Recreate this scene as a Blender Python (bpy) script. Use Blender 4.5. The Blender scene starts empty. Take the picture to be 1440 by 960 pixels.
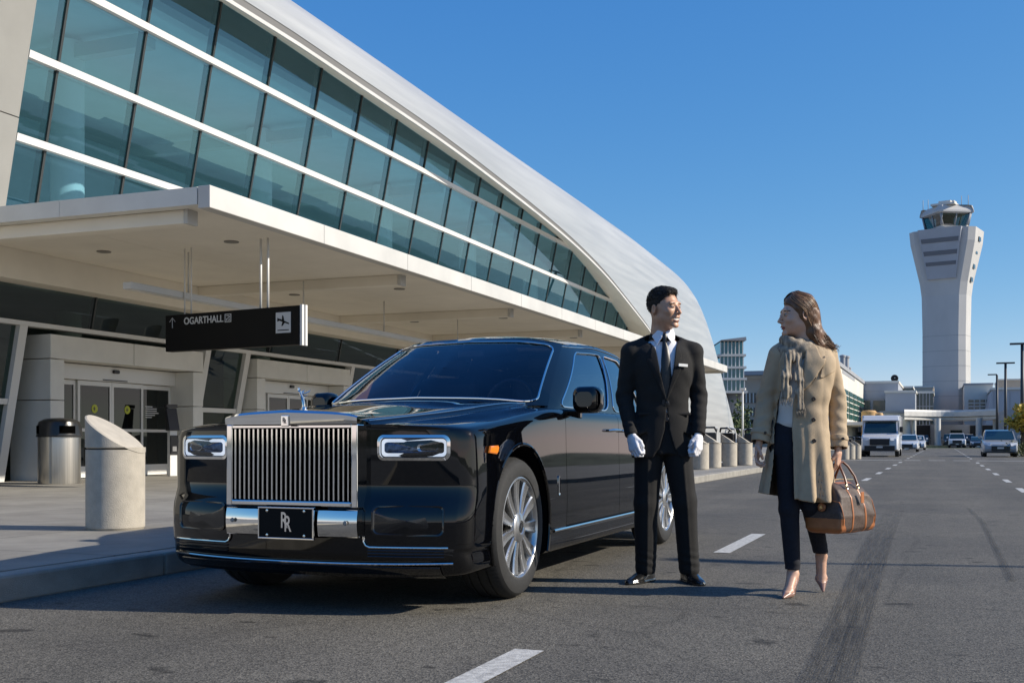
import bpy, bmesh, math, random
import numpy as np
from mathutils import Vector, Matrix
R = math.radians
rnd = random.Random(7)
SC = bpy.context.scene
COL = SC.collection
# ---------------------------------------------------------------- camera
YAW = R(21.2); F = 1560.0; HC = 0.88; HY = 620.0     # focal length and horizon in pixels of a 1440 wide frame
cd = bpy.data.cameras.new('camera'); cam = bpy.data.objects.new('camera', cd); COL.objects.link(cam)
cd.sensor_fit = 'HORIZONTAL'; cd.sensor_width = 36.0; cd.lens = 36.0*F/1440.0
cd.shift_y = (HY-480.0)/1440.0; cd.clip_start = 0.05; cd.clip_end = 6000
cam.location = (0, 0, HC); cam.rotation_euler = (R(90), 0, YAW)
SC.camera = cam
cY, sY = math.cos(YAW), math.sin(YAW)
def W(px, py, Z):                       # survey helper: photo direction + distance -> place in the world
    xc = (px-720.0)/F*Z
    return Vector((xc*cY - Z*sY, xc*sY + Z*cY, HC + (HY-py)/F*Z))
def G(px, py, h=0.0):                   # where a photo direction meets level ground of height h
    return W(px, py, F*(HC-h)/(py-HY))
# ---------------------------------------------------------------- light
SUN_EL = R(30.5); SUN_AZ = math.atan2(0.976, 0.215)   # from +Y towards +X
wd = bpy.data.worlds.new('World'); SC.world = wd; wd.use_nodes = True
nt = wd.node_tree; nt.nodes.clear()
sky = nt.nodes.new('ShaderNodeTexSky'); sky.sky_type = 'NISHITA'; sky.sun_disc = False
sky.sun_elevation = SUN_EL; sky.sun_rotation = SUN_AZ
sky.altitude = 50; sky.air_density = 0.5; sky.dust_density = 0.2; sky.ozone_density = 3.0
hsv = nt.nodes.new('ShaderNodeHueSaturation'); hsv.inputs['Saturation'].default_value = 1.12
bg = nt.nodes.new('ShaderNodeBackground'); bg.inputs['Strength'].default_value = 0.12
wo = nt.nodes.new('ShaderNodeOutputWorld')
nt.links.new(sky.outputs[0], hsv.inputs['Color'])
sp_ = nt.nodes.new('ShaderNodeSeparateColor'); cb_ = nt.nodes.new('ShaderNodeCombineColor'); nt.links.new(hsv.outputs[0], sp_.inputs[0])
for ch_, (k_, g_, mx_) in enumerate(((2.15, 1.12, .80), (1.00, .68, .80), (.745, .30, .80))):      # film-like rendering of the sky colours
    a_ = nt.nodes.new('ShaderNodeMath'); a_.operation = 'MULTIPLY'; a_.inputs[1].default_value = .085
    b_ = nt.nodes.new('ShaderNodeMath'); b_.operation = 'POWER'; b_.inputs[1].default_value = g_
    c_ = nt.nodes.new('ShaderNodeMath'); c_.operation = 'MULTIPLY'; c_.inputs[1].default_value = k_/.12
    d_ = nt.nodes.new('ShaderNodeMath'); d_.operation = 'MINIMUM'; d_.inputs[1].default_value = mx_/.12
    nt.links.new(sp_.outputs[ch_], a_.inputs[0]); nt.links.new(a_.outputs[0], b_.inputs[0]); nt.links.new(b_.outputs[0], c_.inputs[0]); nt.links.new(c_.outputs[0], d_.inputs[0]); nt.links.new(d_.outputs[0], cb_.inputs[ch_])
nt.links.new(cb_.outputs[0], bg.inputs[0]); nt.links.new(bg.outputs[0], wo.inputs[0])
sl = bpy.data.lights.new('sun', 'SUN'); sl.energy = 4.6; sl.angle = R(0.53); sl.color = (1.0, 0.92, 0.79)
so = bpy.data.objects.new('sun', sl); COL.objects.link(so)
sdir = Vector((math.sin(SUN_AZ)*math.cos(SUN_EL), math.cos(SUN_AZ)*math.cos(SUN_EL), math.sin(SUN_EL)))
so.rotation_euler = sdir.to_track_quat('Z', 'Y').to_euler(); so.location = (20, 5, 30)
SC.view_settings.view_transform = 'Standard'; SC.view_settings.look = 'None'
SC.view_settings.exposure = 0.40; SC.view_settings.gamma = 1.0
SC.render.engine = 'CYCLES'; SC.cycles.use_denoising = True; SC.cycles.max_bounces = 8
SC.cycles.transparent_max_bounces = 16; SC.cycles.caustics_reflective = False; SC.cycles.caustics_refractive = False
SC.cycles.sample_clamp_indirect = 6.0

# ---------------------------------------------------------------- materials
MATS = {}
def mat(name, col, rough=0.5, metal=0.0, noise=0.0, nscale=5.0, bump=0.0, bscale=40.0, coat=0.0, spec=None,
        col2=None, stretch=None, emit=None, emit_s=0.0, sheen=0.0, rnoise=0.0, detail=4.0, alpha=None):
    if name in MATS: return MATS[name]
    m = bpy.data.materials.new(name); m.use_nodes = True; MATS[name] = m
    n, l = m.node_tree.nodes, m.node_tree.links
    b = n['Principled BSDF']
    b.inputs['Base Color'].default_value = (*col, 1); b.inputs['Roughness'].default_value = rough
    b.inputs['Metallic'].default_value = metal
    if coat: b.inputs['Coat Weight'].default_value = coat; b.inputs['Coat Roughness'].default_value = 0.02
    if spec is not None: b.inputs['Specular IOR Level'].default_value = spec
    if sheen: b.inputs['Sheen Weight'].default_value = sheen; b.inputs['Sheen Roughness'].default_value = 0.4
    if emit: b.inputs['Emission Color'].default_value = (*emit, 1); b.inputs['Emission Strength'].default_value = emit_s
    if alpha is not None: b.inputs['Alpha'].default_value = alpha
    tc = n.new('ShaderNodeTexCoord'); src = tc.outputs['Object']
    if stretch:
        mp = n.new('ShaderNodeMapping'); mp.inputs['Scale'].default_value = stretch
        l.new(src, mp.inputs[0]); src = mp.outputs[0]
    if noise > 0 or col2 or rnoise:
        t = n.new('ShaderNodeTexNoise'); t.inputs['Scale'].default_value = nscale; t.inputs['Detail'].default_value = detail
        t.inputs['Roughness'].default_value = 0.6
        l.new(src, t.inputs['Vector'])
        if col2 or noise:
            r = n.new('ShaderNodeValToRGB')
            c1 = col; c2 = col2 if col2 else tuple(min(1, c*(1+noise)) for c in col)
            if not col2: c1 = tuple(c*(1-noise) for c in col)
            r.color_ramp.elements[0].position = 0.3; r.color_ramp.elements[1].position = 0.7
            r.color_ramp.elements[0].color = (*c1, 1); r.color_ramp.elements[1].color = (*c2, 1)
            l.new(t.outputs[0], r.inputs[0]); l.new(r.outputs[0], b.inputs['Base Color'])
        if rnoise:
            mr = n.new('ShaderNodeMapRange'); mr.inputs['To Min'].default_value = max(0, rough-rnoise); mr.inputs['To Max'].default_value = rough+rnoise
            l.new(t.outputs[0], mr.inputs[0]); l.new(mr.outputs[0], b.inputs['Roughness'])
    if bump:
        t2 = n.new('ShaderNodeTexNoise'); t2.inputs['Scale'].default_value = bscale; t2.inputs['Detail'].default_value = 3
        l.new(src, t2.inputs['Vector'])
        bp = n.new('ShaderNodeBump'); bp.inputs['Strength'].default_value = bump; bp.inputs['Distance'].default_value = 0.01
        l.new(t2.outputs[0], bp.inputs['Height']); l.new(bp.outputs[0], b.inputs['Normal'])
    return m

def glass_mat(name, tint, f0=0.1, refl=(1, 1, 1), rough=0.0, matte=0.0, dcol=(.3, .35, .36)):
    """thin sheet of tinted glass: coloured see-through plus a fresnel mirror"""
    if name in MATS: return MATS[name]
    m = bpy.data.materials.new(name); m.use_nodes = True; MATS[name] = m
    n, l = m.node_tree.nodes, m.node_tree.links; n.clear()
    o = n.new('ShaderNodeOutputMaterial'); tr = n.new('ShaderNodeBsdfTransparent'); gl = n.new('ShaderNodeBsdfGlossy')
    tr.inputs[0].default_value = (*tint, 1); gl.inputs[0].default_value = (*refl, 1); gl.inputs['Roughness'].default_value = rough
    ge = n.new('ShaderNodeNewGeometry'); dt = n.new('ShaderNodeVectorMath'); dt.operation = 'DOT_PRODUCT'; l.new(ge.outputs['Incoming'], dt.inputs[0]); l.new(ge.outputs['Normal'], dt.inputs[1])
    ab = n.new('ShaderNodeMath'); ab.operation = 'ABSOLUTE'; l.new(dt.outputs['Value'], ab.inputs[0])
    om = n.new('ShaderNodeMath'); om.operation = 'SUBTRACT'; om.inputs[0].default_value = 1.0; l.new(ab.outputs[0], om.inputs[1])
    pw = n.new('ShaderNodeMath'); pw.operation = 'POWER'; pw.inputs[1].default_value = 5.0; l.new(om.outputs[0], pw.inputs[0])
    lw = n.new('ShaderNodeMath'); lw.operation = 'MULTIPLY_ADD'; lw.inputs[1].default_value = 1-f0; lw.inputs[2].default_value = f0; l.new(pw.outputs[0], lw.inputs[0])   # same from both sides of the sheet
    mx = n.new('ShaderNodeMixShader'); l.new(lw.outputs[0], mx.inputs[0]); l.new(tr.outputs[0], mx.inputs[1]); l.new(gl.outputs[0], mx.inputs[2])
    last = mx
    if matte:
        df = n.new('ShaderNodeBsdfDiffuse'); df.inputs[0].default_value = (*dcol, 1)
        m2 = n.new('ShaderNodeMixShader'); m2.inputs[0].default_value = matte
        l.new(mx.outputs[0], m2.inputs[1]); l.new(df.outputs[0], m2.inputs[2]); last = m2
    l.new(last.outputs[0], o.inputs[0])
    return m

# ---------------------------------------------------------------- objects and meshes
def tag(o, label=None, cat=None, group=None, kind=None):
    if label: o['label'] = label
    if cat: o['category'] = cat
    if group: o['group'] = group
    if kind: o['kind'] = kind
    return o
def empty(name, loc=(0, 0, 0), rz=0.0, label=None, cat=None, group=None):
    o = bpy.data.objects.new(name, None); COL.objects.link(o); o.empty_display_size = 0.3
    o.location = loc; o.rotation_euler = (0, 0, rz)
    return tag(o, label, cat, group)
def kids(o): return [c for c in bpy.data.objects if c.parent == o]
def copy_tree(o, parent=None):
    c = o.copy(); COL.objects.link(c)
    if parent: c.parent = parent
    for ch in kids(o): copy_tree(ch, c)
    return c

class MB:
    def __init__(s): s.v = []; s.f = []; s.s = []; s.mi = []; s.cur = 0
    def add(s, vs, fs, smooth=False, M=None):
        n = len(s.v)
        if M is not None: vs = [M @ Vector(p) for p in vs]
        s.v.extend([tuple(p) for p in vs])
        for f in fs: s.f.append([i+n for i in f]); s.s.append(smooth); s.mi.append(s.cur)
        return s
    def box(s, x0, x1, y0, y1, z0, z1, M=None):
        vs = [(x0,y0,z0),(x1,y0,z0),(x1,y1,z0),(x0,y1,z0),(x0,y0,z1),(x1,y0,z1),(x1,y1,z1),(x0,y1,z1)]
        return s.add(vs, [(0,3,2,1),(4,5,6,7),(0,1,5,4),(1,2,6,5),(2,3,7,6),(3,0,4,7)], M=M)
    def cbox(s, c, d, M=None):
        return s.box(c[0]-d[0]/2, c[0]+d[0]/2, c[1]-d[1]/2, c[1]+d[1]/2, c[2]-d[2]/2, c[2]+d[2]/2, M=M)
    def hexa(s, p):   # 8 corners ordered like box
        return s.add(p, [(0,3,2,1),(4,5,6,7),(0,1,5,4),(1,2,6,5),(2,3,7,6),(3,0,4,7)])
    def grid(s, rows, closed=False, smooth=True, cap=False, M=None):
        nr, nc = len(rows), len(rows[0]); vs = [p for r in rows for p in r]; fs = []
        for i in range(nr-1):
            for j in range(nc if closed else nc-1):
                k = (j+1) % nc; fs.append((i*nc+j, i*nc+k, (i+1)*nc+k, (i+1)*nc+j))
        s.add(vs, fs, smooth, M)
        if cap:
            n = len(s.v)-len(vs)
            s.f.append([n+j for j in range(nc)][::-1]); s.s.append(False); s.mi.append(s.cur)
            s.f.append([n+(nr-1)*nc+j for j in range(nc)]); s.s.append(False); s.mi.append(s.cur)
        return s
    def tube(s, pts, r, seg=10, cap=True, M=None, flat=1.0):
        pts = [Vector(p) for p in pts]; rs = r if isinstance(r, (list, tuple)) else [r]*len(pts)
        rows = []; up = None
        for i, p in enumerate(pts):
            t = (pts[min(i+1, len(pts)-1)]-pts[max(i-1, 0)]).normalized()
            if up is None: up = Vector((0,0,1)) if abs(t.z) < .9 else Vector((1,0,0))
            a = t.cross(up).normalized(); b = a.cross(t).normalized(); up = b
            rows.append([p + a*math.cos(q)*rs[i] + b*math.sin(q)*rs[i]*flat for q in [2*math.pi*k/seg for k in range(seg)]])
        return s.grid(rows, True, True, cap, M)
    def lathe(s, prof, seg=32, M=None, smooth=True, cap=False):  # prof: (r, z) around Z
        rows = [[(r*math.cos(2*math.pi*k/seg), r*math.sin(2*math.pi*k/seg), z) for k in range(seg)] for r, z in prof]
        return s.grid(rows, True, smooth, cap, M)
    def poly(s, pts, M=None): return s.add(pts, [list(range(len(pts)))], M=M)
    def prism(s, pts, d, M=None):   # planar polygon extruded by vector d
        n = len(pts); d = Vector(d); p2 = [Vector(p)+d for p in pts]
        fs = [list(range(n))[::-1], list(range(n, 2*n))]+[(i, (i+1) % n, n+(i+1) % n, n+i) for i in range(n)]
        return s.add(list(pts)+p2, fs, M=M)
    def build(s, name, m, parent=None, label=None, cat=None, group=None, kind=None, sharp=35, recalc=True, bevel=0.0, loc=None, wn=False):
        me = bpy.data.meshes.new(name); me.from_pydata(s.v, [], s.f)
        for a in (m if isinstance(m, (list, tuple)) else [m]): me.materials.append(a)
        me.polygons.foreach_set('use_smooth', s.s); me.polygons.foreach_set('material_index', s.mi)
        if recalc or sharp:
            bm = bmesh.new(); bm.from_mesh(me)
            if recalc: bmesh.ops.recalc_face_normals(bm, faces=bm.faces)
            if sharp:
                for e in bm.edges:
                    if len(e.link_faces) == 2 and e.calc_face_angle(0) > R(sharp): e.smooth = False
            bm.to_mesh(me); bm.free()
        o = bpy.data.objects.new(name, me); COL.objects.link(o)
        if parent: o.parent = parent
        if loc: o.location = loc
        if bevel:
            b = o.modifiers.new('bevel', 'BEVEL'); b.width = bevel; b.segments = 2; b.limit_method = 'ANGLE'; b.angle_limit = R(40); b.harden_normals = False
        if wn: o.modifiers.new('wn', 'WEIGHTED_NORMAL')
        return tag(o, label, cat, group, kind)

def text_mesh(txt, size, M, name, m, parent, depth=0.002, bold=0.0, sx=1.0):
    c = bpy.data.curves.new(name, 'FONT'); c.body = txt; c.size = size; c.extrude = depth; c.offset = bold
    c.align_x = 'CENTER'; c.align_y = 'CENTER'
    o = bpy.data.objects.new(name, c); COL.objects.link(o); bpy.context.view_layer.update()
    dg = bpy.context.evaluated_depsgraph_get(); me = bpy.data.meshes.new_from_object(o.evaluated_get(dg)); bpy.data.objects.remove(o)
    me.transform(M @ Matrix.Diagonal((sx, 1, 1, 1))); me.materials.clear(); me.materials.append(m); me.name = name
    ob = bpy.data.objects.new(name, me); COL.objects.link(ob)
    if parent: ob.parent = parent
    return ob
def frame_m(o, x, y, z):   # matrix from axes
    x, y, z = Vector(x).normalized(), Vector(y).normalized(), Vector(z).normalized()
    return Matrix(((x.x,y.x,z.x,o[0]),(x.y,y.y,z.y,o[1]),(x.z,y.z,z.z,o[2]),(0,0,0,1)))
def spl(xs, ys, q):        # smooth monotone-ish interpolation (Catmull-Rom on a table)
    xs = list(xs)
    if q <= xs[0]: return ys[0]
    if q >= xs[-1]: return ys[-1]
    i = max(k for k in range(len(xs)-1) if xs[k] <= q)
    h = xs[i+1]-xs[i]; t = (q-xs[i])/h
    d = lambda k: (ys[min(k+1, len(xs)-1)]-ys[max(k-1, 0)])/(xs[min(k+1, len(xs)-1)]-xs[max(k-1, 0)])
    def lim(k):
        if k == 0 or k == len(xs)-1: return d(k)
        a = (ys[k]-ys[k-1])/(xs[k]-xs[k-1]); b = (ys[k+1]-ys[k])/(xs[k+1]-xs[k])
        if a*b <= 0: return 0.0
        return 2*a*b/(a+b)
    m0, m1 = lim(i)*h, lim(i+1)*h
    return (2*t**3-3*t**2+1)*ys[i]+(t**3-2*t**2+t)*m0+(-2*t**3+3*t**2)*ys[i+1]+(t**3-t**2)*m1
# ================================================================ surfaces of the setting
def asphalt():
    m = bpy.data.materials.new('asphalt'); m.use_nodes = True; n, l = m.node_tree.nodes, m.node_tree.links
    b = n['Principled BSDF']; b.inputs['Roughness'].default_value = 0.8; b.inputs['Specular IOR Level'].default_value = 0.35
    tc = n.new('ShaderNodeTexCoord')
    def noise(s, d=4, r=.6, st=None):
        t = n.new('ShaderNodeTexNoise'); t.inputs['Scale'].default_value = s; t.inputs['Detail'].default_value = d; t.inputs['Roughness'].default_value = r
        if st:
            mp = n.new('ShaderNodeMapping'); mp.inputs['Scale'].default_value = st; l.new(tc.outputs['Object'], mp.inputs[0]); l.new(mp.outputs[0], t.inputs['Vector'])
        else: l.new(tc.outputs['Object'], t.inputs['Vector'])
        return t
    def ramp(src, p0, p1, c0, c1):
        r = n.new('ShaderNodeValToRGB'); e = r.color_ramp.elements; e[0].position, e[1].position = p0, p1
        e[0].color, e[1].color = (*c0, 1), (*c1, 1); l.new(src, r.inputs[0]); return r
    def mul(a, c, f=1.0):
        x = n.new('ShaderNodeMixRGB'); x.blend_type = 'MULTIPLY'; x.inputs[0].default_value = f
        l.new(a, x.inputs[1]); l.new(c, x.inputs[2]); return x.outputs[0]
    vo = n.new('ShaderNodeTexVoronoi'); vo.inputs['Scale'].default_value = 135; l.new(tc.outputs['Object'], vo.inputs['Vector'])
    sp = ramp(vo.outputs['Color'], .1, .95, (.036, .0342, .030), (.205, .192, .166))
    big = ramp(noise(.55, 5, .65).outputs[0], .3, .7, (.72, .72, .73), (1.12, 1.1, 1.06))
    lane = ramp(noise(1.1, 3, .5, (1, .06, 1)).outputs[0], .3, .75, (.80, .80, .80), (1.15, 1.14, 1.12))
    stain = ramp(noise(3.1, 3, .55, (1, 1.6, 1)).outputs[0], .635, .70, (1, 1, 1), (.38, .38, .38))
    crack = n.new('ShaderNodeTexVoronoi'); crack.feature = 'DISTANCE_TO_EDGE'; crack.inputs['Scale'].default_value = .33
    nz = noise(1.7, 4, .6); mx = n.new('ShaderNodeMixRGB'); mx.inputs[0].default_value = .18
    l.new(tc.outputs['Object'], mx.inputs[1]); l.new(nz.outputs['Color'], mx.inputs[2]); l.new(mx.outputs[0], crack.inputs['Vector'])
    cr = ramp(crack.outputs['Distance'], .001, .006, (.68, .68, .68), (1, 1, 1))
    c = mul(mul(mul(mul(sp.outputs[0], big.outputs[0]), lane.outputs[0]), stain.outputs[0]), cr.outputs[0], .7)
    l.new(c, b.inputs['Base Color'])
    bp = n.new('ShaderNodeBump'); bp.inputs['Strength'].default_value = .55; bp.inputs['Distance'].default_value = .004
    l.new(vo.outputs['Distance'], bp.inputs['Height']); l.new(bp.outputs[0], b.inputs['Normal'])
    return m
def paving():
    m = bpy.data.materials.new('paving'); m.use_nodes = True; n, l = m.node_tree.nodes, m.node_tree.links
    b = n['Principled BSDF']; b.inputs['Roughness'].default_value = 0.75
    tc = n.new('ShaderNodeTexCoord')
    br = n.new('ShaderNodeTexBrick'); br.offset = 0; br.inputs['Scale'].default_value = 1; br.inputs['Brick Width'].default_value = 2.2; br.inputs['Row Height'].default_value = 1.9
    br.inputs['Mortar Size'].default_value = .008; br.inputs['Color1'].default_value = (.25, .235, .21, 1); br.inputs['Color2'].default_value = (.285, .27, .24, 1); br.inputs['Mortar'].default_value = (.09, .085, .078, 1)
    l.new(tc.outputs['Object'], br.inputs['Vector'])
    t = n.new('ShaderNodeTexNoise'); t.inputs['Scale'].default_value = 1.3; t.inputs['Detail'].default_value = 8; t.inputs['Roughness'].default_value = .7; l.new(tc.outputs['Object'], t.inputs['Vector'])
    r = n.new('ShaderNodeValToRGB'); r.color_ramp.elements[0].position = .3; r.color_ramp.elements[1].position = .7
    r.color_ramp.elements[0].color = (.66, .65, .64, 1); r.color_ramp.elements[1].color = (1.1, 1.1, 1.08, 1); l.new(t.outputs[0], r.inputs[0])
    x = n.new('ShaderNodeMixRGB'); x.blend_type = 'MULTIPLY'; x.inputs[0].default_value = 1; l.new(br.outputs[0], x.inputs[1]); l.new(r.outputs[0], x.inputs[2])
    l.new(x.outputs[0], b.inputs['Base Color'])
    t2 = n.new('ShaderNodeTexNoise'); t2.inputs['Scale'].default_value = 160; l.new(tc.outputs['Object'], t2.inputs['Vector'])
    bp = n.new('ShaderNodeBump'); bp.inputs['Strength'].default_value = .3; bp.inputs['Distance'].default_value = .003; l.new(t2.outputs[0], bp.inputs['Height']); l.new(bp.outputs[0], b.inputs['Normal'])
    return m
M_ASPH = asphalt(); M_PAVE = paving()
M_KERB = mat('kerb_concrete', (.27, .255, .225), .8, noise=.2, nscale=4, bump=.3, bscale=150)
M_PAINT = mat('road_paint', (.62, .61, .57), .6, col2=(.30, .29, .27), nscale=26, bump=.3, bscale=150, detail=8)
M_GROUND = mat('far_ground', (.30, .29, .26), .95, noise=.4, nscale=.1)
KX = -4.78
MB().box(-1500, 1500, -400, 2500, -1.0, -.06).build('ground', M_GROUND, kind='structure')
MB().add([(-40,-60,0),(60,-60,0),(60,260,0),(-40,260,0)], [(0,1,2,3)]).build('road', M_ASPH, kind='structure')
sw = MB(); sw.box(-62, KX-.16, -30, 56, -.02, .15); sw.build('pavement', M_PAVE, kind='structure')
kb = MB(); y = -30
while y < 56:
    kb.box(KX-.155, KX, y+.006, y+2.99, -.01, .148); y += 3
kb.build('kerb', M_KERB, kind='structure', bevel=.018)
MB().box(8, 60, -55, 29.9, -.02, .14).build('verge', M_PAVE, kind='structure')  # off-frame pale paving added to lighten what the terminal glass reflects
MB().box(5.3, 60, 30, 260, -.02, .14).build('verge', M_PAVE, kind='structure')
MB().box(-40, -10, 60, 200, -.02, .145).build('far_pavement', M_PAVE, kind='structure')
# painted markings (sheets 4 mm above the asphalt)
for yc in (3.43, 9.68, 15.3, 20.9, 26.7, 32.1, 37.6, 43.1, 48.6):
    MB().add([(-1.685,yc-.95,.004),(-1.555,yc-.95,.004),(-1.555,yc+.95,.004),(-1.685,yc+.95,.004)], [(0,1,2,3)]).build('lane_dash', M_PAINT, kind='structure')
for yc in (15.5, 21.8, 26.8, 32.2, 37.6, 43.1, 48.6):
    MB().add([(1.27,yc-.95,.004),(1.39,yc-.95,.004),(1.39,yc+.95,.004),(1.27,yc+.95,.004)], [(0,1,2,3)]).build('lane_dash', M_PAINT, kind='structure')
def sheet(name, x0, x1, y0, y1, m=None, z=.004, kind='structure'):
    return MB().add([(x0,y0,z),(x1,y0,z),(x1,y1,z),(x0,y1,z)], [(0,1,2,3)]).build(name, m or M_PAINT, kind=kind)
sheet('stop_line', KX+.2, -1.72, 53.6, 54.2); sheet('stop_line', 1.45, 5.0, 53.6, 54.2)
for a in (-1.35, -.3, .75): sheet('crossing_dash', a-.28, a+.42, 53.6, 54.2)
for yc in range(60, 150, 6):
    sheet('lane_dash', -1.68, -1.56, yc-1, yc+1); sheet('lane_dash', 1.27, 1.39, yc-1, yc+1)
# tyre marks
M_SKID = bpy.data.materials.new('rubber_marks'); M_SKID.use_nodes = True
n_, l_ = M_SKID.node_tree.nodes, M_SKID.node_tree.links
b_ = n_['Principled BSDF']; b_.inputs['Base Color'].default_value = (.030, .030, .030, 1); b_.inputs['Roughness'].default_value = .75
uv_ = n_.new('ShaderNodeUVMap'); mp_ = n_.new('ShaderNodeMapping'); mp_.inputs['Scale'].default_value = (9, .8, 1)
tn_ = n_.new('ShaderNodeTexNoise'); tn_.inputs['Scale'].default_value = 2.0; tn_.inputs['Detail'].default_value = 6
rp_ = n_.new('ShaderNodeValToRGB'); rp_.color_ramp.elements[0].position = .38; rp_.color_ramp.elements[1].position = .66
rp_.color_ramp.elements[0].color = (.0, .0, .0, 1); rp_.color_ramp.elements[1].color = (.66, .66, .66, 1)
sx_ = n_.new('ShaderNodeSeparateXYZ'); ed_ = n_.new('ShaderNodeValToRGB')
for p_, c_ in ((.12, .9), (.88, .9), (1.0, 0)): 
    e_ = ed_.color_ramp.elements.new(p_); e_.color = (c_, c_, c_, 1)
ed_.color_ramp.elements[0].color = (0, 0, 0, 1)
fd_ = n_.new('ShaderNodeValToRGB'); fd_.color_ramp.elements[0].color = (1, 1, 1, 1); fd_.color_ramp.elements[0].position = .35
fd_.color_ramp.elements[1].color = (0, 0, 0, 1); fd_.color_ramp.elements[1].position = 1.0
mm_ = n_.new('ShaderNodeMath'); mm_.operation = 'MULTIPLY'; m2_ = n_.new('ShaderNodeMath'); m2_.operation = 'MULTIPLY'
l_.new(uv_.outputs[0], mp_.inputs[0]); l_.new(mp_.outputs[0], tn_.inputs['Vector']); l_.new(tn_.outputs[0], rp_.inputs[0])
l_.new(uv_.outputs[0], sx_.inputs[0]); l_.new(sx_.outputs[0], ed_.inputs[0])
dv_ = n_.new('ShaderNodeMath'); dv_.operation = 'DIVIDE'; dv_.inputs[1].default_value = 12.0; l_.new(sx_.outputs[1], dv_.inputs[0]); l_.new(dv_.outputs[0], fd_.inputs[0])
l_.new(rp_.outputs[0], mm_.inputs[0]); l_.new(ed_.outputs[0], mm_.inputs[1]); l_.new(mm_.outputs[0], m2_.inputs[0]); l_.new(fd_.outputs[0], m2_.inputs[1]); l_.new(m2_.outputs[0], b_.inputs['Alpha'])
def skid(pts, w, name='tyre_mark'):
    pts = [G(*p) for p in pts]; ys = [p.y for p in pts]; n = 60; vs = []; uv = []; L = 0
    for i in range(n+1):
        y = ys[0]-1.2+(ys[-1]-ys[0]+1.2)*i/n; x = spl(ys, [p.x for p in pts], y)
        vs += [(x-w/2, y, .008), (x+w/2, y, .008)]; uv += [(0, y-ys[0]), (1, y-ys[0])]
    fs = [(2*i, 2*i+1, 2*i+3, 2*i+2) for i in range(n)]
    o = MB().add(vs, fs).build(name, M_SKID, kind='structure', recalc=False, sharp=0)
    u = o.data.uv_layers.new(name='UVMap')
    for lp in o.data.loops: u.data[lp.index].uv = uv[lp.vertex_index]
    return o
skid([(1148,955),(1178,885),(1210,800),(1232,750),(1255,712),(1270,690)], .13)
skid([(1186,955),(1207,885),(1234,800),(1251,750),(1268,712),(1280,690)], .10)
skid([(1410,790),(1385,740),(1362,715)], .05)
# joint sealed with tar across the lanes
# off-frame hills added as a dark band for car paint and glass to reflect
hb = MB(); rr = random.Random(3)
for k in range(3):
    rows = []; d0 = 130+90*k
    for i in range(61):
        a = R(-70)+R(225)*(-i/60.0)+R(75)   # from behind-left round to the right
        h = (.9+.8*k)*(.7+.5*math.sin(i*.7+k)+.25*math.sin(i*1.9+2*k)+.15*rr.random())
        if a > R(-6): h *= .05
        dx, dy = -math.sin(a), math.cos(a)
        rows.append([(dx*d0, dy*d0, -1), (dx*(d0+14), dy*(d0+14), h*.75), (dx*(d0+34), dy*(d0+34), h), (dx*(d0+80), dy*(d0+80), -1)])
    hb.grid(rows)
hb.build('reflection_hills', mat('reflection_green', (.09, .10, .065), .95, noise=.5, nscale=.15), kind='structure')

# ================================================================ terminal building
M_WHITE = mat('white_cladding', (.56, .55, .52), .45, noise=.09, nscale=.9, rnoise=.08)
M_PANEL = mat('stone_panel', (.72, .705, .65), .55, noise=.07, nscale=1.5)
M_SOFF = mat('soffit', (.84, .785, .68), .7, noise=.07, nscale=.6)
M_FRAME = mat('white_aluminium', (.70, .69, .66), .35, metal=.0)
M_DARKF = mat('dark_gasket', (.03, .035, .035), .5)
M_ROOF = mat('roof_metal', (.47, .47, .455), .38, metal=.35, noise=.10, nscale=1.2, stretch=(1, .12, 3.0), rnoise=.08, bump=.06, bscale=3)
M_GREY = mat('grey_trim', (.27, .26, .25), .45, metal=.4, noise=.1, nscale=1, stretch=(1, .1, 1))
M_GLASS = glass_mat('curtain_glass', (.52, .76, .86), .18, (.48, .82, 1.0), matte=.08, dcol=(.08, .30, .40))  # matte blue mixed into the pane colour to brighten it
M_GLOW = glass_mat('ground_glass', (.26, .36, .31), .06, (.9, 1, 1), matte=.03)
M_CONC = mat('cast_concrete', (.42, .38, .315), .85, noise=.13, nscale=9, bump=.35, bscale=120, detail=8)
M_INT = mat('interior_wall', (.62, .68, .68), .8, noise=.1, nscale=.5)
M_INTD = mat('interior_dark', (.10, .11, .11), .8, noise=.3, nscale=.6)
M_BLACK = mat('black_plastic', (.012, .012, .013), .35)
gx = lambda z: -15.8+.2*z
T = empty('terminal_building', (-15.8, 15, .15), 0, 'long airport terminal with leaning blue glass wall under a sweeping pale curved roof', 'building')
T.location = (0, 0, 0)
GT = ([5, 19.07, 24.77, 29.21, 31.9, 35.13, 39.0, 42.56, 46.01, 47.98, 51.35, 54.72, 58], [9.95, 9.92, 9.75, 9.58, 9.47, 9.31, 9.05, 8.76, 8.42, 8.2, 7.68, 6.95, 5.9])
GR = ([-5, 20, 23.06, 27.1, 32.5, 38.43, 43.12, 48.95, 51.73, 55, 58.5, 61, 62.6], [9.55, 9.50, 9.42, 9.30, 8.98, 8.50, 7.90, 6.72, 6.05, 4.9, 3.2, 1.4, .1])
SI = ([-5, 21.7, 35.3, 49, 58.5, 63, 67.2, 71, 73.07, 75.08, 76.9, 78.0, 78.3], [11.0, 10.95, 10.85, 10.75, 10.5, 10.3, 9.85, 9.1, 8.45, 7.2, 5.6, 2.5, 0.0])
ztop = lambda y: spl(*GT, y)
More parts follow.
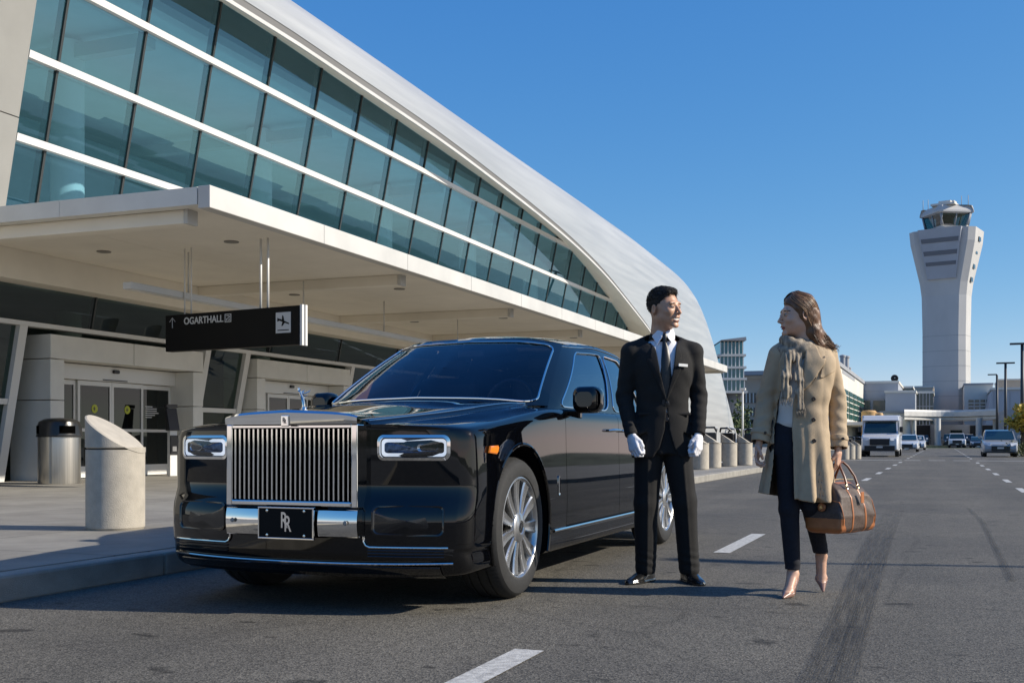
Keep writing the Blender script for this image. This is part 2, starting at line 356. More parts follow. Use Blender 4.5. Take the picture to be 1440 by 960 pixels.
# pier at the near end of the glass wall, clad in big panels
pm = MB(); pmj = MB()
for i, (z0, z1) in enumerate([(.15, 3.3), (3.3, 6.3), (6.3, 9.3), (9.3, 9.95)]):
    for (ya, yb) in ((4, 7.4), (7.42, 10.8), (10.82, 14.36)):
        pm.hexa([(gx(z0)-.6,ya,z0+.01),(gx(z0)+.10,ya,z0+.01),(gx(z0)+.10,yb,z0+.01),(gx(z0)-.6,yb,z0+.01),
                 (gx(z1)-.6,ya,z1-.01),(gx(z1)+.10,ya,z1-.01),(gx(z1)+.10,yb,z1-.01),(gx(z1)-.6,yb,z1-.01)])
pm.build('pier', mat('pier_panel', (.27, .265, .245), .5, noise=.06, nscale=1.2), T)
# upper curtain wall: each pane its own window
ys = [14.42]+[15.1+2*k for k in range(21)]
rows_z = [4.66, 6.0, 7.36, 8.69]
rw = random.Random(5)
for i in range(len(ys)-1):
    ya, yb = ys[i]+.03, ys[i+1]-.03
    for j in range(4):
        z0 = rows_z[j]+.05
        ta, tb = ztop(ya)-.02, ztop(yb)-.02
        za, zb = (min(rows_z[j+1]-.05, ta), min(rows_z[j+1]-.05, tb)) if j < 3 else (ta, tb)
        if j == 0: z0 = 4.10
        if za-z0 < .08 and zb-z0 < .08: continue
        za, zb = max(za, z0+.02), max(zb, z0+.02)
        t = [rw.uniform(-.0018, .0018) for _ in range(4)]
        MB().add([(gx(z0)+t[0], ya, z0), (gx(z0)+t[1], yb, z0), (gx(zb)+t[2], yb, zb), (gx(za)+t[3], ya, za)], [(0,1,2,3)]).build('window', M_GLASS, T, recalc=False)
for y in ys[1:]:
    zt = ztop(y)
    if zt < 4.3: continue
    MB().hexa([(gx(4.05)-.16,y-.025,4.05),(gx(4.05)+.03,y-.025,4.05),(gx(4.05)+.03,y+.025,4.05),(gx(4.05)-.16,y+.025,4.05),
               (gx(zt)-.16,y-.025,zt),(gx(zt)+.03,y-.025,zt),(gx(zt)+.03,y+.025,zt),(gx(zt)-.16,y+.025,zt)]).build('mullion', M_DARKF, T)
for z in rows_z[1:]+[4.62]:
    y1 = 57.0
    for q in range(600):
        if ztop(19+q*.07) < z+.05: y1 = 19+q*.07; break
    MB().hexa([(gx(z-.06)-.10,14.38,z-.06),(gx(z-.06)+.10,14.38,z-.06),(gx(z-.06)+.10,y1,z-.06),(gx(z-.06)-.10,y1,z-.06),
               (gx(z+.06)-.10,14.38,z+.06),(gx(z+.06)+.10,14.38,z+.06),(gx(z+.06)+.10,y1,z+.06),(gx(z+.06)-.10,y1,z+.06)]).build('transom', M_FRAME, T)
# roof: soffit strip, bright lip, grey band, shell
yy = [-4+1.0*k for k in range(67)]+[63.6]
soff, lip, band, shell = [], [], [], []
for y in yy:
    g = .88+(spl(*GR, y/1.02)-.88)*1.02; zt = min(ztop(min(y, 57.9)), g+.45) if y < 57 else g+.3
    lx = -13.12
    soff.append([(gx(zt)-.05, y, zt), (gx(zt)*.5+lx*.5, y, (zt+g-.13)/2+.02), (lx-.05, y, g-.15)])
    lip.append([(lx-.05, y, g-.15), (lx, y, g-.15), (lx, y, g-.07), (lx-.09, y, g-.06)])
    band.append([(lx-.09, y, g-.06), (lx-.13, y, g+.015), (lx-.22, y, g+.02), (lx-.20, y, g+.055), (lx-.16, y, g+.20)])
MB().grid(soff).build('soffit', M_SOFF, T); MB().grid(lip, smooth=False).build('roof_lip', M_WHITE, T); MB().grid(band, smooth=False).build('roof_band', M_GREY, T)
yy2 = [-4+1.0*k for k in range(76)]+[72.5, 73, 73.5, 74, 74.5, 75, 75.5, 76, 76.5, 77, 77.4, 77.7, 78, 78.2, 78.3]
for y in yy2:
    g = .88+(spl(*GR, y/1.02)-.88)*1.02+.19 if y < 63.8 else 0.0
    c = spl(*SI, y); g = min(g, c)
    tn = max(0.0, (y-60)/18.3)
    xs_ = -13.27; xc_ = -14.15-2.5*tn**3
    row = []
    for k in range(17):
        a = k/16*math.pi/2
        row.append((xc_+(xs_-xc_)*math.cos(a)**.9, y, g+(c-g)*math.sin(a)))
    for k in range(1, 9):
        t = k/8; row.append((xc_-t*32, y, c+(2.6*math.sin(t*math.pi*.5) if y < 60 else 2.6*math.sin(t*math.pi*.5)*max(0, c/10.5))))
    row.append((xc_-33, y, 0))
    shell.append(row)
MB().grid(shell).build('roof_shell', M_ROOF, T, sharp=60)
# interior
it = MB(); it.box(-34, gx(4.0)-.2, 5, 70, 3.75, 4.02); it.build('upper_floor', M_INT, T)
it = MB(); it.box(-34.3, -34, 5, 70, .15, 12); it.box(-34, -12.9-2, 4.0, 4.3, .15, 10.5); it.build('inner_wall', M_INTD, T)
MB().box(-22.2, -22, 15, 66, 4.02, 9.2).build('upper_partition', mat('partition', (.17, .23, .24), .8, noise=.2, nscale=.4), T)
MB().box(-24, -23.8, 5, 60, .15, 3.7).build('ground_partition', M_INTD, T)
MB().box(-30, -15.3, 5, 66, 9.9, 10.1).build('upper_ceiling', M_INT, T)
for k in range(6):
    y = 12.1+7.5*k
    m_ = MB(); m_.lathe([(.36, 4.0), (.36, min(9.8, ztop(y)+.6))], 20, Matrix.Translation((-18.3, y, 0))); m_.lathe([(.30, .15), (.30, 3.75)], 20, Matrix.Translation((-18.3, y, 0))); m_.build('column', mat('column_white', (.88, .88, .85), .5), T)
    MB().hexa([(-24,y-.15,9.4),(-16,y-.15,9.4),(-16,y+.15,9.4),(-24,y+.15,9.4),(-24,y-.15,9.7),(-16,y-.15,9.7),(-16,y+.15,9.7),(-24,y+.15,9.7)]).build('roof_beam', M_WHITE, T)
# ground storey: clerestory, header, raking mullions, glass
MB().box(gx(3.7)-.3, gx(3.7)+.45, 5, 56, 3.62, 4.127).build('wall_header', M_SOFF, T)
MB().hexa([(gx(2.92)-.1,14.3,2.92),(gx(2.92)+.12,14.3,2.92),(gx(2.92)+.12,56,2.92),(gx(2.92)-.1,56,2.92),(gx(3.0)-.1,14.3,3.0),(gx(3.0)+.12,14.3,3.0),(gx(3.0)+.12,56,3.0),(gx(3.0)-.1,56,3.0)]).build('transom', M_FRAME, T)
cl = [5, 9.5, 13.2, 16.9, 19.8, 22.9, 26.2, 29.5, 32.8, 36.1, 39.4, 42.7, 46, 49.3, 52.6, 56]
for a, b in zip(cl[:-1], cl[1:]):
    MB().add([(gx(3.0),a+.02,3.0),(gx(3.0),b-.02,3.0),(gx(3.62),b-.02,3.62),(gx(3.62),a+.02,3.62)], [(0,1,2,3)]).build('clerestory_window', M_GLOW, T, recalc=False)
    MB().hexa([(gx(3.0)-.08,b-.02,3.0),(gx(3.0)+.02,b-.02,3.0),(gx(3.0)+.02,b+.02,3.0),(gx(3.0)-.08,b+.02,3.0),(gx(3.62)-.08,b-.02,3.62),(gx(3.62)+.02,b-.02,3.62),(gx(3.62)+.02,b+.02,3.62),(gx(3.62)-.08,b+.02,3.62)]).build('clerestory_mullion', M_DARKF, T)
def gpane(ya, yb, z0, z1):
    MB().add([(gx(z0),ya,z0),(gx(z0),yb,z0),(gx(z1),yb,z1),(gx(z1),ya,z1)], [(0,1,2,3)]).build('ground_window', M_GLOW, T, recalc=False)
def gpost(y, w=.09, z1=2.92, z0=.15):
    MB().hexa([(gx(z0)-.1,y-w,z0),(gx(z0)+.1,y-w,z0),(gx(z0)+.1,y+w,z0),(gx(z0)-.1,y+w,z0),(gx(z1)-.1,y-w,z1),(gx(z1)+.1,y-w,z1),(gx(z1)+.1,y+w,z1),(gx(z1)-.1,y+w,z1)]).build('mullion', M_FRAME, T)
def grail(ya, yb, z, h=.05):
    MB().hexa([(gx(z-h)-.09,ya,z-h),(gx(z-h)+.09,ya,z-h),(gx(z-h)+.09,yb,z-h),(gx(z-h)-.09,yb,z-h),(gx(z+h)-.09,ya,z+h),(gx(z+h)+.09,ya,z+h),(gx(z+h)+.09,yb,z+h),(gx(z+h)-.09,yb,z+h)]).build('rail', M_FRAME, T)
for ya, yb in ((11.0, 13.2), (13.2, 15.15), (20.45, 21.95), (26.9, 29.2), (29.2, 31.6), (31.6, 34), (34, 36.5), (36.5, 39), (39, 41.5), (41.5, 44), (44, 47), (47, 50), (50, 53)):
    gpane(ya+.05, yb-.05, .45, 1.53); gpane(ya+.05, yb-.05, 1.63, 2.92); gpost(yb); gpost(ya); grail(ya+.1, yb-.1, 1.58); grail(ya+.1, yb-.1, .40)
    MB().box(gx(.15)-.1, gx(.15)+.02, ya, yb, .15, .35).build('plinth', mat('plinth', (.12, .115, .10), .7), T)
# entrances: boxed portals with sliding doors
M_DGL = glass_mat('door_glass', (.13, .16, .155), .05, (.95, 1, 1), matte=.01)
M_STICK = mat('yellow_sticker', (.45, .48, .03), .5); M_WHT = mat('white_print', (.75, .75, .73), .5)
def entrance(y0, y1, zt=2.82):
    X1, X0 = -15.05, -16.0
    f = MB(); j = .34
    f.box(X0, X1, y0, y0+j, .15, 1.62); f.box(X0, X1, y0, y0+j, 1.635, zt-.45)
    f.box(X0, X1, y1-j, y1, .15, 1.62); f.box(X0, X1, y1-j, y1, 1.635, zt-.45)
    ym = (y0+y1)/2
    f.box(X0, X1+.004, y0, ym-.008, zt-.435, zt); f.box(X0, X1+.004, ym+.008, y1, zt-.435, zt)
    e = f.build('entrance', M_PANEL, T, bevel=.008)
    xd = -15.62; a, b = y0+j, y1-j; zd = zt-.45
    MB().box(xd-.12, xd+.10, a+.003, b-.003, zd-.30, zd-.003).build('door_header', M_FRAME, e, bevel=.005)
    w = (b-a)/4
    for k in range(4):
        ya, yb = a+k*w+.004, a+(k+1)*w-.004; off = .05 if k in (0, 3) else 0
        X = xd-off; t = .055; zb, zz = .17, zd-.31
        d = MB(); d.box(X-.02, X+.02, ya, ya+t, zb, zz); d.box(X-.02, X+.02, yb-t, yb, zb, zz)
        d.box(X-.02, X+.02, ya+t, yb-t, zb, zb+.22); d.box(X-.02, X+.02, ya+t, yb-t, zz-.09, zz); d.box(X-.02, X+.02, ya+t, yb-t, 1.07, 1.13)
        d.build('sidelight_frame' if k in (0, 3) else 'sliding_door', M_FRAME, e)
        g = MB(); g.add([(X,ya+t,zb+.22),(X,yb-t,zb+.22),(X,yb-t,zz-.09),(X,ya+t,zz-.09)], [(0,1,2,3)])
        g.build('door_pane', M_DGL, e, recalc=False)
        if k in (1, 2):
            c = MB(); yc = (ya+yb)/2; c.add([(X+.006, yc+.085*math.cos(q), 1.52+.085*math.sin(q)) for q in [R(15*i) for i in range(24)]], [list(range(24))])
            c.build('door_sticker', M_STICK, e)
            c = MB(); c.box(X+.007, X+.009, yc-.05, yc+.03, 1.515, 1.53); c.box(X+.007, X+.009, yc-.02, yc, 1.48, 1.56); c.build('sticker_symbol', M_BLACK, e)
        if k == 3:
            c = MB()
            for q in range(6): c.box(X+.006, X+.008, ya+.14, ya+.14+[.22, .36, .36, .42, .30, .20][q], 1.60-.045*q, 1.618-.045*q)
            c.build('printed_notice', M_WHT, e)
        if k == 0:
            c = MB()
            for q in range(4): c.box(X+.006, X+.008, ya+.12, ya+.12+[.2, .16, .22, .18][q], 1.36-.07*q, 1.395-.07*q)
            c.build('printed_notice', M_WHT, e)
    s_ = MB(); s_.cbox((xd+.13, ym, zd-.10), (.06, .17, .07)); s_.build('door_sensor', M_BLACK, e, bevel=.02)
    MB().box(xd+.10, xd+.115, ym-.35, ym+.35, zd-.285, zd-.265).build('door_slot', M_BLACK, e)
    return e
entrance(15.7, 20.15); entrance(22.2, 26.6)
# canopy
CX = -9.3; CY0, CY1 = 12.6, 51.6
cs = MB()
for a, b in zip([CY0+.25, 16.2, 19.3, 22.4, 25.4, 28.5, 31.4, 34.5, 37.4, 40.5, 43.4, 46.5, 49.4], [16.2, 19.3, 22.4, 25.4, 28.5, 31.4, 34.5, 37.4, 40.5, 43.4, 46.5, 49.4, CY1-.2]):
    cs.box(-15.2, -12.45, a+.004, b-.004, 4.13, 4.19); cs.box(-12.44, CX-.25, a+.004, b-.004, 4.13, 4.19)
can = cs.build('canopy', M_SOFF, T)
MB().box(-15.2, CX-.2, CY0+.2, CY1-.2, 4.191, 4.33).build('canopy_deck', M_WHITE, can)
fm = MB(); fm.box(CX-.2, CX, CY0, CY1, 4.06, 4.37); fm.build('canopy_fascia', M_WHITE, can, bevel=.012)
sm_ = MB()
for k in range(13): sm_.box(CX+.0005, CX+.0025, CY0+3*k+2.99, CY0+3*k+3.0, 4.062, 4.368)
sm_.build('fascia_joints', M_GREY, can)
fs_ = MB(); a = CX-.21
while a > -14.6:
    fs_.box(max(a-2.4, -15.0), a-.006, CY0+.001, CY0+.2, 4.12, 4.36); a -= 2.4
fs_.build('canopy_edge', M_PANEL, can)
MB().box(-15.0, CX-.2, CY1-.2, CY1-.001, 4.03, 4.35).build('canopy_edge', M_PANEL, can)
for k in range(7):
    y = [12.95, 19.5, 25.4, 31.0, 37, 43, 49][k]
    b_ = MB(); b_.box(-15.0, CX-.62, y-.11, y+.11, 3.93, 4.128); b_.build('beam', M_SOFF, can, bevel=.01)
    MB().box(CX-.615, CX-.55, y-.115, y+.115, 3.925, 4.128).build('beam_cap', M_WHITE, can)
M_DL = mat('downlight', (.25, .24, .22), .4, metal=.5)
for k in range(6):
    for x in (-13.4, -10.8):
        MB().lathe([(.09, 4.12), (.12, 4.115), (.12, 4.129)], 20, Matrix.Translation((x, 15.2+6*k, 0)), cap=True).build('downlight', M_DL, can)
MB().box(-15.25, -15.2, 5, 56, 4.0, 4.62).build('canopy_upstand', M_WHITE, T)
# linear light fitting under the canopy
LF = empty('linear_light_fitting', (-11.8, 14, 3.3), 0, 'long white linear light fitting hung on rods under the canopy', 'light fitting')
MB().box(-.09, .09, -.1, 18.5, -.06, .05).build('housing', M_WHITE, LF, bevel=.01)
MB().box(-.06, .06, -.05, 18.4, -.067, -.061).build('diffuser', mat('diffuser', (.75, .73, .68), .5), LF)
for y in (1.4, 5.0, 8.4, 12.5, 17): MB().tube([(0, y, .05), (0, y, .75)], .014, 8).build('rod', M_WHITE, LF)
# ---------------- hanging direction sign
M_SIGN = mat('sign_black', (.0055, .006, .0065), .5, spec=.12); M_SGL = mat('sign_white', (.55, .55, .54), .5)
P0 = Vector((-12.0, 15.15, 0)); P1 = Vector((-9.12, 14.72, 0)); L = (P1-P0).length; ax = (P1-P0).normalized(); nx = Vector((ax.y, -ax.x, 0))
HS = empty('hanging_sign', (P0.x, P0.y, 2.36), math.atan2(ax.y, ax.x), 'black hanging direction sign with white lettering and landing plane symbol under the canopy', 'sign')
MB().box(0, L-.05, -.075, .075, 0, .60).build('panel', M_SIGN, HS, bevel=.006)
for a in (-.06, .02): MB().box(L-.045, L, a, a+.045, -.012, .612).build('edge_trim', M_FRAME, HS)
Ms = frame_m((.82, -.078, .478), (1, 0, 0), (0, 0, 1), (0, -1, 0))
tx = text_mesh('OGARTHALL', .158, Ms, 'lettering', M_SGL, HS, .002, .003, .95)
tx.data.transform(Matrix.Translation((.04, 0, 0)))
ar = MB(); Y = -.078
for p, q in (((.165, .385), (.165, .55)), ((.10, .485), (.165, .55)), ((.23, .485), (.165, .55))): ar.tube([(p[0], Y, p[1]), (q[0], Y, q[1])], .0105, 6, flat=.3)
ar.build('arrow', M_SGL, HS)
bx_ = MB()
for (x0, x1, z0, z1) in ((1.30, 1.312, .43, .545), (1.408, 1.42, .43, .545), (1.312, 1.408, .43, .441), (1.312, 1.408, .534, .545), (1.33, 1.39, .512, .522), (1.375, 1.39, .49, .512), (1.34, 1.375, .482, .492), (1.33, 1.345, .45, .482), (1.36, 1.39, .45, .46), (1.38, 1.39, .46, .48)):
    bx_.box(1.33+(x0-1.30)*1.15, 1.33+(x1-1.30)*1.15, -.08, -.076, z0-.005+(z0-.48)*.15, z1-.005+(z1-.48)*.15)
bx_.build('gate_symbol', M_SGL, HS)
pc = MB(); px0, pz0, s_ = 2.40, .19, .30; pc.box(px0, px0+s_, -.080, -.076, pz0, pz0+s_+.02); pc.build('pictogram_tile', M_SGL, HS)
pl = MB(); yq = -.0825
def q2(pts): pl.prism([(px0+p[0]*s_, yq, pz0+p[1]*s_) for p in pts], (0, .0015, 0))
q2([(.10,.62),(.14,.60),(.24,.64),(.86,.43),(.92,.44),(.88,.50),(.30,.73),(.22,.74),(.12,.80)])
q2([(.42,.66),(.58,.61),(.52,.86),(.44,.92)]); q2([(.46,.59),(.62,.53),(.46,.36),(.38,.36)]); q2([(.12,.12),(.88,.12),(.88,.17),(.12,.17)])
pl.build('plane_symbol', M_SIGN, HS)
for x in (2.02, 2.17): MB().tube([(x, 0, .6), (x, 0, 1.70)], .02, 10).build('hanger_rod', M_FRAME, HS)
for x in (.3, .45): MB().tube([(x, .06, .6), (x, .06, 1.70)], .012, 10).build('hanger_rod', M_FRAME, HS)
# ---------------- bollards: cast concrete, slanted top
def bollard_meshes():
    r = .235; H = .97; c = MB(); seg = 56
    prof = [(r-.012, 0), (r, .02), (r, .66)]
    c.lathe(prof, seg); 
    c.add([(r*math.cos(2*math.pi*k/seg)*.999, r*math.sin(2*math.pi*k/seg)*.999, .66) for k in range(seg)], [list(range(seg))])
    t = MB(); rows = []
    def zt(x, rr): return .80 - x/r*.155
    for (rr, zf) in ((r-.012, lambda x: .668), (r+.004, lambda x: .68), (r+.004, lambda x: zt(x, r)-.012), (r-.010, lambda x: zt(x, r)), (0.1, lambda x: zt(x, r)+.004)):
        rows.append([(rr*math.cos(2*math.pi*k/seg), rr*math.sin(2*math.pi*k/seg), zf(rr*math.cos(2*math.pi*k/seg))) for k in range(seg)])
    t.grid(rows, True, True, True)
    return c, t
c_, t_ = bollard_meshes()
BO = empty('bollard', (-6.42, 7.42, .15), R(14), 'large beige concrete bollard with slanted top beside the front of the black limousine', 'bollard', 'concrete bollards with slanted tops')
cb = c_.build('base', M_CONC, BO, sharp=30); tb = t_.build('cap', M_CONC, BO, sharp=30)
gv = MB(); gv.lathe([(.2, .655), (.222, .66), (.2, .672)], 32); gv.build('joint', M_DARKF, BO)
bl = ['second slanted bollard beyond the limousine, partly behind the chauffeur', 'slanted bollard just to the right of the chauffeur gloved hand', 'slanted bollard in the middle of the row between chauffeur and woman', 'slanted bollard nearest the woman hanging hand']
for k, (px, py) in enumerate([(984, 660), (1002, 657.5), (1025, 655.5), (1047, 653.8)]):
    g = G(px, py, .15); c = copy_tree(BO); c.location = (g.x, g.y, .15); c.rotation_euler = (0, 0, R(8)); c['label'] = bl[k]
for k, (px, py, l_b) in enumerate([(1193, 640.6, 'small far bollard farthest left of the delivery van'), (1201, 640.3, 'small far bollard between two others left of the delivery van'), (1209, 640.0, 'small far bollard touching the delivery van front in the view')]):
    g = G(px, py, .15); c = copy_tree(BO); c.location = (g.x, g.y-2.5, .0); c['label'] = l_b
# ---------------- litter bin
M_STEEL = mat('brushed_steel', (.56, .54, .50), .34, metal=1.0, noise=.12, nscale=3, stretch=(14, 14, .25), rnoise=.1)
g = G(71, 680, .15)
TB = empty('litter_bin', (g.x+.1, g.y+.1, .15), R(20), 'round steel litter bin with black domed lid by the entrance', 'litter bin')
MB().lathe([(.34, 0), (.345, .02), (.345, .80), (.335, .81)], 40).build('steel_body', M_STEEL, TB)
MB().box(-.02, .02, -.352, -.335, .02, .80).build('seam', mat('seam', (.3, .3, .29), .4, metal=1), TB)
ld = MB(); rows = []
for (r, z) in ((.37, .80), (.375, .815), (.365, .85), (.36, .98), (.33, 1.06), (.25, 1.105), (.12, 1.125), (.01, 1.13)):
    rows.append([(r*math.cos(2*math.pi*k/48), r*math.sin(2*math.pi*k/48), z) for k in range(48)])
ld.grid(rows, True); ld.build('lid', mat('lid_black', (.02, .02, .02), .28, noise=.3), TB)
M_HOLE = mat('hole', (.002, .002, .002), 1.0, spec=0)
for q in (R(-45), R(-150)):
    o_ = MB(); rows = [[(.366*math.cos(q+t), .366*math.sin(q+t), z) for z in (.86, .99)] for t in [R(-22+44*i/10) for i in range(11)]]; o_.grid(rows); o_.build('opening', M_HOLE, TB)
# intercom post by the door
g = G(243, 668, .15)
IC = empty('intercom_post', (g.x+.3, g.y-.4, .15), R(-15), 'slim black intercom post with keypad beside the doors', 'intercom')
MB().box(-.05, .05, -.09, .09, 0, 1.0).build('post', M_FRAME, IC, bevel=.01)
k_ = MB(); k_.hexa([(-.05,-.13,.95),(.09,-.13,.95),(.09,.13,.95),(-.05,.13,.95),(-.08,-.13,1.42),(-.02,-.13,1.42),(-.02,.13,1.42),(-.08,.13,1.42)]); k_.build('console', M_BLACK, IC, bevel=.01)
MB().box(.051, .08, -.1, .1, .45, .85).build('speaker_box', M_BLACK, IC, bevel=.01)
MB().box(-.1, .0, -.14, .14, 1.43, 1.5).build('hood', M_BLACK, IC, bevel=.01)
MB().box(.0815, .0835, -.05, .05, .52, .62).build('keypad', M_STEEL, IC)
# ================================================================ far buildings, tower, vehicles, lamps
def PY(px, py, Y):            # photo direction -> place on the plane at world Y
    xc = (px-720.0)/F; return W(px, py, Y/(xc*sY+cY))
def rect(px0, px1, pyt, Y, pyb=None):
    a, b = PY(px0, pyt, Y), PY(px1, pyt, Y); z0 = 0.0 if pyb is None else PY((px0+px1)/2, pyb, Y).z
    return min(a.x, b.x), max(a.x, b.x), (a.z+b.z)/2, z0
M_BLUEG = mat('blue_grey_cladding', (.34, .36, .40), .5, noise=.06, nscale=.3); M_PALE = mat('pale_wall', (.60, .58, .53), .7, noise=.08, nscale=.2)
M_GRND = mat('grey_wall', (.30, .31, .33), .7, noise=.08, nscale=.2); M_TANW = mat('tan_wall', (.50, .42, .34), .8, noise=.1, nscale=.2)
M_TEAL = glass_mat('teal_glass', (.10, .28, .28), .12, (.7, .95, 1)); M_DKGL = mat('dark_glazing', (.012, .03, .032), .12, coat=.6)
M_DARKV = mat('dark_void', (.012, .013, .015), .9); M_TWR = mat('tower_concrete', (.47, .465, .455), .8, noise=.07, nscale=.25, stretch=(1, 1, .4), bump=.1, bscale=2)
def block(name, label, cat, px0, px1, pyt, Y, depth, m, parapet=True):
    x0, x1, z1, z0 = rect(px0, px1, pyt, Y); e = empty(name, ((x0+x1)/2, Y, 0), 0, label, cat); w = (x1-x0)/2
    MB().box(-w, w, 0, depth, 0, z1).build('wall', m, e)
    if parapet: MB().box(-w-.15, w+.15, -.15, depth, z1, z1+.35).build('parapet', M_PALE if m != M_PALE else M_GRND, e)
    return e, (x0+x1)/2, w, z1
def wpanel(e, cx, Y, px0, px1, pyt, pyb, m=None, name='window', bars=0, rows=0):
    a, b = PY(px0, pyt, Y), PY(px1, pyb, Y); m = m or M_DKGL
    f = MB().box(a.x-cx, b.x-cx, -.12, -.02, b.z, a.z).build(name, m, e)
    if bars or rows:
        q = MB()
        for k in range(1, bars+1): x = a.x-cx+(b.x-a.x)*k/(bars+1); q.box(x-.08, x+.08, -.2, -.13, b.z, a.z)
        for k in range(1, rows+1): z = b.z+(a.z-b.z)*k/(rows+1); q.box(a.x-cx, b.x-cx, -.19, -.125, z-.12, z+.12)
        q.build('glazing_bars', M_PALE, f)
# ---- control tower
TY = 255; c0 = PY(1331, 620, TY); pxm = TY/(((1331-720)/F)*sY+cY)/F     # metres per photo pixel at the tower
TW = empty('control_tower', (c0.x, TY, 0), R(-14), 'tall pale concrete airport control tower with flared top and glazed cab', 'control tower')
zt = lambda py: HC+(HY-py)*pxm
def chamf(hw, hd, z, c): return [(hw, -hd+c, z), (hw-c, -hd, z), (-hw+c, -hd, z), (-hw, -hd+c, z), (-hw, hd-c, z), (-hw+c, hd, z), (hw-c, hd, z), (hw, hd-c, z)]
s1 = MB(); q = [(29*pxm, 22*pxm, 0), (29*pxm, 22*pxm, zt(470)), (30*pxm, 22.5*pxm, zt(418)), (32*pxm, 24*pxm, zt(400)), (43*pxm, 31*pxm, zt(345)), (44.5*pxm, 32*pxm, zt(327))]
s1.grid([chamf(a, b, z, 1.2) for a, b, z in q], True, False, True); s1.build('shaft', M_TWR, TW)
jn = MB()
for k in range(9): z = zt(600-k*21); jn.grid([chamf(29*pxm+.02, 22*pxm+.02, z, 1.2), chamf(29*pxm+.02, 22*pxm+.02, z+.10, 1.2)], True, False)
jn.build('shaft_joints', mat('joint_grey', (.33, .33, .33), .8), TW)
cp = MB(); cp.hexa([(-19*pxm,-27*pxm,zt(395)),(19*pxm,-27*pxm,zt(395)),(19*pxm,-18*pxm,zt(395)),(-19*pxm,-18*pxm,zt(395)),(-29*pxm,-40*pxm,zt(327)),(29*pxm,-40*pxm,zt(327)),(29*pxm,-18*pxm,zt(327)),(-29*pxm,-18*pxm,zt(327))])
cpo = cp.build('office_bay', M_BLUEG, TW)
for (ya, yb) in ((372, 377), (357, 363), (340, 346)):
    def bay(py): t = (395-py)/68; return (19+10*t)*pxm, -(27+13*t)*pxm
    (w0, y0), (w1, y1) = bay(yb), bay(ya)
    MB().hexa([(-w0+.3,y0-.08,zt(yb)),(w0-.3,y0-.08,zt(yb)),(w0-.3,y0+.5,zt(yb)),(-w0+.3,y0+.5,zt(yb)),(-w1+.3,y1-.08,zt(ya)),(w1-.3,y1-.08,zt(ya)),(w1-.3,y1+.5,zt(ya)),(-w1+.3,y1+.5,zt(ya))]).build('window_band', mat('band_glass', (.10, .12, .15), .2, coat=.3), cpo)
for k, py in enumerate((395, 377, 357, 340)):
    xw = (44.5-12*(py-327)/75)*pxm if py > 345 else 44*pxm
    MB().box(xw-.6, xw+.12, -6*pxm, 5*pxm, zt(py+4), zt(py-2)).build('side_window', M_DKGL, TW)
dk = MB(); dk.grid([chamf(37*pxm, 30*pxm, zt(327), 5), chamf(38*pxm, 31*pxm, zt(323), 5), chamf(30*pxm, 26*pxm, zt(323)+.02, 5)], True, False); dk.build('deck', M_TWR, TW)
cb = MB(); cb.grid([chamf(27*pxm, 24*pxm, zt(324), 4.5), chamf(28.5*pxm, 25*pxm, zt(320), 4.5)], True, False); cb.build('cab_sill', M_PALE, TW)
cg = MB(); cg.grid([chamf(28*pxm, 25*pxm, zt(320), 4.5), chamf(32*pxm, 28*pxm, zt(304), 4.7)], True, False); g = cg.build('cab_glass', glass_mat('cab_glass', (.25, .36, .36), .12), TW)
A, B = chamf(28.2*pxm, 25.2*pxm, zt(320), 4.5), chamf(32.2*pxm, 28.2*pxm, zt(304), 4.7)
for k in range(8):
    for t in (0, .5):
        a = Vector(A[k]).lerp(Vector(A[(k+1) % 8]), t); b = Vector(B[k]).lerp(Vector(B[(k+1) % 8]), t); MB().tube([a, b], .16, 6).build('cab_mullion', M_GRND, g)
cr_ = MB(); cr_.grid([chamf(33*pxm, 29*pxm, zt(304), 4.8), chamf(36.5*pxm, 32*pxm, zt(302.5), 5), chamf(36.5*pxm, 32*pxm, zt(300), 5), chamf(34*pxm, 30*pxm, zt(293), 5), chamf(30*pxm, 27*pxm, zt(292.6), 5)], True, False, True); cr_.build('cab_roof', M_TWR, TW)
q = MB(); q.box(-15*pxm, 17*pxm, -4, 4, zt(292.6), zt(290)); q.box(-6*pxm, 10*pxm, -3, 3, zt(290), zt(286)); q.tube([(5*pxm, 0, zt(290)), (5*pxm, 0, zt(284))], .35); q.box(-3*pxm, 12*pxm, -1.2, 1.2, zt(286.5), zt(284.3)); q.build('roof_plant', M_PALE, TW)
q = MB()
for x in (-32, -25, 20, 29): q.tube([(x*pxm, 0, zt(293)), (x*pxm, 0, zt(278))], .07, 5)
q.build('antennas', M_GRND, TW)
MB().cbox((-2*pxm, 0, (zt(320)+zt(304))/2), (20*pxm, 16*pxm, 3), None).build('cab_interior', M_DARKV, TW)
# ---- buildings round the tower
e, cx, w, z = block('office_block', 'blue grey windowless block with dark strip window left of the control tower', 'building', 1160, 1263, 539, 190, 30, M_BLUEG)
wpanel(e, cx, 190, 1212, 1224, 563, 578); wpanel(e, cx, 190, 1228, 1245, 563, 577); 
q = MB(); q.lathe([(.6, 0), (.5, .15), (.05, .2)], 20, frame_m((PY(1257, 538, 190).x-cx, 3, z+.9), (1, 0, 0), (0, 0, 1), (.2, -1, .3))); q.tube([(PY(1257, 538, 190).x-cx, 3, z), (PY(1257, 538, 190).x-cx, 3, z+.9)], .08); q.build('dish_aerial', M_DARKV, e)
q = MB()
for k in range(1, 5): q.box(-w, w, -.03, 0, z-k*1.3, z-k*1.3+.05)
q.build('cladding_joint_lines', M_GRND, e)
e, cx, w, z = block('service_block', 'lower blue grey block between the office block and dark glass link', 'building', 1245, 1287, 552, 178, 25, M_BLUEG)
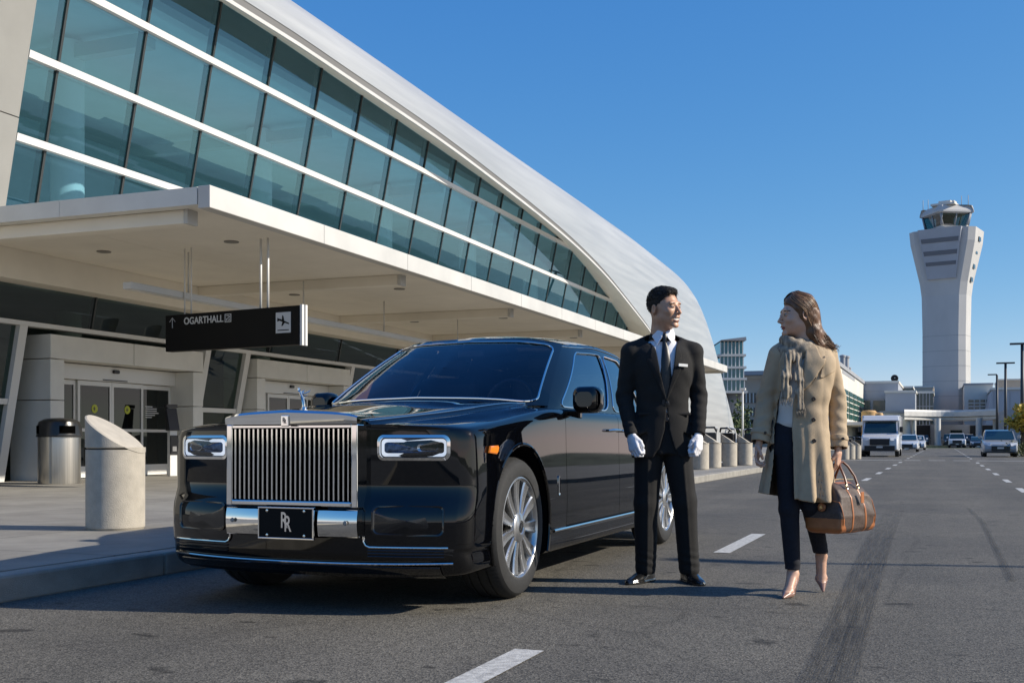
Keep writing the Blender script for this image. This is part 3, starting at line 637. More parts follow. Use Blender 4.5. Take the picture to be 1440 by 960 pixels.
e, cx, w, z = block('roof_house', 'small teal glazed roof house above the service block', 'building', 1265, 1283, 545.5, 212, 12, M_DKGL)
e, cx, w, z = block('glass_link', 'dark green glass link building directly left of the control tower', 'building', 1284, 1312, 553, 186, 14, M_DKGL)
q = MB()
for k in range(1, 6): x = -w+2*w*k/6; q.box(x-.06, x+.06, -.1, 0, 0, z)
for k in range(1, 4): q.box(-w, w, -.09, 0, z*k/4, z*k/4+.12)
q.build('glazing_bars', M_GRND, e)
block('beige_block', 'beige flat roofed block seen over the dark glass link', 'building', 1287, 1312, 545, 230, 20, M_TANW)
e, cx, w, z = block('pale_block', 'pale building with green striped windows right of the control tower', 'building', 1356, 1396, 541, 235, 22, M_PALE)
wpanel(e, cx, 235, 1362, 1394, 562, 590, M_DKGL, 'striped_window', 3, 5)
e = empty('curved_hall', (PY(1392, 620, 215).x, 215, 0), 0, 'grey glazed hall with curved end right of the pale striped building', 'building')
q = MB(); x0 = PY(1380, 620, 215).x-e.location.x; x1 = PY(1560, 620, 215).x-e.location.x; zz = PY(1400, 548, 215).z; q.hexa([(x0,0,0),(x1,0,0),(x1,25,0),(x0,25,0),(x0+1.8,0,zz-.01),(x1,0,zz-.01),(x1,25,zz-.01),(x0+1.8,25,zz-.01)]); q.build('wall', M_BLUEG, e)
q = MB()
for k in range(9): x = x0+2+k*2.6; q.box(x, x+.12, -.08, 0, 3, zz-.4)
q.build('fins', M_GRND, e); MB().box(x0+1.6, x1, -.3, 25, zz, zz+.4).build('parapet', M_PALE, e)
block('tan_block', 'tan plant block rising above the grey hall at the right edge', 'building', 1405, 1470, 534.5, 262, 20, M_TANW)
block('low_building', 'plain dark grey building at far right behind the tall lamps', 'building', 1412, 1560, 575, 150, 20, M_GRND, False)
# building with green windows along the left of the road
e = empty('gate_building', (-12, 140, 0), 0, 'white clad building with green windows and roof flues beside the road behind the woman', 'building')
zz = 10.2; MB().box(-6, 0, 0, 50, 0, zz).build('wall', M_PALE, e); MB().box(-6, .2, -.2, 50, zz, zz+.5).build('parapet', M_GRND, e)
for k in range(6):
    f = MB().box(.01, .12, 3+8*k, 9.2+8*k, 3.9, 7.7).build('window', mat('green_glazing', (.03, .12, .09), .2, coat=.4), e); q = MB()
    for r_ in range(1, 5): q.box(.125, .2, 3+8*k, 9.2+8*k, 3.9+.76*r_-.06, 3.9+.76*r_+.06)
    q.build('glazing_bars', M_PALE, f)
for (y, h, r_) in ((24, 2.6, .35), (30, 2.9, .45), (36, 1.6, .25)): MB().lathe([(r_, zz), (r_, zz+h), (r_*1.25, zz+h), (r_*1.25, zz+h+.25), (.01, zz+h+.4)], 14, Matrix.Translation((-1.2, y, 0))).build('flue', M_GRND, e)
MB().box(0, 3.2, 5, 48, 2.9, 3.3).build('awning', M_PALE, e)
# beige building and stepped glass tower behind the bollards
e, cx, w, z = block('beige_terminal', 'long beige building with flat roof and strip windows behind the woman left side', 'building', 1022, 1175, 531, 150, 30, M_TANW)
MB().box(-w-1.5, w+1, -1.5, 20, z+.36, z+.9).build('roof_edge', M_GRND, e)
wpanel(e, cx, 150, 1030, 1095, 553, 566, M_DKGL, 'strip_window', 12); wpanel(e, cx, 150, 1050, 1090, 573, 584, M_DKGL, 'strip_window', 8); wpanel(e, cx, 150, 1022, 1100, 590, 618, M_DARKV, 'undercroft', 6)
gtp = PY(1028, 620, 118); e = empty('glass_stair_tower', (gtp.x, 118, 0), R(18), 'stepped teal glass tower with white floor bands just right of the pale roof end', 'building')
m1 = 118/(((1028-720)/F)*sY+cY)/F; zq = lambda py: HC+(HY-py)*m1
lv = [(553, 18.5), (535, 17.5), (519, 16.8), (502, 16.2), (481, 15.6)]
for (a, wa), (b, wb) in zip(lv[:-1], lv[1:]):
    MB().box(-wa*m1, wa*m1*.9, -.9, 6, zq(a)+.25, zq(b)).build('glazing', M_TEAL, e); q = MB(); q.box(-wa*m1-.3, wa*m1*.9+.3, -1.2, 6.3, zq(a), zq(a)+.24); q.build('floor_band', M_WHITE, e)
    q = MB()
    for k in range(7): x = -wa*m1+wa*1.9*m1*k/6; q.box(x-.05, x+.05, -.97, -.905, zq(a)+.25, zq(b)-.02)
    q.build('mullions', M_FRAME, e)
MB().box(-15*m1, 13*m1, 0, 5, 0, zq(482)).build('core', M_GRND, e)
q = MB(); q.hexa([(-17.5*m1,-2,zq(481)+.02),(17.5*m1,-2,zq(481)+.02),(17.5*m1,7,zq(481)+.02),(-17.5*m1,7,zq(481)+.02),(-17*m1,-2,zq(480)),(17*m1,-2,zq(476)),(17*m1,7,zq(475)),(-17*m1,7,zq(480))]); q.build('roof', M_GRND, e)
MB().box(-19*m1, 17*m1, 0, 6, 0, zq(553)-.02).build('base_wall', M_GRND, e)
# raised walkway across the road end
e = empty('covered_walkway', (0, 165, 0), 0, 'long white flat roofed walkway on round columns crossing in front of the control tower', 'walkway')
N = 20; rw_ = []
for k in range(N+1):
    px = 1272+128*k/N; yb = 165+6*math.sin(k/N*math.pi); p = PY(px, 595-1.0*math.sin(k/N*math.pi)-(1.2 if k < 3 else 0), yb); rw_.append((p.x, yb-165, p.z))
zb = 3.9; top = 5.3
q = MB(); q.grid([[(x, y-.4, zb) for x, y, z in rw_], [(x, y-.4, zb+.35) for x, y, z in rw_], [(x, y-.8, zb+.5) for x, y, z in rw_], [(x, y-.8, top-.25) for x, y, z in rw_], [(x, y-.6, top) for x, y, z in rw_], [(x, y+8, top) for x, y, z in rw_], [(x, y+8, zb) for x, y, z in rw_], [(x, y-.4, zb) for x, y, z in rw_]], smooth=False); q.build('roof', M_WHITE, e)
for px, r_ in ((1275, .5), (1285, .3), (1318.5, .42), (1377, .42), (1400, .3)):
    p = PY(px, 620, 166); MB().lathe([(r_*1.25, 0), (r_*1.2, .4), (r_, .8), (r_, zb+.2)], 18, Matrix.Translation((p.x, 2.2, 0))).build('column', M_WHITE, e)
block('walkway_lobby', 'beige low lobby at the left end of the white walkway', 'building', 1238, 1274, 581, 172, 10, M_PALE)
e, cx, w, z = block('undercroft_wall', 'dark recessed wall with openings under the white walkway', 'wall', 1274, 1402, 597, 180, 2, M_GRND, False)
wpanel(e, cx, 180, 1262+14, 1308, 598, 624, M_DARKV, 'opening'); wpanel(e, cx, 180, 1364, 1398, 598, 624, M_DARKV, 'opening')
# planted strip at the road end
g0 = PY(1287, 630, 150); g1 = PY(1337, 630, 150); MB().box(g0.x, g1.x, 146, 150, 0, .35).build('median_kerb', mat('median', (.35, .28, .14), .9, noise=.3, nscale=2), kind='structure')
# tan silos
for k, (px, r_, yt, lb) in enumerate(((1222, .95, 577, 'largest tan tank behind the delivery van'), (1231, .5, 580, 'slim tan tank in the middle of the tank group'), (1236.5, .5, 580.5, 'slim tan tank at the right of the tank group'))):
    p = PY(px, yt, 150); e = empty('tan_tank', (p.x, 150, 0), 0, lb, 'tank', 'tan tanks behind the delivery van')
    MB().lathe([(r_, 0), (r_, p.z-.2), (r_*.8, p.z), (.01, p.z+.05)], 20).build('tank_shell', mat('tank_tan', (.50, .30, .12), .6), e); MB().lathe([(r_+.03, p.z*.6), (r_+.03, p.z*.6+.12)], 20).build('hoop', M_TANW, e)
# street lamps
M_POLE = mat('lamp_pole_dark', (.03, .032, .035), .5)
def lamp(px, pyt, Y, arms, m, label, r_=.09, grp=None):
    p = PY(px, pyt, Y); e = empty('street_lamp', (p.x, Y, 0), 0, label, 'street lamp', grp)
    MB().tube([(0, 0, 0), (0, 0, p.z)], [r_*1.3, r_], 10).build('pole', m, e); mpp = (p.z-HC)/(HY-pyt)
    for a in arms: MB().box(min(0, a*mpp), max(0, a*mpp), -.16, .16, p.z-.02, p.z+.12).build('lamp_head', m, e)
    return e
lamp(1437.5, 484, 95, (-16, 16), M_POLE, 'nearest and tallest dark street lamp at the right edge', .12, 'dark street lamps on the right')
lamp(1414, 511, 120, (-12, 12), M_POLE, 'dark double armed street lamp left of the tallest one', .12, 'dark street lamps on the right')
lamp(1402, 527, 150, (-12,), M_POLE, 'dark single armed street lamp nearest the control tower', .13, 'dark street lamps on the right')
lamp(1044.5, 548, 75, (-4, 4), M_FRAME, 'slim white lamp pole above the bollards', .055)
# lamp post off to the right whose thin shadow crosses the lanes
e = empty('street_lamp', (9.6, 7.2+3.35, 0), R(90), 'tall slim street lamp at the right kerb by the parked limousine', 'street lamp'); MB().tube([(0, 0, 0), (0, 0, 6.5)], [.06, .04], 10).build('pole', M_POLE, e); MB().box(-.1, .1, -.1, .6, 6.5, 6.6).build('lamp_head', M_POLE, e)
# trees and shrubs: trunk plus leaf clumps
def tree(loc_, h, r_, col, col2, label, cat='tree', n=900, trunk=True, seed=1, leaf=.16):
    e = empty('tree' if trunk else 'shrub', loc_, 0, label, cat); q = random.Random(seed)
    if trunk:
        t = MB(); t.tube([(0, 0, 0), (.05, 0, h*.35), (0, .05, h*.6)], [.10, .08, .05], 8)
        for k in range(5): a = q.uniform(0, 6.28); t.tube([(0, 0, h*.35+.08*k), (math.cos(a)*r_*.6, math.sin(a)*r_*.6, h*.65+.1*k)], [.04, .015], 6)
        t.build('trunk', mat('bark', (.10, .075, .05), .9), e)
    zc = h-r_*1.05 if trunk else h*.5; cl = [(q.gauss(0, .42)*r_, q.gauss(0, .42)*r_, zc+q.gauss(0, .38)*(h-zc)) for _ in range(26)]; mb = MB()
    for _ in range(n):
        c = q.choice(cl); s_ = leaf*q.uniform(.6, 1.2); p = Vector(c)+Vector((q.gauss(0, 1), q.gauss(0, 1), q.gauss(0, 1)))*r_*.17
        if p.z < (.05 if not trunk else h*.25): continue
        a, b = Vector((q.gauss(0, 1), q.gauss(0, 1), q.gauss(0, 1))).normalized(), Vector((q.gauss(0, 1), q.gauss(0, 1), q.gauss(0, 1)))
        b = a.cross(b).normalized(); mb.add([p-a*s_, p-b*s_*.5, p+a*s_, p+b*s_*.5], [(0, 1, 2, 3)])
    mb.build('crown' if trunk else 'foliage', mat('leaf_'+str(col), col, .7, col2=col2, nscale=1.5), e, recalc=False, sharp=0)
    return e
p = PY(1042, 620, 88); tree((p.x, 88, 0), 3.6, 1.5, (.05, .085, .022), (.10, .13, .04), 'small green tree behind the row of bollards', n=1300)
p = PY(1033, 620, 96); tree((p.x, 96, 0), 2.9, 1.3, (.045, .075, .02), (.09, .12, .035), 'smaller green tree left of the white lamp pole', seed=4, n=900)
p = PY(1437, 620, 66); tree((p.x+.3, 70, 0), 3.0, .9, (.30, .24, .03), (.45, .34, .05), 'small yellow leaved tree at the right edge', seed=6)
p = PY(1436, 620, 62); tree((p.x+.2, 68, 0), .95, .8, (.05, .07, .02), (.12, .13, .04), 'low green shrub on the verge at the right edge', 'shrub', 700, False, 7, .07)
# ---- far vehicles
def vehicle(kind, px, py, col, label, name='car', body=None, wpx=None, grp='cars on the airport road'):
    Z = F*HC/(py-HY); p = W(px, py, Z); e = empty(name, (p.x, p.y, 0), 0, label, 'van' if kind in ('van',) else 'truck' if kind in ('pickup', 'boxtruck') else 'car', grp)
    paint = mat('paint_'+str(col), col, .35, coat=.8, metal=.0)
    S = dict(sedan=(1.82, 4.6, 1.45), hatch=(1.80, 4.4, 1.53), suv=(1.95, 4.8, 1.80), pickup=(2.0, 5.4, 1.85), van=(2.02, 5.6, 2.15), boxtruck=(2.1, 6.5, 2.6))[kind]; w, L_, h = S[0]/2, S[1], S[2]
    if kind in ('sedan', 'hatch'): prof = [(0, .30), (-.04, .45), (0, .66), (.10, .74), (.85, .93), (L_*.9, .98), (L_, .90), (L_, .35), (L_-.1, .24), (.1, .22)]; gh = [(.82, .93), (1.75, h-.06), (2.3, h), (3.1, h-.03), (4.1 if kind == 'hatch' else 3.75, .98)]
    elif kind == 'van': prof = [(0, .40), (-.03, .60), (.02, 1.0), (.12, 1.12), (.70, 1.30), (L_, 1.32), (L_, .45), (.2, .32)]; gh = [(.66, 1.28), (1.25, 2.02), (1.5, 2.10), (L_-.05, 2.12), (L_-.02, 1.3)]
    else: prof = [(0, .45), (-.03, .60), (.0, 1.0), (.10, 1.10), (1.2, 1.16), (L_, 1.15), (L_, .50), (.2, .40)]; gh = [(1.15, 1.14), (1.7, h-.05), (2.0, h), (3.1 if kind != 'suv' else 4.4, h-.02), (3.35 if kind != 'suv' else 4.75, 1.14)]
    q = MB(); rows_ = []
    for x, s_ in ((-w, .90), (-w+.03, .97), (-w+.10, 1), (0, 1.0), (w-.10, 1), (w-.03, .97), (w, .90)):
        bulge = .10*(1-(x/w)**2); cy, cz = L_/2, .68; rows_.append([(x, cy+(y-cy)*s_-(bulge if y < .2 else 0), cz+(z-cz)*(s_ if s_ < .99 else 1)) for y, z in prof])
    q.grid(rows_, True, False, True); b = q.build('body', paint, e, sharp=25, bevel=.02)
    for f in b.data.polygons: f.use_smooth = True
    q = MB(); tw = .86; G_ = []
    for y, z in gh: t = (z-gh[0][1])/(h-gh[0][1]+.01); G_.append((y, z, w*(.93-.14*t if kind != 'van' else .95-.07*t)))
    q.grid([[(-c, y, z) for y, z, c in G_], [(c, y, z) for y, z, c in G_]], smooth=False)
    for s_ in (-1, 1): q.poly([(s_*c, y, z) for y, z, c in G_])
    q.build('cabin', paint, e, recalc=True)
    y0, z0, c0_ = G_[0]; y1, z1, c1 = G_[1]; nrm = Vector((0, -(z1-z0), (y1-y0))).normalized()*.025; q = MB()
    P = lambda t, s_: (s_*(c0_+(c1-c0_)*t)*.92, y0+(y1-y0)*t+nrm.y, z0+(z1-z0)*t+nrm.z)
    q.poly([P(.06, -1), P(.06, 1), P(.94, 1), P(.94, -1)]); q.build('windscreen', M_DKGL, e)
    for s_ in (-1, 1):
        q = MB(); o_ = s_*.02; ya, yb = G_[1][0]-.2, (G_[3][0] if kind != 'van' else 1.9); zt_ = G_[2][1]-.12; zb_ = gh[0][1]+.06; cc = lambda z: w*(.93-.14*(z-gh[0][1])/(h-gh[0][1]) if kind != 'van' else .95-.07*(z-gh[0][1])/(h-gh[0][1]))
        q.poly([(s_*cc(zb_)+o_, ya-.25, zb_), (s_*cc(zb_)+o_, yb+.2, zb_), (s_*cc(zt_)+o_, yb, zt_), (s_*cc(zt_)+o_, ya+.35, zt_)]); q.build('side_window', M_DKGL, e)
        hl = MB(); zz_ = {'sedan': .66, 'hatch': .68, 'suv': .92, 'pickup': .92, 'van': .98, 'boxtruck': 1.0}[kind]; hl.hexa([(s_*w*.58,-.10,zz_-.07),(s_*w*.93,.03,zz_-.05),(s_*w*.93,.25,zz_-.05),(s_*w*.58,.25,zz_-.07),(s_*w*.55,-.06,zz_+.08),(s_*w*.96,.10,zz_+.12),(s_*w*.96,.30,zz_+.12),(s_*w*.55,.30,zz_+.08)])
        hl.build('headlight', mat('far_headlight', (.75, .76, .78), .15, coat=1), e)
        m_ = MB(); zm = gh[0][1]+.12; m_.box(*sorted((s_*(w+.02), s_*(w+.20))), y1-.55, y1-.42, zm-.02, zm+.17 if kind != 'van' else zm+.3); m_.build('mirror', paint if kind != 'van' else M_BLACK, e, bevel=.03)
        for y in (.85, L_-1.0):
            t = MB(); t.lathe([(.01, .02), (.20, .02), (.22, 0), (.30, .01), (.32, -.02), (.32, -.20)], 20, frame_m((s_*(w-.02), y, .32), (0, 1, 0), (0, 0, 1), (s_, 0, 0))); wh = t.build('wheel', M_RUBF, e)
            MB().lathe([(.01, .03), (.19, .028), (.20, .02)], 16, frame_m((s_*(w-.015), y, .32), (0, 1, 0), (0, 0, 1), (s_, 0, 0))).build('rim', mat('far_rim', (.45, .46, .47), .35, metal=.8), wh)
    gz = {'sedan': (.36, .62), 'hatch': (.34, .60), 'suv': (.62, .92), 'pickup': (.62, 1.0), 'van': (.66, 1.02), 'boxtruck': (.6, 1.0)}[kind]
    q = MB(); q.box(-w*.52, w*.52, -.165, -.05, *gz); q.build('grille', M_BLACKF, e)
    q = MB(); q.box(-w*.80, w*.80, -.155, -.04, .24 if h < 1.6 else .34, gz[0]-.04); q.build('lower_grille', M_BLACKF, e)
    q = MB(); q.box(-.17, .17, -.18, -.166, gz[0]-.16 if kind != 'hatch' else .45, gz[0]-.06 if kind != 'hatch' else .55); q.build('number_plate', M_WHITE, e)
    return e, paint, w, h
M_RUBF = mat('far_tyre', (.02, .02, .02), .8); M_BLACKF = mat('far_black', (.012, .012, .013), .5)
e, paint, w, h = vehicle('van', 1237, 642.0, (.62, .63, .65), 'white delivery van with black grille and tall cargo box parked left of the lanes', 'delivery_van', grp='vans and trucks')
MB().box(-1.04, 1.04, 1.6, 5.5, 1.2, 2.36).build('cargo_box', paint, e, bevel=.06); q = MB(); q.hexa([(-1.0,1.05,2.05),(1.0,1.05,2.05),(1.0,1.6,2.05),(-1.0,1.6,2.05),(-.95,1.35,2.34),(.95,1.35,2.34),(.95,1.6,2.34),(-.95,1.6,2.34)]); q.build('wind_deflector', paint, e, bevel=.04)
vehicle('hatch', 1407, 642.3, (.30, .315, .33), 'silver grey hatchback driving towards us on the right', 'hatchback')
vehicle('sedan', 1275, 635.0, (.60, .61, .62), 'white car directly behind the delivery van', 'parked_car')
vehicle('sedan', 1287.5, 632.6, (.55, .56, .57), 'second white car further along behind the delivery van', 'parked_car')
vehicle('suv', 1296.5, 628.8, (.02, .02, .022), 'small dark car in the shade beneath the walkway', 'parked_car')
vehicle('pickup', 1346, 630.2, (.58, .60, .63), 'white pickup truck with canopy stopped left of the oncoming cars', 'pickup_truck')
vehicle('boxtruck', 1345, 628.6, (.55, .56, .58), 'pale box truck close behind the white pickup truck', 'box_truck', grp='vans and trucks')
vehicle('pickup', 1337, 629.4, (.03, .035, .045), 'dark pickup truck left of the white pickup truck', 'pickup_truck')
vehicle('suv', 1360, 629.5, (.05, .055, .065), 'dark sports utility car between pickup and blue sedan', 'suv')
vehicle('sedan', 1375.5, 630.2, (.035, .045, .065), 'dark blue sedan left of the silver hatchback', 'sedan')
# luggage trolleys parked behind the bollards
def trolley(px, py, Z, label, rz=0):
    p = W(px, 620, Z); e = empty('luggage_trolley', (p.x, p.y, .15 if Z < 50 else 0), rz, label, 'luggage trolley', 'luggage trolleys parked behind bollards')
    q = MB(); q.tube([(-.25, .3, .12), (-.25, .28, .95), (-.25, .2, 1.1), (0, .17, 1.14), (.25, .2, 1.1), (.25, .28, .95), (.25, .3, .12)], .022, 8); q.tube([(-.25, .3, .12), (-.2, -.5, .14), (.2, -.5, .14), (.25, .3, .12)], .02, 8); q.build('frame', M_FRAME, e)
    q = MB(); q.box(-.22, .22, .16, .30, .62, .98); q.build('basket', M_BLACK, e, bevel=.03); q = MB(); q.tube([(-.2, .12, 1.02), (-.12, .02, 1.12), (.12, .02, 1.12), (.2, .12, 1.02)], .03, 8); q.build('brake_bar', M_BLACK, e)
    for x in (-.23, .23):
        q = MB(); q.lathe([(.01, .02), (.08, .02), (.08, -.02), (.01, -.02)], 14, frame_m((x, .28, .08), (0, 1, 0), (0, 0, 1), (1, 0, 0))); q.build('wheel', M_BLACK, e)
    return e
trolley(999, 0, 31.6, 'luggage trolley behind the bollard beside the chauffeur hand', R(25)); trolley(1018, 0, 33.5, 'luggage trolley behind the middle bollard', R(-20)); trolley(1034, 0, 36, 'luggage trolley behind the gap left of the last bollard', R(30)); trolley(1056, 0, 36, 'luggage trolley partly hidden by the woman left arm', R(5))
trolley(1196, 0, 66, 'far luggage trolley left of the delivery van', R(10)); trolley(1204, 0, 67, 'far luggage trolley touching the delivery van side', R(-25))
# ================================================================ black limousine
M_BLK = mat('black_paint', (.0012, .0014, .0022), .5, coat=1.0, spec=0.0)
M_BLK.node_tree.nodes['Principled BSDF'].inputs['Coat IOR'].default_value = 1.55
M_CHR = mat('chrome', (.80, .80, .79), .045, metal=1.0)
M_ALU = mat('polished_alloy', (.55, .555, .56), .27, metal=.9)
M_RUB = mat('tyre_rubber', (.018, .018, .018), .75, noise=.2, nscale=30)
M_WELL = mat('wheel_well', (.004, .004, .004), .95, spec=.1)
M_WSH = glass_mat('windscreen', (.50, .54, .62), .04, (.85, .92, 1.0))
M_SGLS = glass_mat('side_glass', (.16, .20, .24), .24, (.85, .95, 1.0))
M_LAMP = glass_mat('lamp_glass', (.92, .94, .96), .06)
M_LAMPIN = mat('lamp_reflector', (.70, .72, .76), .18, metal=.9)
M_LAMPD = mat('lamp_dark', (.09, .12, .18), .35, metal=.6, noise=.6, nscale=60)
M_AMB = mat('amber_lens', (.75, .20, .01), .2, coat=1, emit=(1, .3, .02), emit_s=.15)
M_LEA = mat('tan_leather', (.30, .14, .07), .5); M_SEAT = mat('dark_leather', (.018, .016, .018), .5)
M_GLOSSB = mat('gloss_black_trim', (.006, .006, .007), .12, coat=.5)
CAR = empty('limousine', (-3.12, 4.93, 0), 0, 'large shiny black limousine with upright chrome grille parked at the kerb', 'car')
HWD = .93
def wid(y): return spl([0, .03, .08, .16, .3, .6, 1.5, 3.5, 4.8, 5.4, 5.65, 5.77], [.85, .888, .912, .922, .927, .93, .932, .932, .92, .885, .84, .78], y)
def zsh(y): return spl([0, .25, .6, 1.6, 3.0, 4.6, 5.3, 5.77], [.935, .955, .985, 1.075, 1.075, 1.05, 1.0, .93], y)
def zce(y): return spl([0, .12, .4, 1.0, 1.6, 3.0, 5.0, 5.5, 5.77], [1.022, 1.036, 1.058, 1.115, 1.145, 1.12, 1.08, 1.03, .96], y)
def xhd(y): return spl([0, .1, .5, 1.7, 3.0, 5.0, 5.77], [.385, .40, .47, .70, .70, .62, .5], y)
def bow(x, y): return .17*(abs(x)/.93)**2.6*math.exp(-max(y, 0)/.35) if y < 2.5 else -.10*(abs(x)/.93)**2.4*math.exp(-(5.77-y)/.35)
def yz(z, y):   # front face lean: bumper stands proud below the lamps
    e = math.exp(-max(y, 0)/.18)
    return e*(.045*max(0, min(1, (z-.52)/.10)) + .05*max(0, (.30-z)/.12))
def section(y):
    w = wid(y); zs = zsh(y); zc = zce(y); xh = xhd(y); zb = .20 if y < 5 else .20+.1*(y-5)
    hr = max(0.0, min(1.0, (1.75-y)/.5)) if y < 1.75 else 0      # hood edge step fades out under the glass
    zt = zs+.012
    pts = [(0, zb-.01), (w*.5, zb-.01), (w-.10, zb), (w-.035, zb+.012), (w-.012, zb+.05), (w-.016, .32), (w-.004, .345), (w+.002, .50), (w, .66), (w-.004, .80), (w-.008, zs-.075),
           (w-.013, zs-.034), (w-.030, zs-.006), (w-.060, zs+.006), (w-.16, zt+.008), (xh+.10, zt+.014+(.004)*hr), (xh+.03, zt+.018), (xh+.008, zt+.022+.010*hr), (xh-.02, zt+.028+.014*hr), (xh*.66, zc-.022), (xh*.33, zc-.006), (0, zc)]
    return pts
def dense(pts, n):     # Catmull-Rom through the section points
    out = []; P = [Vector((p[0], p[1])) for p in pts]; N = len(P)
    for i in range(N-1):
        a = P[max(i-1, 0)] if i else Vector((-P[1].x, P[1].y)); b, c = P[i], P[i+1]; d = P[i+2] if i+2 < N else Vector((-P[N-2].x, P[N-2].y))
        tb = (c-a)*.5; tc = (d-b)*.5; L_ = (c-b).length
        if tb.length > 0: tb = tb.normalized()*min(tb.length, L_*1.1)
        if tc.length > 0: tc = tc.normalized()*min(tc.length, L_*1.1)
        for k in range(n):
            t = k/n; out.append((2*t**3-3*t**2+1)*b+(t**3-2*t**2+t)*tb+(-2*t**3+3*t**2)*c+(t**3-t**2)*tc)
    out.append(P[-1]); return out
yst = [0, .008, .02, .035, .055, .08, .11, .15, .2, .26]+[.34+.08*k for k in range(60)]
yst = [y for y in yst if y < 5.0]+[5.05+.08*k for k in range(7)]+[5.6, 5.66, 5.71, 5.74, 5.76, 5.77]
rows = []
for y in yst:
    h = dense(section(y), 4)
    ring = [Vector((p.x, y, p.y)) for p in h]+[Vector((-p.x, y, p.y)) for p in h[-2:0:-1]]
    for p in ring: p.y = y+bow(p.x, y)+(yz(p.z, y) if y < 2 else 0)
    rows.append(ring)
nh = len(dense(section(1), 4)); 
body = MB()
nc = len(rows[0]); body.grid(rows, True, True, False)
def capf(row, base, flip):     # ruled cap between left and right outline points of equal height
    S = 14; idx0 = base; prev = None; 
    for i in range(nh):
        a = row[i]; bb = row[(nc-i) % nc]
        ids = []
        for s in range(S+1):
            if s == 0: ids.append(base+i)
            elif s == S: ids.append(base+(nc-i) % nc)
            elif i in (0, nh-1): ids.append(base+i)
            else:
                x = a.x*(1-2*s/S); body.v.append((x, (0 if base == 0 else 5.77)+bow(x, 0 if base == 0 else 5.77)+(yz(a.z, 0) if base == 0 else 0)-(0 if base == 0 else 0), a.z)); ids.append(len(body.v)-1)
        if prev:
            for s in range(S):
                f = [prev[s], prev[s+1], ids[s+1], ids[s]]; g = []
                for q in f:
                    if q not in g: g.append(q)
                if len(g) > 2: body.f.append(g); body.s.append(True); body.mi.append(0)
        prev = ids
capf(rows[0], 0, False); capf(rows[-1], (len(rows)-1)*nc, True)
bo = body.build('tmp_body', M_BLK, sharp=0)
bm = bmesh.new(); bm.from_mesh(bo.data); bmesh.ops.remove_doubles(bm, verts=bm.verts, dist=.0003); bmesh.ops.recalc_face_normals(bm, faces=bm.faces)
for f in bm.faces: f.smooth = True
bm.to_mesh(bo.data); bm.free()
WY = (.90, 4.43); WR = .395
cutters = []
for wy in WY:
    for s in (-1, 1):
        c = MB(); r_ = .455
        rows_c = [[(s*x, wy+r_*math.cos(q), .405+r_*math.sin(q)*1.0) for q in [2*math.pi*k/64 for k in range(64)]] for x in (.58, 1.2)]
        c.grid(rows_c, True, True, True); co = c.build('cut', M_WELL, sharp=0); cutters.append(co)
        md = bo.modifiers.new('b', 'BOOLEAN'); md.operation = 'DIFFERENCE'; md.object = co; md.solver = 'EXACT'
bpy.context.view_layer.update(); dg = bpy.context.evaluated_depsgraph_get()
me = bpy.data.meshes.new_from_object(bo.evaluated_get(dg)); bpy.data.objects.remove(bo)
for c in cutters: bpy.data.objects.remove(c)
# cut the door shut lines and take the doors out as parts of their own
bm = bmesh.new(); bm.from_mesh(me); me.materials.clear()
for yy_ in (1.66, 2.87, 4.02):
    for d in (-.003, .003):
        fs = [f for f in bm.faces if abs(f.calc_center_median().x) > .6 and abs(f.calc_center_median().y-yy_) < .25]
        bmesh.ops.bisect_plane(bm, geom=fs+list({e for f in fs for e in f.edges})+list({v for f in fs for v in f.verts}), plane_co=(0, yy_+d, 0), plane_no=(0, 1, 0))
for zz_ in (.350, .356):
    fs = [f for f in bm.faces if abs(f.calc_center_median().x) > .6 and 1.5 < f.calc_center_median().y < 4.3 and f.calc_center_median().z < .6]
    bmesh.ops.bisect_plane(bm, geom=fs+list({e for f in fs for e in f.edges})+list({v for f in fs for v in f.verts}), plane_co=(0, 0, zz_), plane_no=(0, 0, 1))
def region(f):
    c = f.calc_center_median()
    if abs(c.x) < .78 or not (1.656 < c.y < 4.03) or c.z < .35: return 0
    if c.z < .356: return 9
    for q in (1.66, 2.87, 4.02):
        if abs(c.y-q) < .0031: return 9
    if f.normal.x*(1 if c.x > 0 else -1) < .2 and c.z < .9: return 0
    k = 1 if c.y < 2.87 else 2
    return k if c.x > 0 else -k
def take(bm, r):
    b2 = bm.copy(); b2.faces.ensure_lookup_table()
    bmesh.ops.delete(b2, geom=[f for f in b2.faces if region(f) != r], context='FACES'); return b2
def finish(b2, name, m, parent, sharp=28):
    for f in b2.faces: f.smooth = True
    for e in b2.edges:
        if len(e.link_faces) == 2 and e.calc_face_angle(0) > R(sharp): e.smooth = False
    mm = bpy.data.meshes.new(name); b2.to_mesh(mm); b2.free(); mm.materials.append(m)
    o = bpy.data.objects.new(name, mm); COL.objects.link(o); o.parent = parent; return o
doors = {}
for r in (1, 2, -1, -2): doors[r] = finish(take(bm, r), 'door', M_BLK, CAR)
# wheel wells dark, rest paint
bodyo = finish(take(bm, 0), 'body', M_BLK, CAR); bodyo.data.materials.append(M_WELL)
for p in bodyo.data.polygons:
    c = p.center
    for wy in WY:
        if abs(c.x) < .9 and abs(math.hypot(c.y-wy, c.z-.405)-.455) < .012 and abs(c.x) > .5 or (abs(abs(c.x)-.58) < .004 and abs(p.normal.x) > .9): p.material_index = 1
bm.free()
liner = MB(); liner.box(-.86, .86, 1.5, 4.15, .30, 1.0); liner.build('inner_tub', M_WELL, bodyo)
def fy(x, z): return bow(x, 0)+yz(z, 0)        # front face surface
def strip(pts, h, out, name, m, parent, rad=None):  # bright trim following the face
    return MB().tube([(x, fy(x, z)-out, z) for x, z in pts], h, 8).build(name, m, parent)
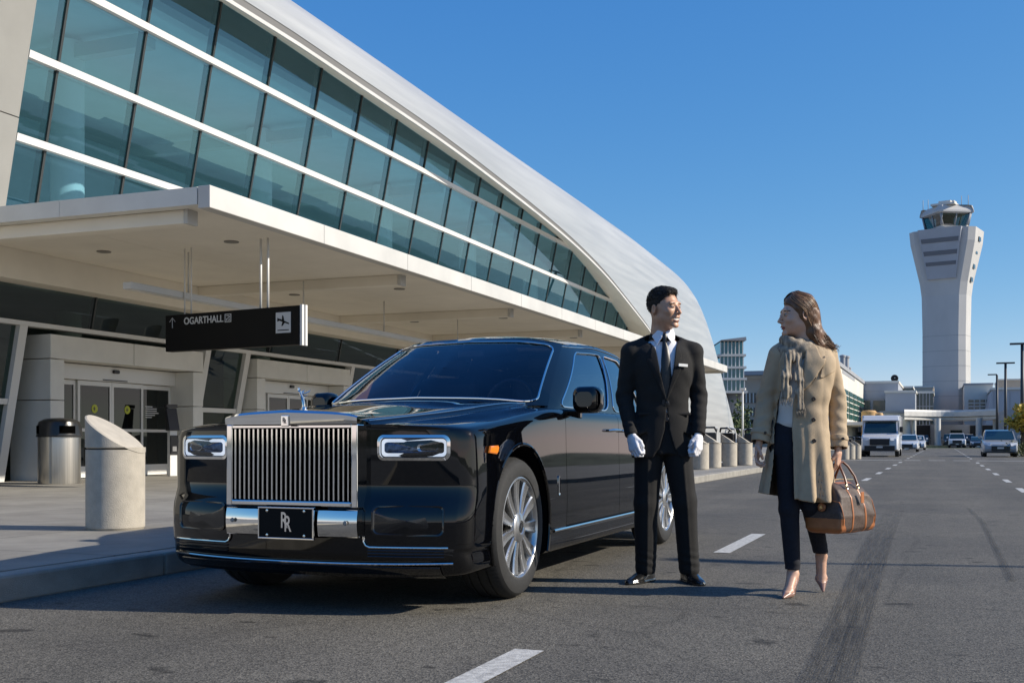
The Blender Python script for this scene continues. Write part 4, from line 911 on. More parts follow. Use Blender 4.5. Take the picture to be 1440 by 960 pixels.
# arch lips
for wy in WY:
    for s in (-1, 1):
        pts = []
        for k in range(49):
            q = R(-28+236*k/48); Y_ = wy+.458*math.cos(q); Z_ = .405+.458*math.sin(q)
            if Z_ < .22: continue
            pts.append((s*(wid(Y_)-.010), Y_, Z_))
        MB().tube(pts, .012, 8).build('arch_lip', M_BLK, CAR)
# grille
GRL = MB(); gy = -.035
GRL.box(-.36, .36, .02, .05, .56, .95); gr = GRL.build('grille', M_WELL, CAR)
fr = MB()
for (x0, x1, z0, z1) in ((-.39, -.355, .545, .965), (.355, .39, .545, .965)): fr.hexa([(x0,gy,z0),(x1,gy,z0),(x1,.09,z0),(x0,.09,z0),(x0,gy,z1),(x1,gy,z1),(x1,.09,z1),(x0,.09,z1)])
fr.box(-.3548, .3548, gy, .06, .945, .965); fr.hexa([(-.3548,gy-.004,.548),(.3548,gy-.004,.548),(.3548,.06,.548),(-.3548,.06,.548),(-.3548,gy-.004,.572),(.3548,gy-.004,.572),(.3548,.03,.60),(-.3548,.03,.60)])
fr.build('grille_surround', M_CHR, gr, bevel=.005)
for k in range(25):
    x = -.337+.674*k/24; b_ = MB(); rows_ = []
    for z in (.580, .66, .76, .86, .943):
        rows_.append([(x+.0062*math.cos(q), gy+.016-.007*(z-.58)/.37*0+.016*math.sin(q)*1.0, z) for q in [2*math.pi*j/10 for j in range(10)]])
    b_.grid(rows_, True, True, True).build('grille_vane', M_CHR, gr)
hd = MB(); n_x = 16; rws = []
for (y_, z_) in ((-.004, .966), (-.007, .988), (-.008, 1.012), (.004, 1.023), (.060, 1.028), (.13, 1.031)):
    rws.append([(.392*i/n_x, gy+y_-.034*(1-abs(i/n_x))*max(0, 1-y_/.1), z_+.012*(1-abs(i/n_x))*(z_-.966)/.04-.012*(abs(i/n_x))**6*(z_-.966)/.04) for i in range(-n_x, n_x+1)])
hd.grid(rws); hd.build('grille_header', M_CHR, gr, sharp=6)
# radiator badge
bd = MB(); bd.box(-.021, .021, -.088, -.070, .955, 1.012); bdo = bd.build('badge', M_CHR, gr, bevel=.004)
text_mesh('R', .034, frame_m((-.0035, -.0890, .987), (1, 0, 0), (0, 0, 1), (0, -1, 0)), 'badge_monogram', M_BLACK, gr, .0006, .0004, .8)
text_mesh('R', .034, frame_m((.0035, -.0892, .979), (1, 0, 0), (0, 0, 1), (0, -1, 0)), 'badge_monogram', M_BLACK, gr, .0006, .0004, .8)
# mascot: small leaning winged figure
ms = MB(); ms.lathe([(.030, 1.028), (.028, 1.036), (.016, 1.044), (.012, 1.060)], 20, Matrix.Translation((0, .10, 0)))
ms.tube([(0, .10, 1.055), (0, .096, 1.085), (0, .083, 1.112), (0, .066, 1.132), (0, .056, 1.142)], [.011, .010, .012, .008, .006], 10)
ms.tube([(0, .054, 1.140), (0, .048, 1.149), (0, .044, 1.156)], [.006, .0085, .004], 10)
for s in (-1, 1):
    ms.tube([(s*.003, .068, 1.126), (s*.010, .088, 1.130), (s*.017, .110, 1.138), (s*.018, .130, 1.148)], [.005, .008, .006, .002], 8, flat=.45)
    ms.tube([(s*.003, .074, 1.116), (s*.009, .095, 1.116), (s*.012, .112, 1.122)], [.004, .007, .002], 8, flat=.4)
ms.build('mascot', M_CHR, CAR)
# plate carrier and bright bumper blocks
for s in (-1, 1):
    q = MB(); rows_ = []
    for z in (.395, .40, .425, .46, .50, .530, .536):
        e = .012 if z in (.395, .536) else 0
        rows_.append([(s*(.175+.215*k/6), -.048+e+.012*math.sin((z-.39)/.15*math.pi)*-1+.02*(k/6)**2, z) for k in range(7)])
    q.grid(rows_); q.box(*sorted((s*.176, s*.389)), -.030, .04, .396, .535); q.build('bumper_block', M_CHR, CAR, sharp=50)
    MB().lathe([(.012, 0), (.011, .004), (.006, .005)], 16, frame_m((s*.335, -.0585, .47), (1,0,0), (0,0,1), (0,-1,0)), cap=True).build('parking_sensor', M_GREY, CAR)
pt = MB(); pt.box(-.16, .16, -.075, -.062, .385, .540); pto = pt.build('number_plate', M_SIGN, CAR, bevel=.004)
pf = MB()
for (a, b_, c, d) in ((-.165, .165, .380, .389), (-.165, .165, .536, .545), (-.165, -.157, .3892, .5358), (.157, .165, .3892, .5358)): pf.box(a, b_, -.080, -.060, c, d)
pf.build('plate_frame', M_CHR, pto, bevel=.002)
for sx_, sz_ in ((-.11, .525), (.11, .525), (-.11, .40), (.11, .40)): MB().lathe([(.008, 0), (.007, .004), (.001, .005)], 12, frame_m((sx_, -.0755, sz_), (1,0,0), (0,0,1), (0,-1,0))).build('plate_screw', M_CHR, pto)
text_mesh('R', .115, frame_m((-.010, -.0765, .474), (1,0,0), (0,0,1), (0,-1,0)), 'plate_monogram', M_CHR, pto, .001, .0012, .62)
text_mesh('R', .115, frame_m((.012, -.0775, .456), (1,0,0), (0,0,1), (0,-1,0)), 'plate_monogram', M_CHR, pto, .001, .0012, .62)
# lamps, intakes and chrome lines on the front
def rrect(x0, x1, z0, z1, r, n=7):
    P = []
    for (cx, cz, a0) in ((x1-r, z1-r, 0), (x0+r, z1-r, 90), (x0+r, z0+r, 180), (x1-r, z0+r, 270)):
        for k in range(n+1):
            q = R(a0+90*k/n); P.append((cx+r*math.cos(q), cz+r*math.sin(q)))
    return P
def ring_between(A, B, ya, yb, sx=1):
    return [[(sx*x, fy(x, z)+ya, z) for x, z in A], [(sx*x, fy(x, z)+yb, z) for x, z in B]]
for s in (1, -1):
    A = rrect(.452, .815, .782, .912, .035); B = rrect(.466, .801, .796, .898, .026); C = rrect(.472, .795, .802, .892, .022)
    m_ = MB(); rw_ = [[(s*x, fy(x, z)+d, z) for x, z in Q] for Q, d in ((A, .004), (A, -.010), (B, -.014), (C, .012))]
    m_.grid(rw_, True); h = m_.build('headlight', M_CHR, CAR, sharp=40)
    m_ = MB(); xc_, zc_ = .633, .847
    m_.grid([[(s*(xc_+(x-xc_)*k), fy(xc_+(x-xc_)*k, .85)-.004-.004*(1-k), zc_+(z-zc_)*k) for x, z in B] for k in (1, .75, .5, .25, .01)], True); m_.build('lens', M_LAMP, h)
    m_ = MB(); m_.grid([[(s*x, fy(x, z)-.0042, z) for x, z in C] , [(s*(xc_+(x-xc_)*.90), fy(x, z)-.0035, zc_+(z-zc_)*.62) for x, z in C]], True); m_.build('light_ring', mat('drl', (.8, .82, .86), .3, emit=(.92, .96, 1), emit_s=.45), h)
    m_ = MB(); m_.grid([[(s*(xc_+(x-xc_)*.90*k), fy(x, z)-.0030+.010*(1-k), zc_+(z-zc_)*.62*k) for x, z in C] for k in (1, .6, .01)], True); m_.build('reflector', M_LAMPD, h)
    for xo in (-.05, .07):
        m_ = MB(); Q = rrect(xc_+xo-.05, xc_+xo+.05, .828, .866, .017); m_.grid([[(s*x, fy(x, z)-.0048, z) for x, z in Q], [(s*(xc_+xo+(x-xc_-xo)*.8), fy(x, z)+.004, zc_+(z-zc_)*.7) for x, z in Q]], True); m_.build('projector', M_LAMPIN, h)
    # intake panel recessed look, lower chrome L line, long lip line
    A = rrect(.44, .80, .405, .555, .03); m_ = MB()
    m_.grid([[(s*x, fy(x, z)-.001, z) for x, z in A], [(s*x, fy(x, z)-.007, z) for x, z in A], [(s*(.62+(x-.62)*.95), fy(x, z)-.007, .48+(z-.48)*.90) for x, z in A], [(s*(.62+(x-.62)*.92), fy(x, z)+.000, .48+(z-.48)*.84) for x, z in A], [(s*(.62+(x-.62)*.5), fy(.62+(x-.62)*.5, z)-.0015, .48+(z-.48)*.4) for x, z in A], [(s*.62, fy(.62, .48)-.0015, .48) for x, z in A]], True)
    m_.build('intake_panel', M_GLOSSB, CAR, sharp=25)
    P_ = [(s*.40, .40), (s*.40, .375), (s*.412, .355)]+[(s*(.43+.39*k/10), .347) for k in range(11)]
    strip(P_, .0055, .006, 'chrome_line', M_CHR, CAR)
    m_ = MB()
    for zz in (.30, .315, .33): m_.tube([(s*(.42+.38*k/8), fy(.42+.38*k/8, zz)-.003, zz) for k in range(9)], .004, 6)
    m_.build('lower_mesh', M_GLOSSB, CAR)
strip([(-.84+1.68*k/40, .268-.010*(1-abs(k/20-1)**2)) for k in range(41)], .0065, .008, 'lip_line', M_CHR, CAR)
MB().grid([[(x, fy(x, max(z, .2))-.010+dy, z) for x in [-.78+1.56*k/30 for k in range(31)]] for dy, z in ((-.002, .252), (-.014, .244), (-.004, .215), (.05, .185))]).build('splitter', M_GLOSSB, CAR)
# bright line round the bonnet edge and fender line
for s in (-1, 1):
    pts = []
    for k in range(30):
        y = .03+1.62*k/29; d = dense(section(y), 4); i = min(range(len(d)), key=lambda j: abs(d[j].x-(xhd(y)+.004)) + (10 if d[j].y < .8 else 0))
        pts.append((s*d[i].x, y+bow(d[i].x, y)+yz(d[i].y, y), d[i].y+.0005))
    MB().tube(pts, .0035, 6).build('bonnet_edge', M_CHR, CAR)
    MB().tube([(s*(wid(y)-.004), y, .338-.012*0) for y in [1.42+2.5*k/20 for k in range(21)]], .011, 8, flat=1).build('sill_line', M_CHR, CAR)
    # side marker
    q = MB(); Q = [(.31, .820), (.33, .855), (.455, .858), (.462, .850), (.445, .818), (.43, .812)]
    q.grid([[(s*(wid(a)+.001), a+bow(wid(a), a), b) for a, b in Q], [(s*(wid(a)+.008), a+bow(wid(a), a), b) for a, b in Q], [(s*(wid(.385)+.012), .385+bow(.93, .385)+(a-.385)*.8, .836+(b-.836)*.7) for a, b in Q]], True, True, True); q.build('side_marker', M_AMB, CAR)
    # wing badge
    q = MB(); Q = rrect(1.487, 1.517, .55, .67, .014); q.grid([[(s*(.931), a, b) for a, b in Q], [(s*.938, a, b) for a, b in Q], [(s*.936, 1.502+(a-1.502)*.6, .61+(b-.61)*.85) for a, b in Q]], True, True, True); q.build('wing_badge', M_CHR, CAR)
# handles and mirrors
for r, o in doors.items():
    s = 1 if r > 0 else -1; yc = 2.70 if abs(r) == 1 else 3.05
    q = MB(); q.tube([(s*.932, yc-.11, .955), (s*.962, yc-.085, .957), (s*.968, yc, .958), (s*.962, yc+.085, .957), (s*.932, yc+.11, .955)], [.008, .013, .014, .013, .008], 10, flat=.8); q.build('handle', M_CHR, o)
for s in (-1, 1):
    m_ = MB(); rows_ = []
    for (yy_, sc) in ((1.655, .55), (1.665, .82), (1.70, .97), (1.75, 1.0), (1.79, .98), (1.80, .93)):
        rows_.append([(s*(1.045+(x-1.045)*sc), yy_+.04*(x-1.0), 1.14+(z-1.14)*sc) for x, z in rrect(.955, 1.135, 1.055, 1.225, .055, 8)])
    m_.grid(rows_, True, True, True); mo = m_.build('mirror', M_BLK, CAR, sharp=50)
    if s < 0: mo.location = (.075, .20, 0)
    q = MB(); q.grid([[(s*(1.045+(x-1.045)*.86), 1.803+.04*(x-1.0), 1.14+(z-1.14)*.86) for x, z in rrect(.955, 1.135, 1.055, 1.225, .055, 8)], [(s*1.045, 1.803, 1.14)]*36], True); q.build('mirror_glass', M_CHR, mo)
    m_ = MB(); m_.hexa([(s*.86,1.70,1.055),(s*1.0,1.715,1.02),(s*1.0,1.765,1.02),(s*.86,1.80,1.055),(s*.86,1.70,1.085),(s*1.0,1.705,1.075),(s*1.0,1.775,1.075),(s*.86,1.80,1.085)]); m_.build('mirror_arm', M_BLK, mo, bevel=.01)
# greenhouse
UB = [0, .45, .82, .97, 1.05, 1.3, 2, 3, 3.75, 4.05, 4.5, 5]
bx = dict(x=[0, .42, .70, .785, .815, .835, .845, .84, .80, .74, .45, 0], y=[1.44, 1.47, 1.565, 1.65, 1.73, 1.98, 2.9, 3.9, 4.75, 4.95, 5.05, 5.08], z=[1.150, 1.140, 1.118, 1.10, 1.092, 1.085, 1.083, 1.083, 1.083, 1.083, 1.083, 1.083])
tp = dict(x=[0, .36, .555, .605, .622, .635, .645, .635, .60, .55, .33, 0], y=[2.36, 2.38, 2.44, 2.50, 2.57, 2.72, 3.15, 3.75, 4.15, 4.30, 4.38, 4.40], z=[1.612, 1.604, 1.580, 1.568, 1.567, 1.575, 1.598, 1.582, 1.545, 1.53, 1.525, 1.525])
def PG(u, t, s=1, off=0.0):
    b = Vector((spl(UB, bx['x'], u), spl(UB, bx['y'], u), spl(UB, bx['z'], u))); a = Vector((spl(UB, tp['x'], u), spl(UB, tp['y'], u), spl(UB, tp['z'], u)))
    p = b+(a-b)*t; bl_ = .035*4*t*(1-t)
    d = Vector((p.x*.55, p.y-3.2, 0)); d = Vector((math.copysign(1, d.x) if u > 1.05 and u < 4.0 else d.x*.4, d.y if u <= 1.0 or u >= 4.0 else 0, .35))
    d.normalize(); p = p+d*(bl_*.8+off)
    return Vector((s*p.x, p.y, p.z))
def loop_ut(u0, u1, t0, t1, r, n=6, s0=0.0, s1=0.0):
    """rounded window outline in (u,t); s0/s1 slant the two ends; counts per side fixed"""
    out = []; ru = r*(u1-u0); rt = r*1.2*(t1-t0)
    C = ((u1, t1, 0, -1, -1), (u0, t1, 90, 1, -1), (u0, t0, 180, 1, 1), (u1, t0, 270, -1, 1)); E = 10
    for k, (cu, ct, a0, du, dt_) in enumerate(C):
        arc = [(cu+du*ru+ru*math.cos(R(a0+90*j/n)), ct+dt_*rt+rt*math.sin(R(a0+90*j/n))) for j in range(n+1)]
        out += arc
        nx_ = C[(k+1) % 4]; nu, nt2 = nx_[0]+nx_[3]*ru+ru*math.cos(R(nx_[2])), nx_[1]+nx_[4]*rt+rt*math.sin(R(nx_[2]))
        for j in range(1, E): out.append((arc[-1][0]+(nu-arc[-1][0])*j/E, arc[-1][1]+(nt2-arc[-1][1])*j/E))
    return [(u+(s0*t*(u1-u)+s1*t*(u-u0))/(u1-u0), t) for u, t in out]
def cell_loop(u0, u1, t0, t1, inner):   # outer rectangle with as many points as the inner loop
    out = []; uc = sum(p[0] for p in inner)/len(inner); tc_ = .5*(min(p[1] for p in inner)+max(p[1] for p in inner))
    for u, t in inner:
        du, dt_ = u-uc, t-tc_; k = 1e9
        if du > 1e-9: k = min(k, (u1-uc)/du)
        if du < -1e-9: k = min(k, (u0-uc)/du)
        if dt_ > 1e-9: k = min(k, (t1-tc_)/dt_)
        if dt_ < -1e-9: k = min(k, (t0-tc_)/dt_)
        out.append((uc+du*k, tc_+dt_*k))
    return out
rf = MB(); WIN = []
def cell(u0, u1, inner, s, gm, gname, trim=.006, full=False):
    t0, t1 = -.03, 1.0
    def P(u, t, off=0.0):
        return PG(abs(u), t, (1 if u >= 0 else -1) if full else s, off)
    outer = cell_loop(u0, u1, t0, t1, inner)
    rf.grid([[P(u, t) for u, t in outer], [P((u+a)/2, (t+b)/2) for (u, t), (a, b) in zip(outer, inner)], [P(u, t) for u, t in inner], [P(u, t, -.012) for u, t in inner]], True)
    uc = sum(p[0] for p in inner)/len(inner); tc_ = sum(p[1] for p in inner)/len(inner)
    g = MB(); g.grid([[P(uc+(u-uc)*k, tc_+(t-tc_)*k, -.007) for u, t in inner] for k in (1, .8, .6, .4, .2, .01)], True)
    w_ = g.build(gname, gm, CAR, sharp=0)
    if trim: MB().tube([P(u, t, .001) for u, t in inner+inner[:1]], trim, 8, cap=False).build('window_trim', M_CHR, w_)
    return w_
wsi = []
for k, (u, t) in enumerate(loop_ut(-.90, .90, .015, .925, .08)): wsi.append((u, t))
cell(-1.0, 1.0, wsi, 1, M_WSH, 'windscreen', .007, True)
cell(4.15, 5.0, loop_ut(4.28, 4.98, .12, .88, .08), 1, M_SGLS, 'rear_window', 0); cell(4.15, 5.0, loop_ut(4.28, 4.98, .12, .88, .08), -1, M_SGLS, 'rear_window', 0)
for s in (1, -1):
    cell(1.0, 2.02, loop_ut(1.13, 1.96, .03, .86, .10, s0=.16, s1=.16), s, M_SGLS, 'side_window')
    cell(2.02, 3.1, loop_ut(2.09, 2.98, .03, .86, .10, s0=.12, s1=-.1), s, M_SGLS, 'side_window')
    rf.grid([[PG(3.1+1.05*k/12, t, s) for k in range(13)] for t in (-.03, .25, .5, .75, 1.0)])
us = [k*.05 for k in range(21)]+[1+.1*k for k in range(1, 41)]
for j in range(0, 1): pass
def roofp(u, k, s):
    a = PG(u, 1.0, s); c = Vector((0, 2.36+(4.40-2.36)*min(1, max(0, (a.y-2.36)/2.04)), 0)); zc2 = spl([2.3, 2.7, 3.2, 3.7, 4.1, 4.45], [1.60, 1.655, 1.682, 1.672, 1.625, 1.535], c.y)
    x = a.x*(1-k); y = a.y+(c.y-a.y)*k; 
    e = 1-(1-k)**2.2
    return Vector((x, y, a.z+(max(zc2, a.z)-a.z)*e))
for s in (1, -1): rf.grid([[roofp(u, k, s) for u in us] for k in (0, .04, .1, .2, .35, .5, .7, .85, 1.0)])
ro = rf.build('roof', M_BLK, CAR, sharp=0)
bm = bmesh.new(); bm.from_mesh(ro.data); bmesh.ops.remove_doubles(bm, verts=bm.verts, dist=.0015); bmesh.ops.recalc_face_normals(bm, faces=bm.faces)
for f in bm.faces: f.smooth = True
for e in bm.edges:
    if len(e.link_faces) == 2 and e.calc_face_angle(0) > R(45): e.smooth = False
bm.to_mesh(ro.data); bm.free()
for s in (1, -1): MB().tube([PG(1.0+3.1*k/40, .955, s, .003) for k in range(41)], .0045, 6).build('gutter_line', M_CHR, ro)
# cabin
q = MB(); q.hexa([(-.76,1.60,1.02),(.76,1.60,1.02),(.76,2.15,1.02),(-.76,2.15,1.02),(-.74,1.66,1.13),(.74,1.66,1.13),(.72,2.10,1.16),(-.72,2.10,1.16)]); q.build('dashboard', M_SEAT, CAR, bevel=.03)
q = MB(); q.box(-.80, .80, 2.1, 4.9, .95, 1.13); q.build('cabin_floor', M_SEAT, CAR)
q = MB(); q.tube([(.37+.17*math.cos(a), 2.12+.05*math.sin(a), 1.13+.17*math.sin(a)) for a in [R(12*k) for k in range(31)]], .014, 8); q.box(.25, .49, 2.115, 2.135, 1.12, 1.15); q.build('steering_wheel', M_BLACK, CAR)
for x in (-.38, .38):
    q = MB(); q.box(x-.24, x+.24, 2.72, 2.84, 1.10, 1.36); st_ = q.build('seat', M_SEAT, CAR, bevel=.05); q = MB(); q.box(x-.13, x+.13, 2.76, 2.85, 1.38, 1.53); q.build('headrest', M_SEAT, st_, bevel=.04)
q = MB(); q.box(-.62, .62, 4.0, 4.2, 1.08, 1.34); q.build('rear_seat', M_SEAT, CAR, bevel=.05)
q = MB(); q.box(-.10, .10, 2.30, 2.33, 1.47, 1.53); q.build('rear_view_mirror', M_BLACK, CAR, bevel=.01)
q = MB(); q.hexa([(-.80,1.85,1.10),(-.77,1.85,1.10),(-.77,2.8,1.10),(-.80,2.8,1.10),(-.74,2.25,1.36),(-.71,2.25,1.36),(-.66,2.8,1.40),(-.69,2.8,1.40)]); q.build('door_lining', M_LEA, CAR, bevel=.01)
# wheels
def wheel():
    w = empty('wheel'); t = MB(); w_ = .13
    prof = []
    prof += [(.282, w_-.012), (.292, w_), (.33, w_+.006), (.365, w_-.004), (.382, w_-.022), (.391, w_-.045)]
    tr = []
    for k, x in enumerate([w_-.05, w_-.062, w_-.068, w_-.10, w_-.106, w_-.145, w_-.151, w_-.19, w_-.196, w_-.215]):
        tr.append((.394 if k not in (2, 4, 6, 8) else .386, x))
    prof += [(.394, w_-.05), (.395, .062), (.387, .060), (.387, .052), (.395, .050), (.395, .005), (.387, .003), (.387, -.005), (.395, -.007), (.395, -.052), (.387, -.054), (.387, -.060), (.395, -.062), (.394, -w_+.05), (.391, -w_+.045), (.382, -w_+.022), (.33, -w_), (.27, -w_+.01)]
    MX = frame_m((0, 0, 0), (0, 1, 0), (0, 0, 1), (1, 0, 0))
    t.lathe(prof, 72, MX)
    for k in range(90):   # sipes on the shoulder
        a = 2*math.pi*k/90; ca, sa = math.cos(a), math.sin(a)
        t.add([(.115, ca*.3885-sa*.002, sa*.3885+ca*.002), (.115, ca*.3885+sa*.002, sa*.3885-ca*.002), (.075, ca*.3962+sa*.002, sa*.3962-ca*.002), (.075, ca*.3962-sa*.002, sa*.3962+ca*.002)], [(0, 1, 2, 3)])
    t.build('tyre', M_RUB, w, sharp=30)
    r = MB(); r.lathe([(.284, .118), (.286, .124), (.278, .127), (.268, .118), (.262, .10), (.255, .02), (.25, -.11)], 72, MX); r.build('rim', M_ALU, w, sharp=40)
    MB().lathe([(.25, -.02), (.03, -.02)], 48, MX).build('brake_disc', M_WELL, w)
    sp = MB()
    for k in range(11):
        a = 2*math.pi*k/11+.1; A = Matrix.Rotation(a, 4, 'X')
        rows_ = []
        for (rr_, hw_, x0) in ((.075, .020, .112), (.12, .022, .110), (.18, .029, .108), (.24, .036, .112), (.264, .039, .116)):
            rows_.append([(x0-.028, -hw_, rr_), (x0-.004, -hw_, rr_), (x0+.004, -hw_*.8, rr_), (x0+.0005, -.004, rr_), (x0+.0005, .004, rr_), (x0+.004, hw_*.8, rr_), (x0-.004, hw_, rr_), (x0-.028, hw_, rr_)])
        sp.grid(rows_, True, True, True, M=A)
    sp.build('spokes', M_ALU, w, sharp=25)
    h = MB(); h.lathe([(.001, .128), (.030, .128), (.033, .124), (.036, .124), (.040, .131), (.072, .126), (.084, .118), (.088, .10)], 48, MX); h.build('hub_cap', M_ALU, w, sharp=30)
    MB().lathe([(.001, .1295), (.029, .1295)], 32, MX).build('hub_centre', M_BLACK, w)
    for d in (-.004, .004): text_mesh('R', .034, frame_m((.1305+abs(d)*.05, d, -d), (0, 1, 0), (0, 0, 1), (1, 0, 0)), 'hub_monogram', M_CHR, w, .0004, .0003, .7)
    return w
w0 = wheel(); w0.parent = CAR; w0.location = (.785, WY[0], WR)
for (x, y, rz) in ((.785, WY[1], 0), (-.785, WY[0], 180), (-.785, WY[1], 180)):
    c = copy_tree(w0, CAR); c.location = (x, y, WR); c.rotation_euler = (0 if rz == 0 else R(25), 0, R(rz))
# ================================================================ people: signed-distance modelling + surface nets
def snets(f, lo, hi, h):
    lo = np.array(lo, float); n = np.ceil((np.array(hi)-lo)/h).astype(int)+1
    ax = [lo[i]+h*np.arange(n[i]) for i in range(3)]
    P = np.stack(np.meshgrid(*ax, indexing='ij'), -1).astype(np.float32)
    d = f(P[..., 0], P[..., 1], P[..., 2]).astype(np.float32)
    d[0] = np.maximum(d[0], .5*h); d[-1] = np.maximum(d[-1], .5*h); d[:, 0] = np.maximum(d[:, 0], .5*h); d[:, -1] = np.maximum(d[:, -1], .5*h); d[..., 0] = np.maximum(d[..., 0], .5*h); d[..., -1] = np.maximum(d[..., -1], .5*h)
    s = d < 0
    def c(a, i, j, k): return a[i:a.shape[0]-1+i, j:a.shape[1]-1+j, k:a.shape[2]-1+k]
    acc = np.zeros(tuple(n-1)+(3,), np.float32); cnt = np.zeros(tuple(n-1), np.float32)
    for axn in range(3):
        o = [q for q in range(3) if q != axn]
        for u in (0, 1):
            for v in (0, 1):
                a = [0, 0, 0]; a[o[0]] = u; a[o[1]] = v; b = list(a); b[axn] = 1
                da, db = c(d, *a), c(d, *b); m = (da < 0) != (db < 0)
                den = np.where(m, da-db, 1); t = np.where(m, da/den, 0)
                for q in range(3): acc[..., q] += np.where(m, (t if q == axn else a[q]), 0)
                cnt += m
    act = cnt > 0; idx = -np.ones(tuple(n-1), np.int64); ii = np.argwhere(act); idx[act] = np.arange(len(ii))
    V = lo+(ii+acc[act]/cnt[act][:, None])*h
    F = []
    for axn in range(3):
        sl0 = [slice(None)]*3; sl1 = [slice(None)]*3; sl0[axn] = slice(0, -1); sl1[axn] = slice(1, None)
        a, b = s[tuple(sl0)], s[tuple(sl1)]; o = [(axn+1) % 3, (axn+2) % 3]
        for flip, m in ((False, a & ~b), (True, ~a & b)):
            e = np.argwhere(m); e = e[(e[:, o[0]] > 0) & (e[:, o[1]] > 0) & (e[:, o[0]] < n[o[0]]-1) & (e[:, o[1]] < n[o[1]]-1)]
            q = []
            for (u, v) in ((0, 0), (1, 0), (1, 1), (0, 1)):
                k = e.copy(); k[:, o[0]] -= 1-u; k[:, o[1]] -= 1-v; q.append(idx[k[:, 0], k[:, 1], k[:, 2]])
            q = np.stack(q, -1); F.append(q[:, ::-1] if flip else q)
    return V, np.concatenate(F)
def sdf_mesh(name, fn, lo, hi, h, mats, parent=None, mfn=None, smooth=0, extra=None, sharp=0, **kw):
    V, Fc = snets(fn, lo, hi, h)
    nv = len(V)
    if smooth:
        e = np.concatenate([Fc[:, [0, 1]], Fc[:, [1, 2]], Fc[:, [2, 3]], Fc[:, [3, 0]]])
        for it_ in range(smooth):
            S = np.zeros_like(V); C = np.zeros(nv)
            np.add.at(S, e[:, 0], V[e[:, 1]]); np.add.at(S, e[:, 1], V[e[:, 0]]); np.add.at(C, e[:, 0], 1); np.add.at(C, e[:, 1], 1)
            V = V+(.5 if it_ % 2 == 0 else -.42)*(S/np.maximum(C, 1)[:, None]-V)
    if extra:
        for V2, F2 in extra: Fc = np.concatenate([Fc, F2+len(V)]); V = np.concatenate([V, V2])
    me = bpy.data.meshes.new(name); me.vertices.add(len(V)); me.vertices.foreach_set('co', V.astype(np.float32).ravel())
    me.loops.add(len(Fc)*4); me.loops.foreach_set('vertex_index', Fc.ravel().astype(np.int32)); me.polygons.add(len(Fc))
    me.polygons.foreach_set('loop_start', np.arange(0, len(Fc)*4, 4, dtype=np.int32)); me.polygons.foreach_set('loop_total', np.full(len(Fc), 4, np.int32))
    me.update(calc_edges=True); me.polygons.foreach_set('use_smooth', np.ones(len(Fc), bool))
    for a in (mats if isinstance(mats, (list, tuple)) else [mats]): me.materials.append(a)
    if mfn is not None:
        c = V[Fc].mean(1); me.polygons.foreach_set('material_index', mfn(c[:, 0], c[:, 1], c[:, 2]).astype(np.int32))
    me.validate()
    o = bpy.data.objects.new(name, me); COL.objects.link(o)
    if parent: o.parent = parent
    return tag(o, **kw) if kw else o
def v3(p): return np.array(p, np.float32)
def cap_(x, y, z, a, b, ra, rb, fl=None, k=1.0):
    a, b = v3(a), v3(b); ba = b-a; L2 = float(ba@ba)+1e-9
    t = np.clip(((x-a[0])*ba[0]+(y-a[1])*ba[1]+(z-a[2])*ba[2])/L2, 0, 1)
    dx, dy, dz = x-a[0]-t*ba[0], y-a[1]-t*ba[1], z-a[2]-t*ba[2]
    if fl is not None:
        fl = v3(fl)/np.linalg.norm(fl); q = (dx*fl[0]+dy*fl[1]+dz*fl[2])*(1/k-1); dx, dy, dz = dx+q*fl[0], dy+q*fl[1], dz+q*fl[2]
    return (np.sqrt(dx*dx+dy*dy+dz*dz)-(ra+(rb-ra)*t))*(1 if fl is None else min(1, k))
def ell(x, y, z, c, r, rx=0, ry=0, rz=0):
    x, y, z = x-c[0], y-c[1], z-c[2]
    if rz: q, s = math.cos(R(rz)), math.sin(R(rz)); x, y = x*q+y*s, -x*s+y*q
    if ry: q, s = math.cos(R(ry)), math.sin(R(ry)); x, z = x*q-z*s, x*s+z*q
    if rx: q, s = math.cos(R(rx)), math.sin(R(rx)); y, z = y*q+z*s, -y*s+z*q
    k0 = np.sqrt((x/r[0])**2+(y/r[1])**2+(z/r[2])**2); k1 = np.sqrt((x/r[0]**2)**2+(y/r[1]**2)**2+(z/r[2]**2)**2)
    return k0*(k0-1)/np.maximum(k1, 1e-6)
def smin(a, b, k):
    h = np.clip(.5+.5*(b-a)/k, 0, 1); return b+(a-b)*h-k*h*(1-h)
def smax(a, b, k): return -smin(-a, -b, k)
def loft(x, y, z, T_, p=2.0, yaw=None, cap=.01):
    """elliptic column: table rows (z, cx, cy, a, b)"""
    T_ = np.array(sorted(T_)); zz = T_[:, 0]
    fz = np.linspace(zz[0], zz[-1], 160); tab = [np.array([spl(zz, list(T_[:, k]), q) for q in fz]) for k in range(1, 5)]
    cx, cy, a, b = [np.interp(z, fz, t) for t in tab]
    X, Y = x-cx, y-cy
    if yaw is not None: q, s = math.cos(R(yaw)), math.sin(R(yaw)); X, Y = X*q+Y*s, -X*s+Y*q
    r = (np.abs(X/a)**p+np.abs(Y/b)**p)**(1/p); g = np.sqrt((X/a**2)**2+(Y/b**2)**2)/np.maximum(np.sqrt((X/a)**2+(Y/b)**2), 1e-5)
    d = (r-1)/np.maximum(g, 1e-3)
    return smax(smax(d, z-zz[-1], cap), zz[0]-z, cap)
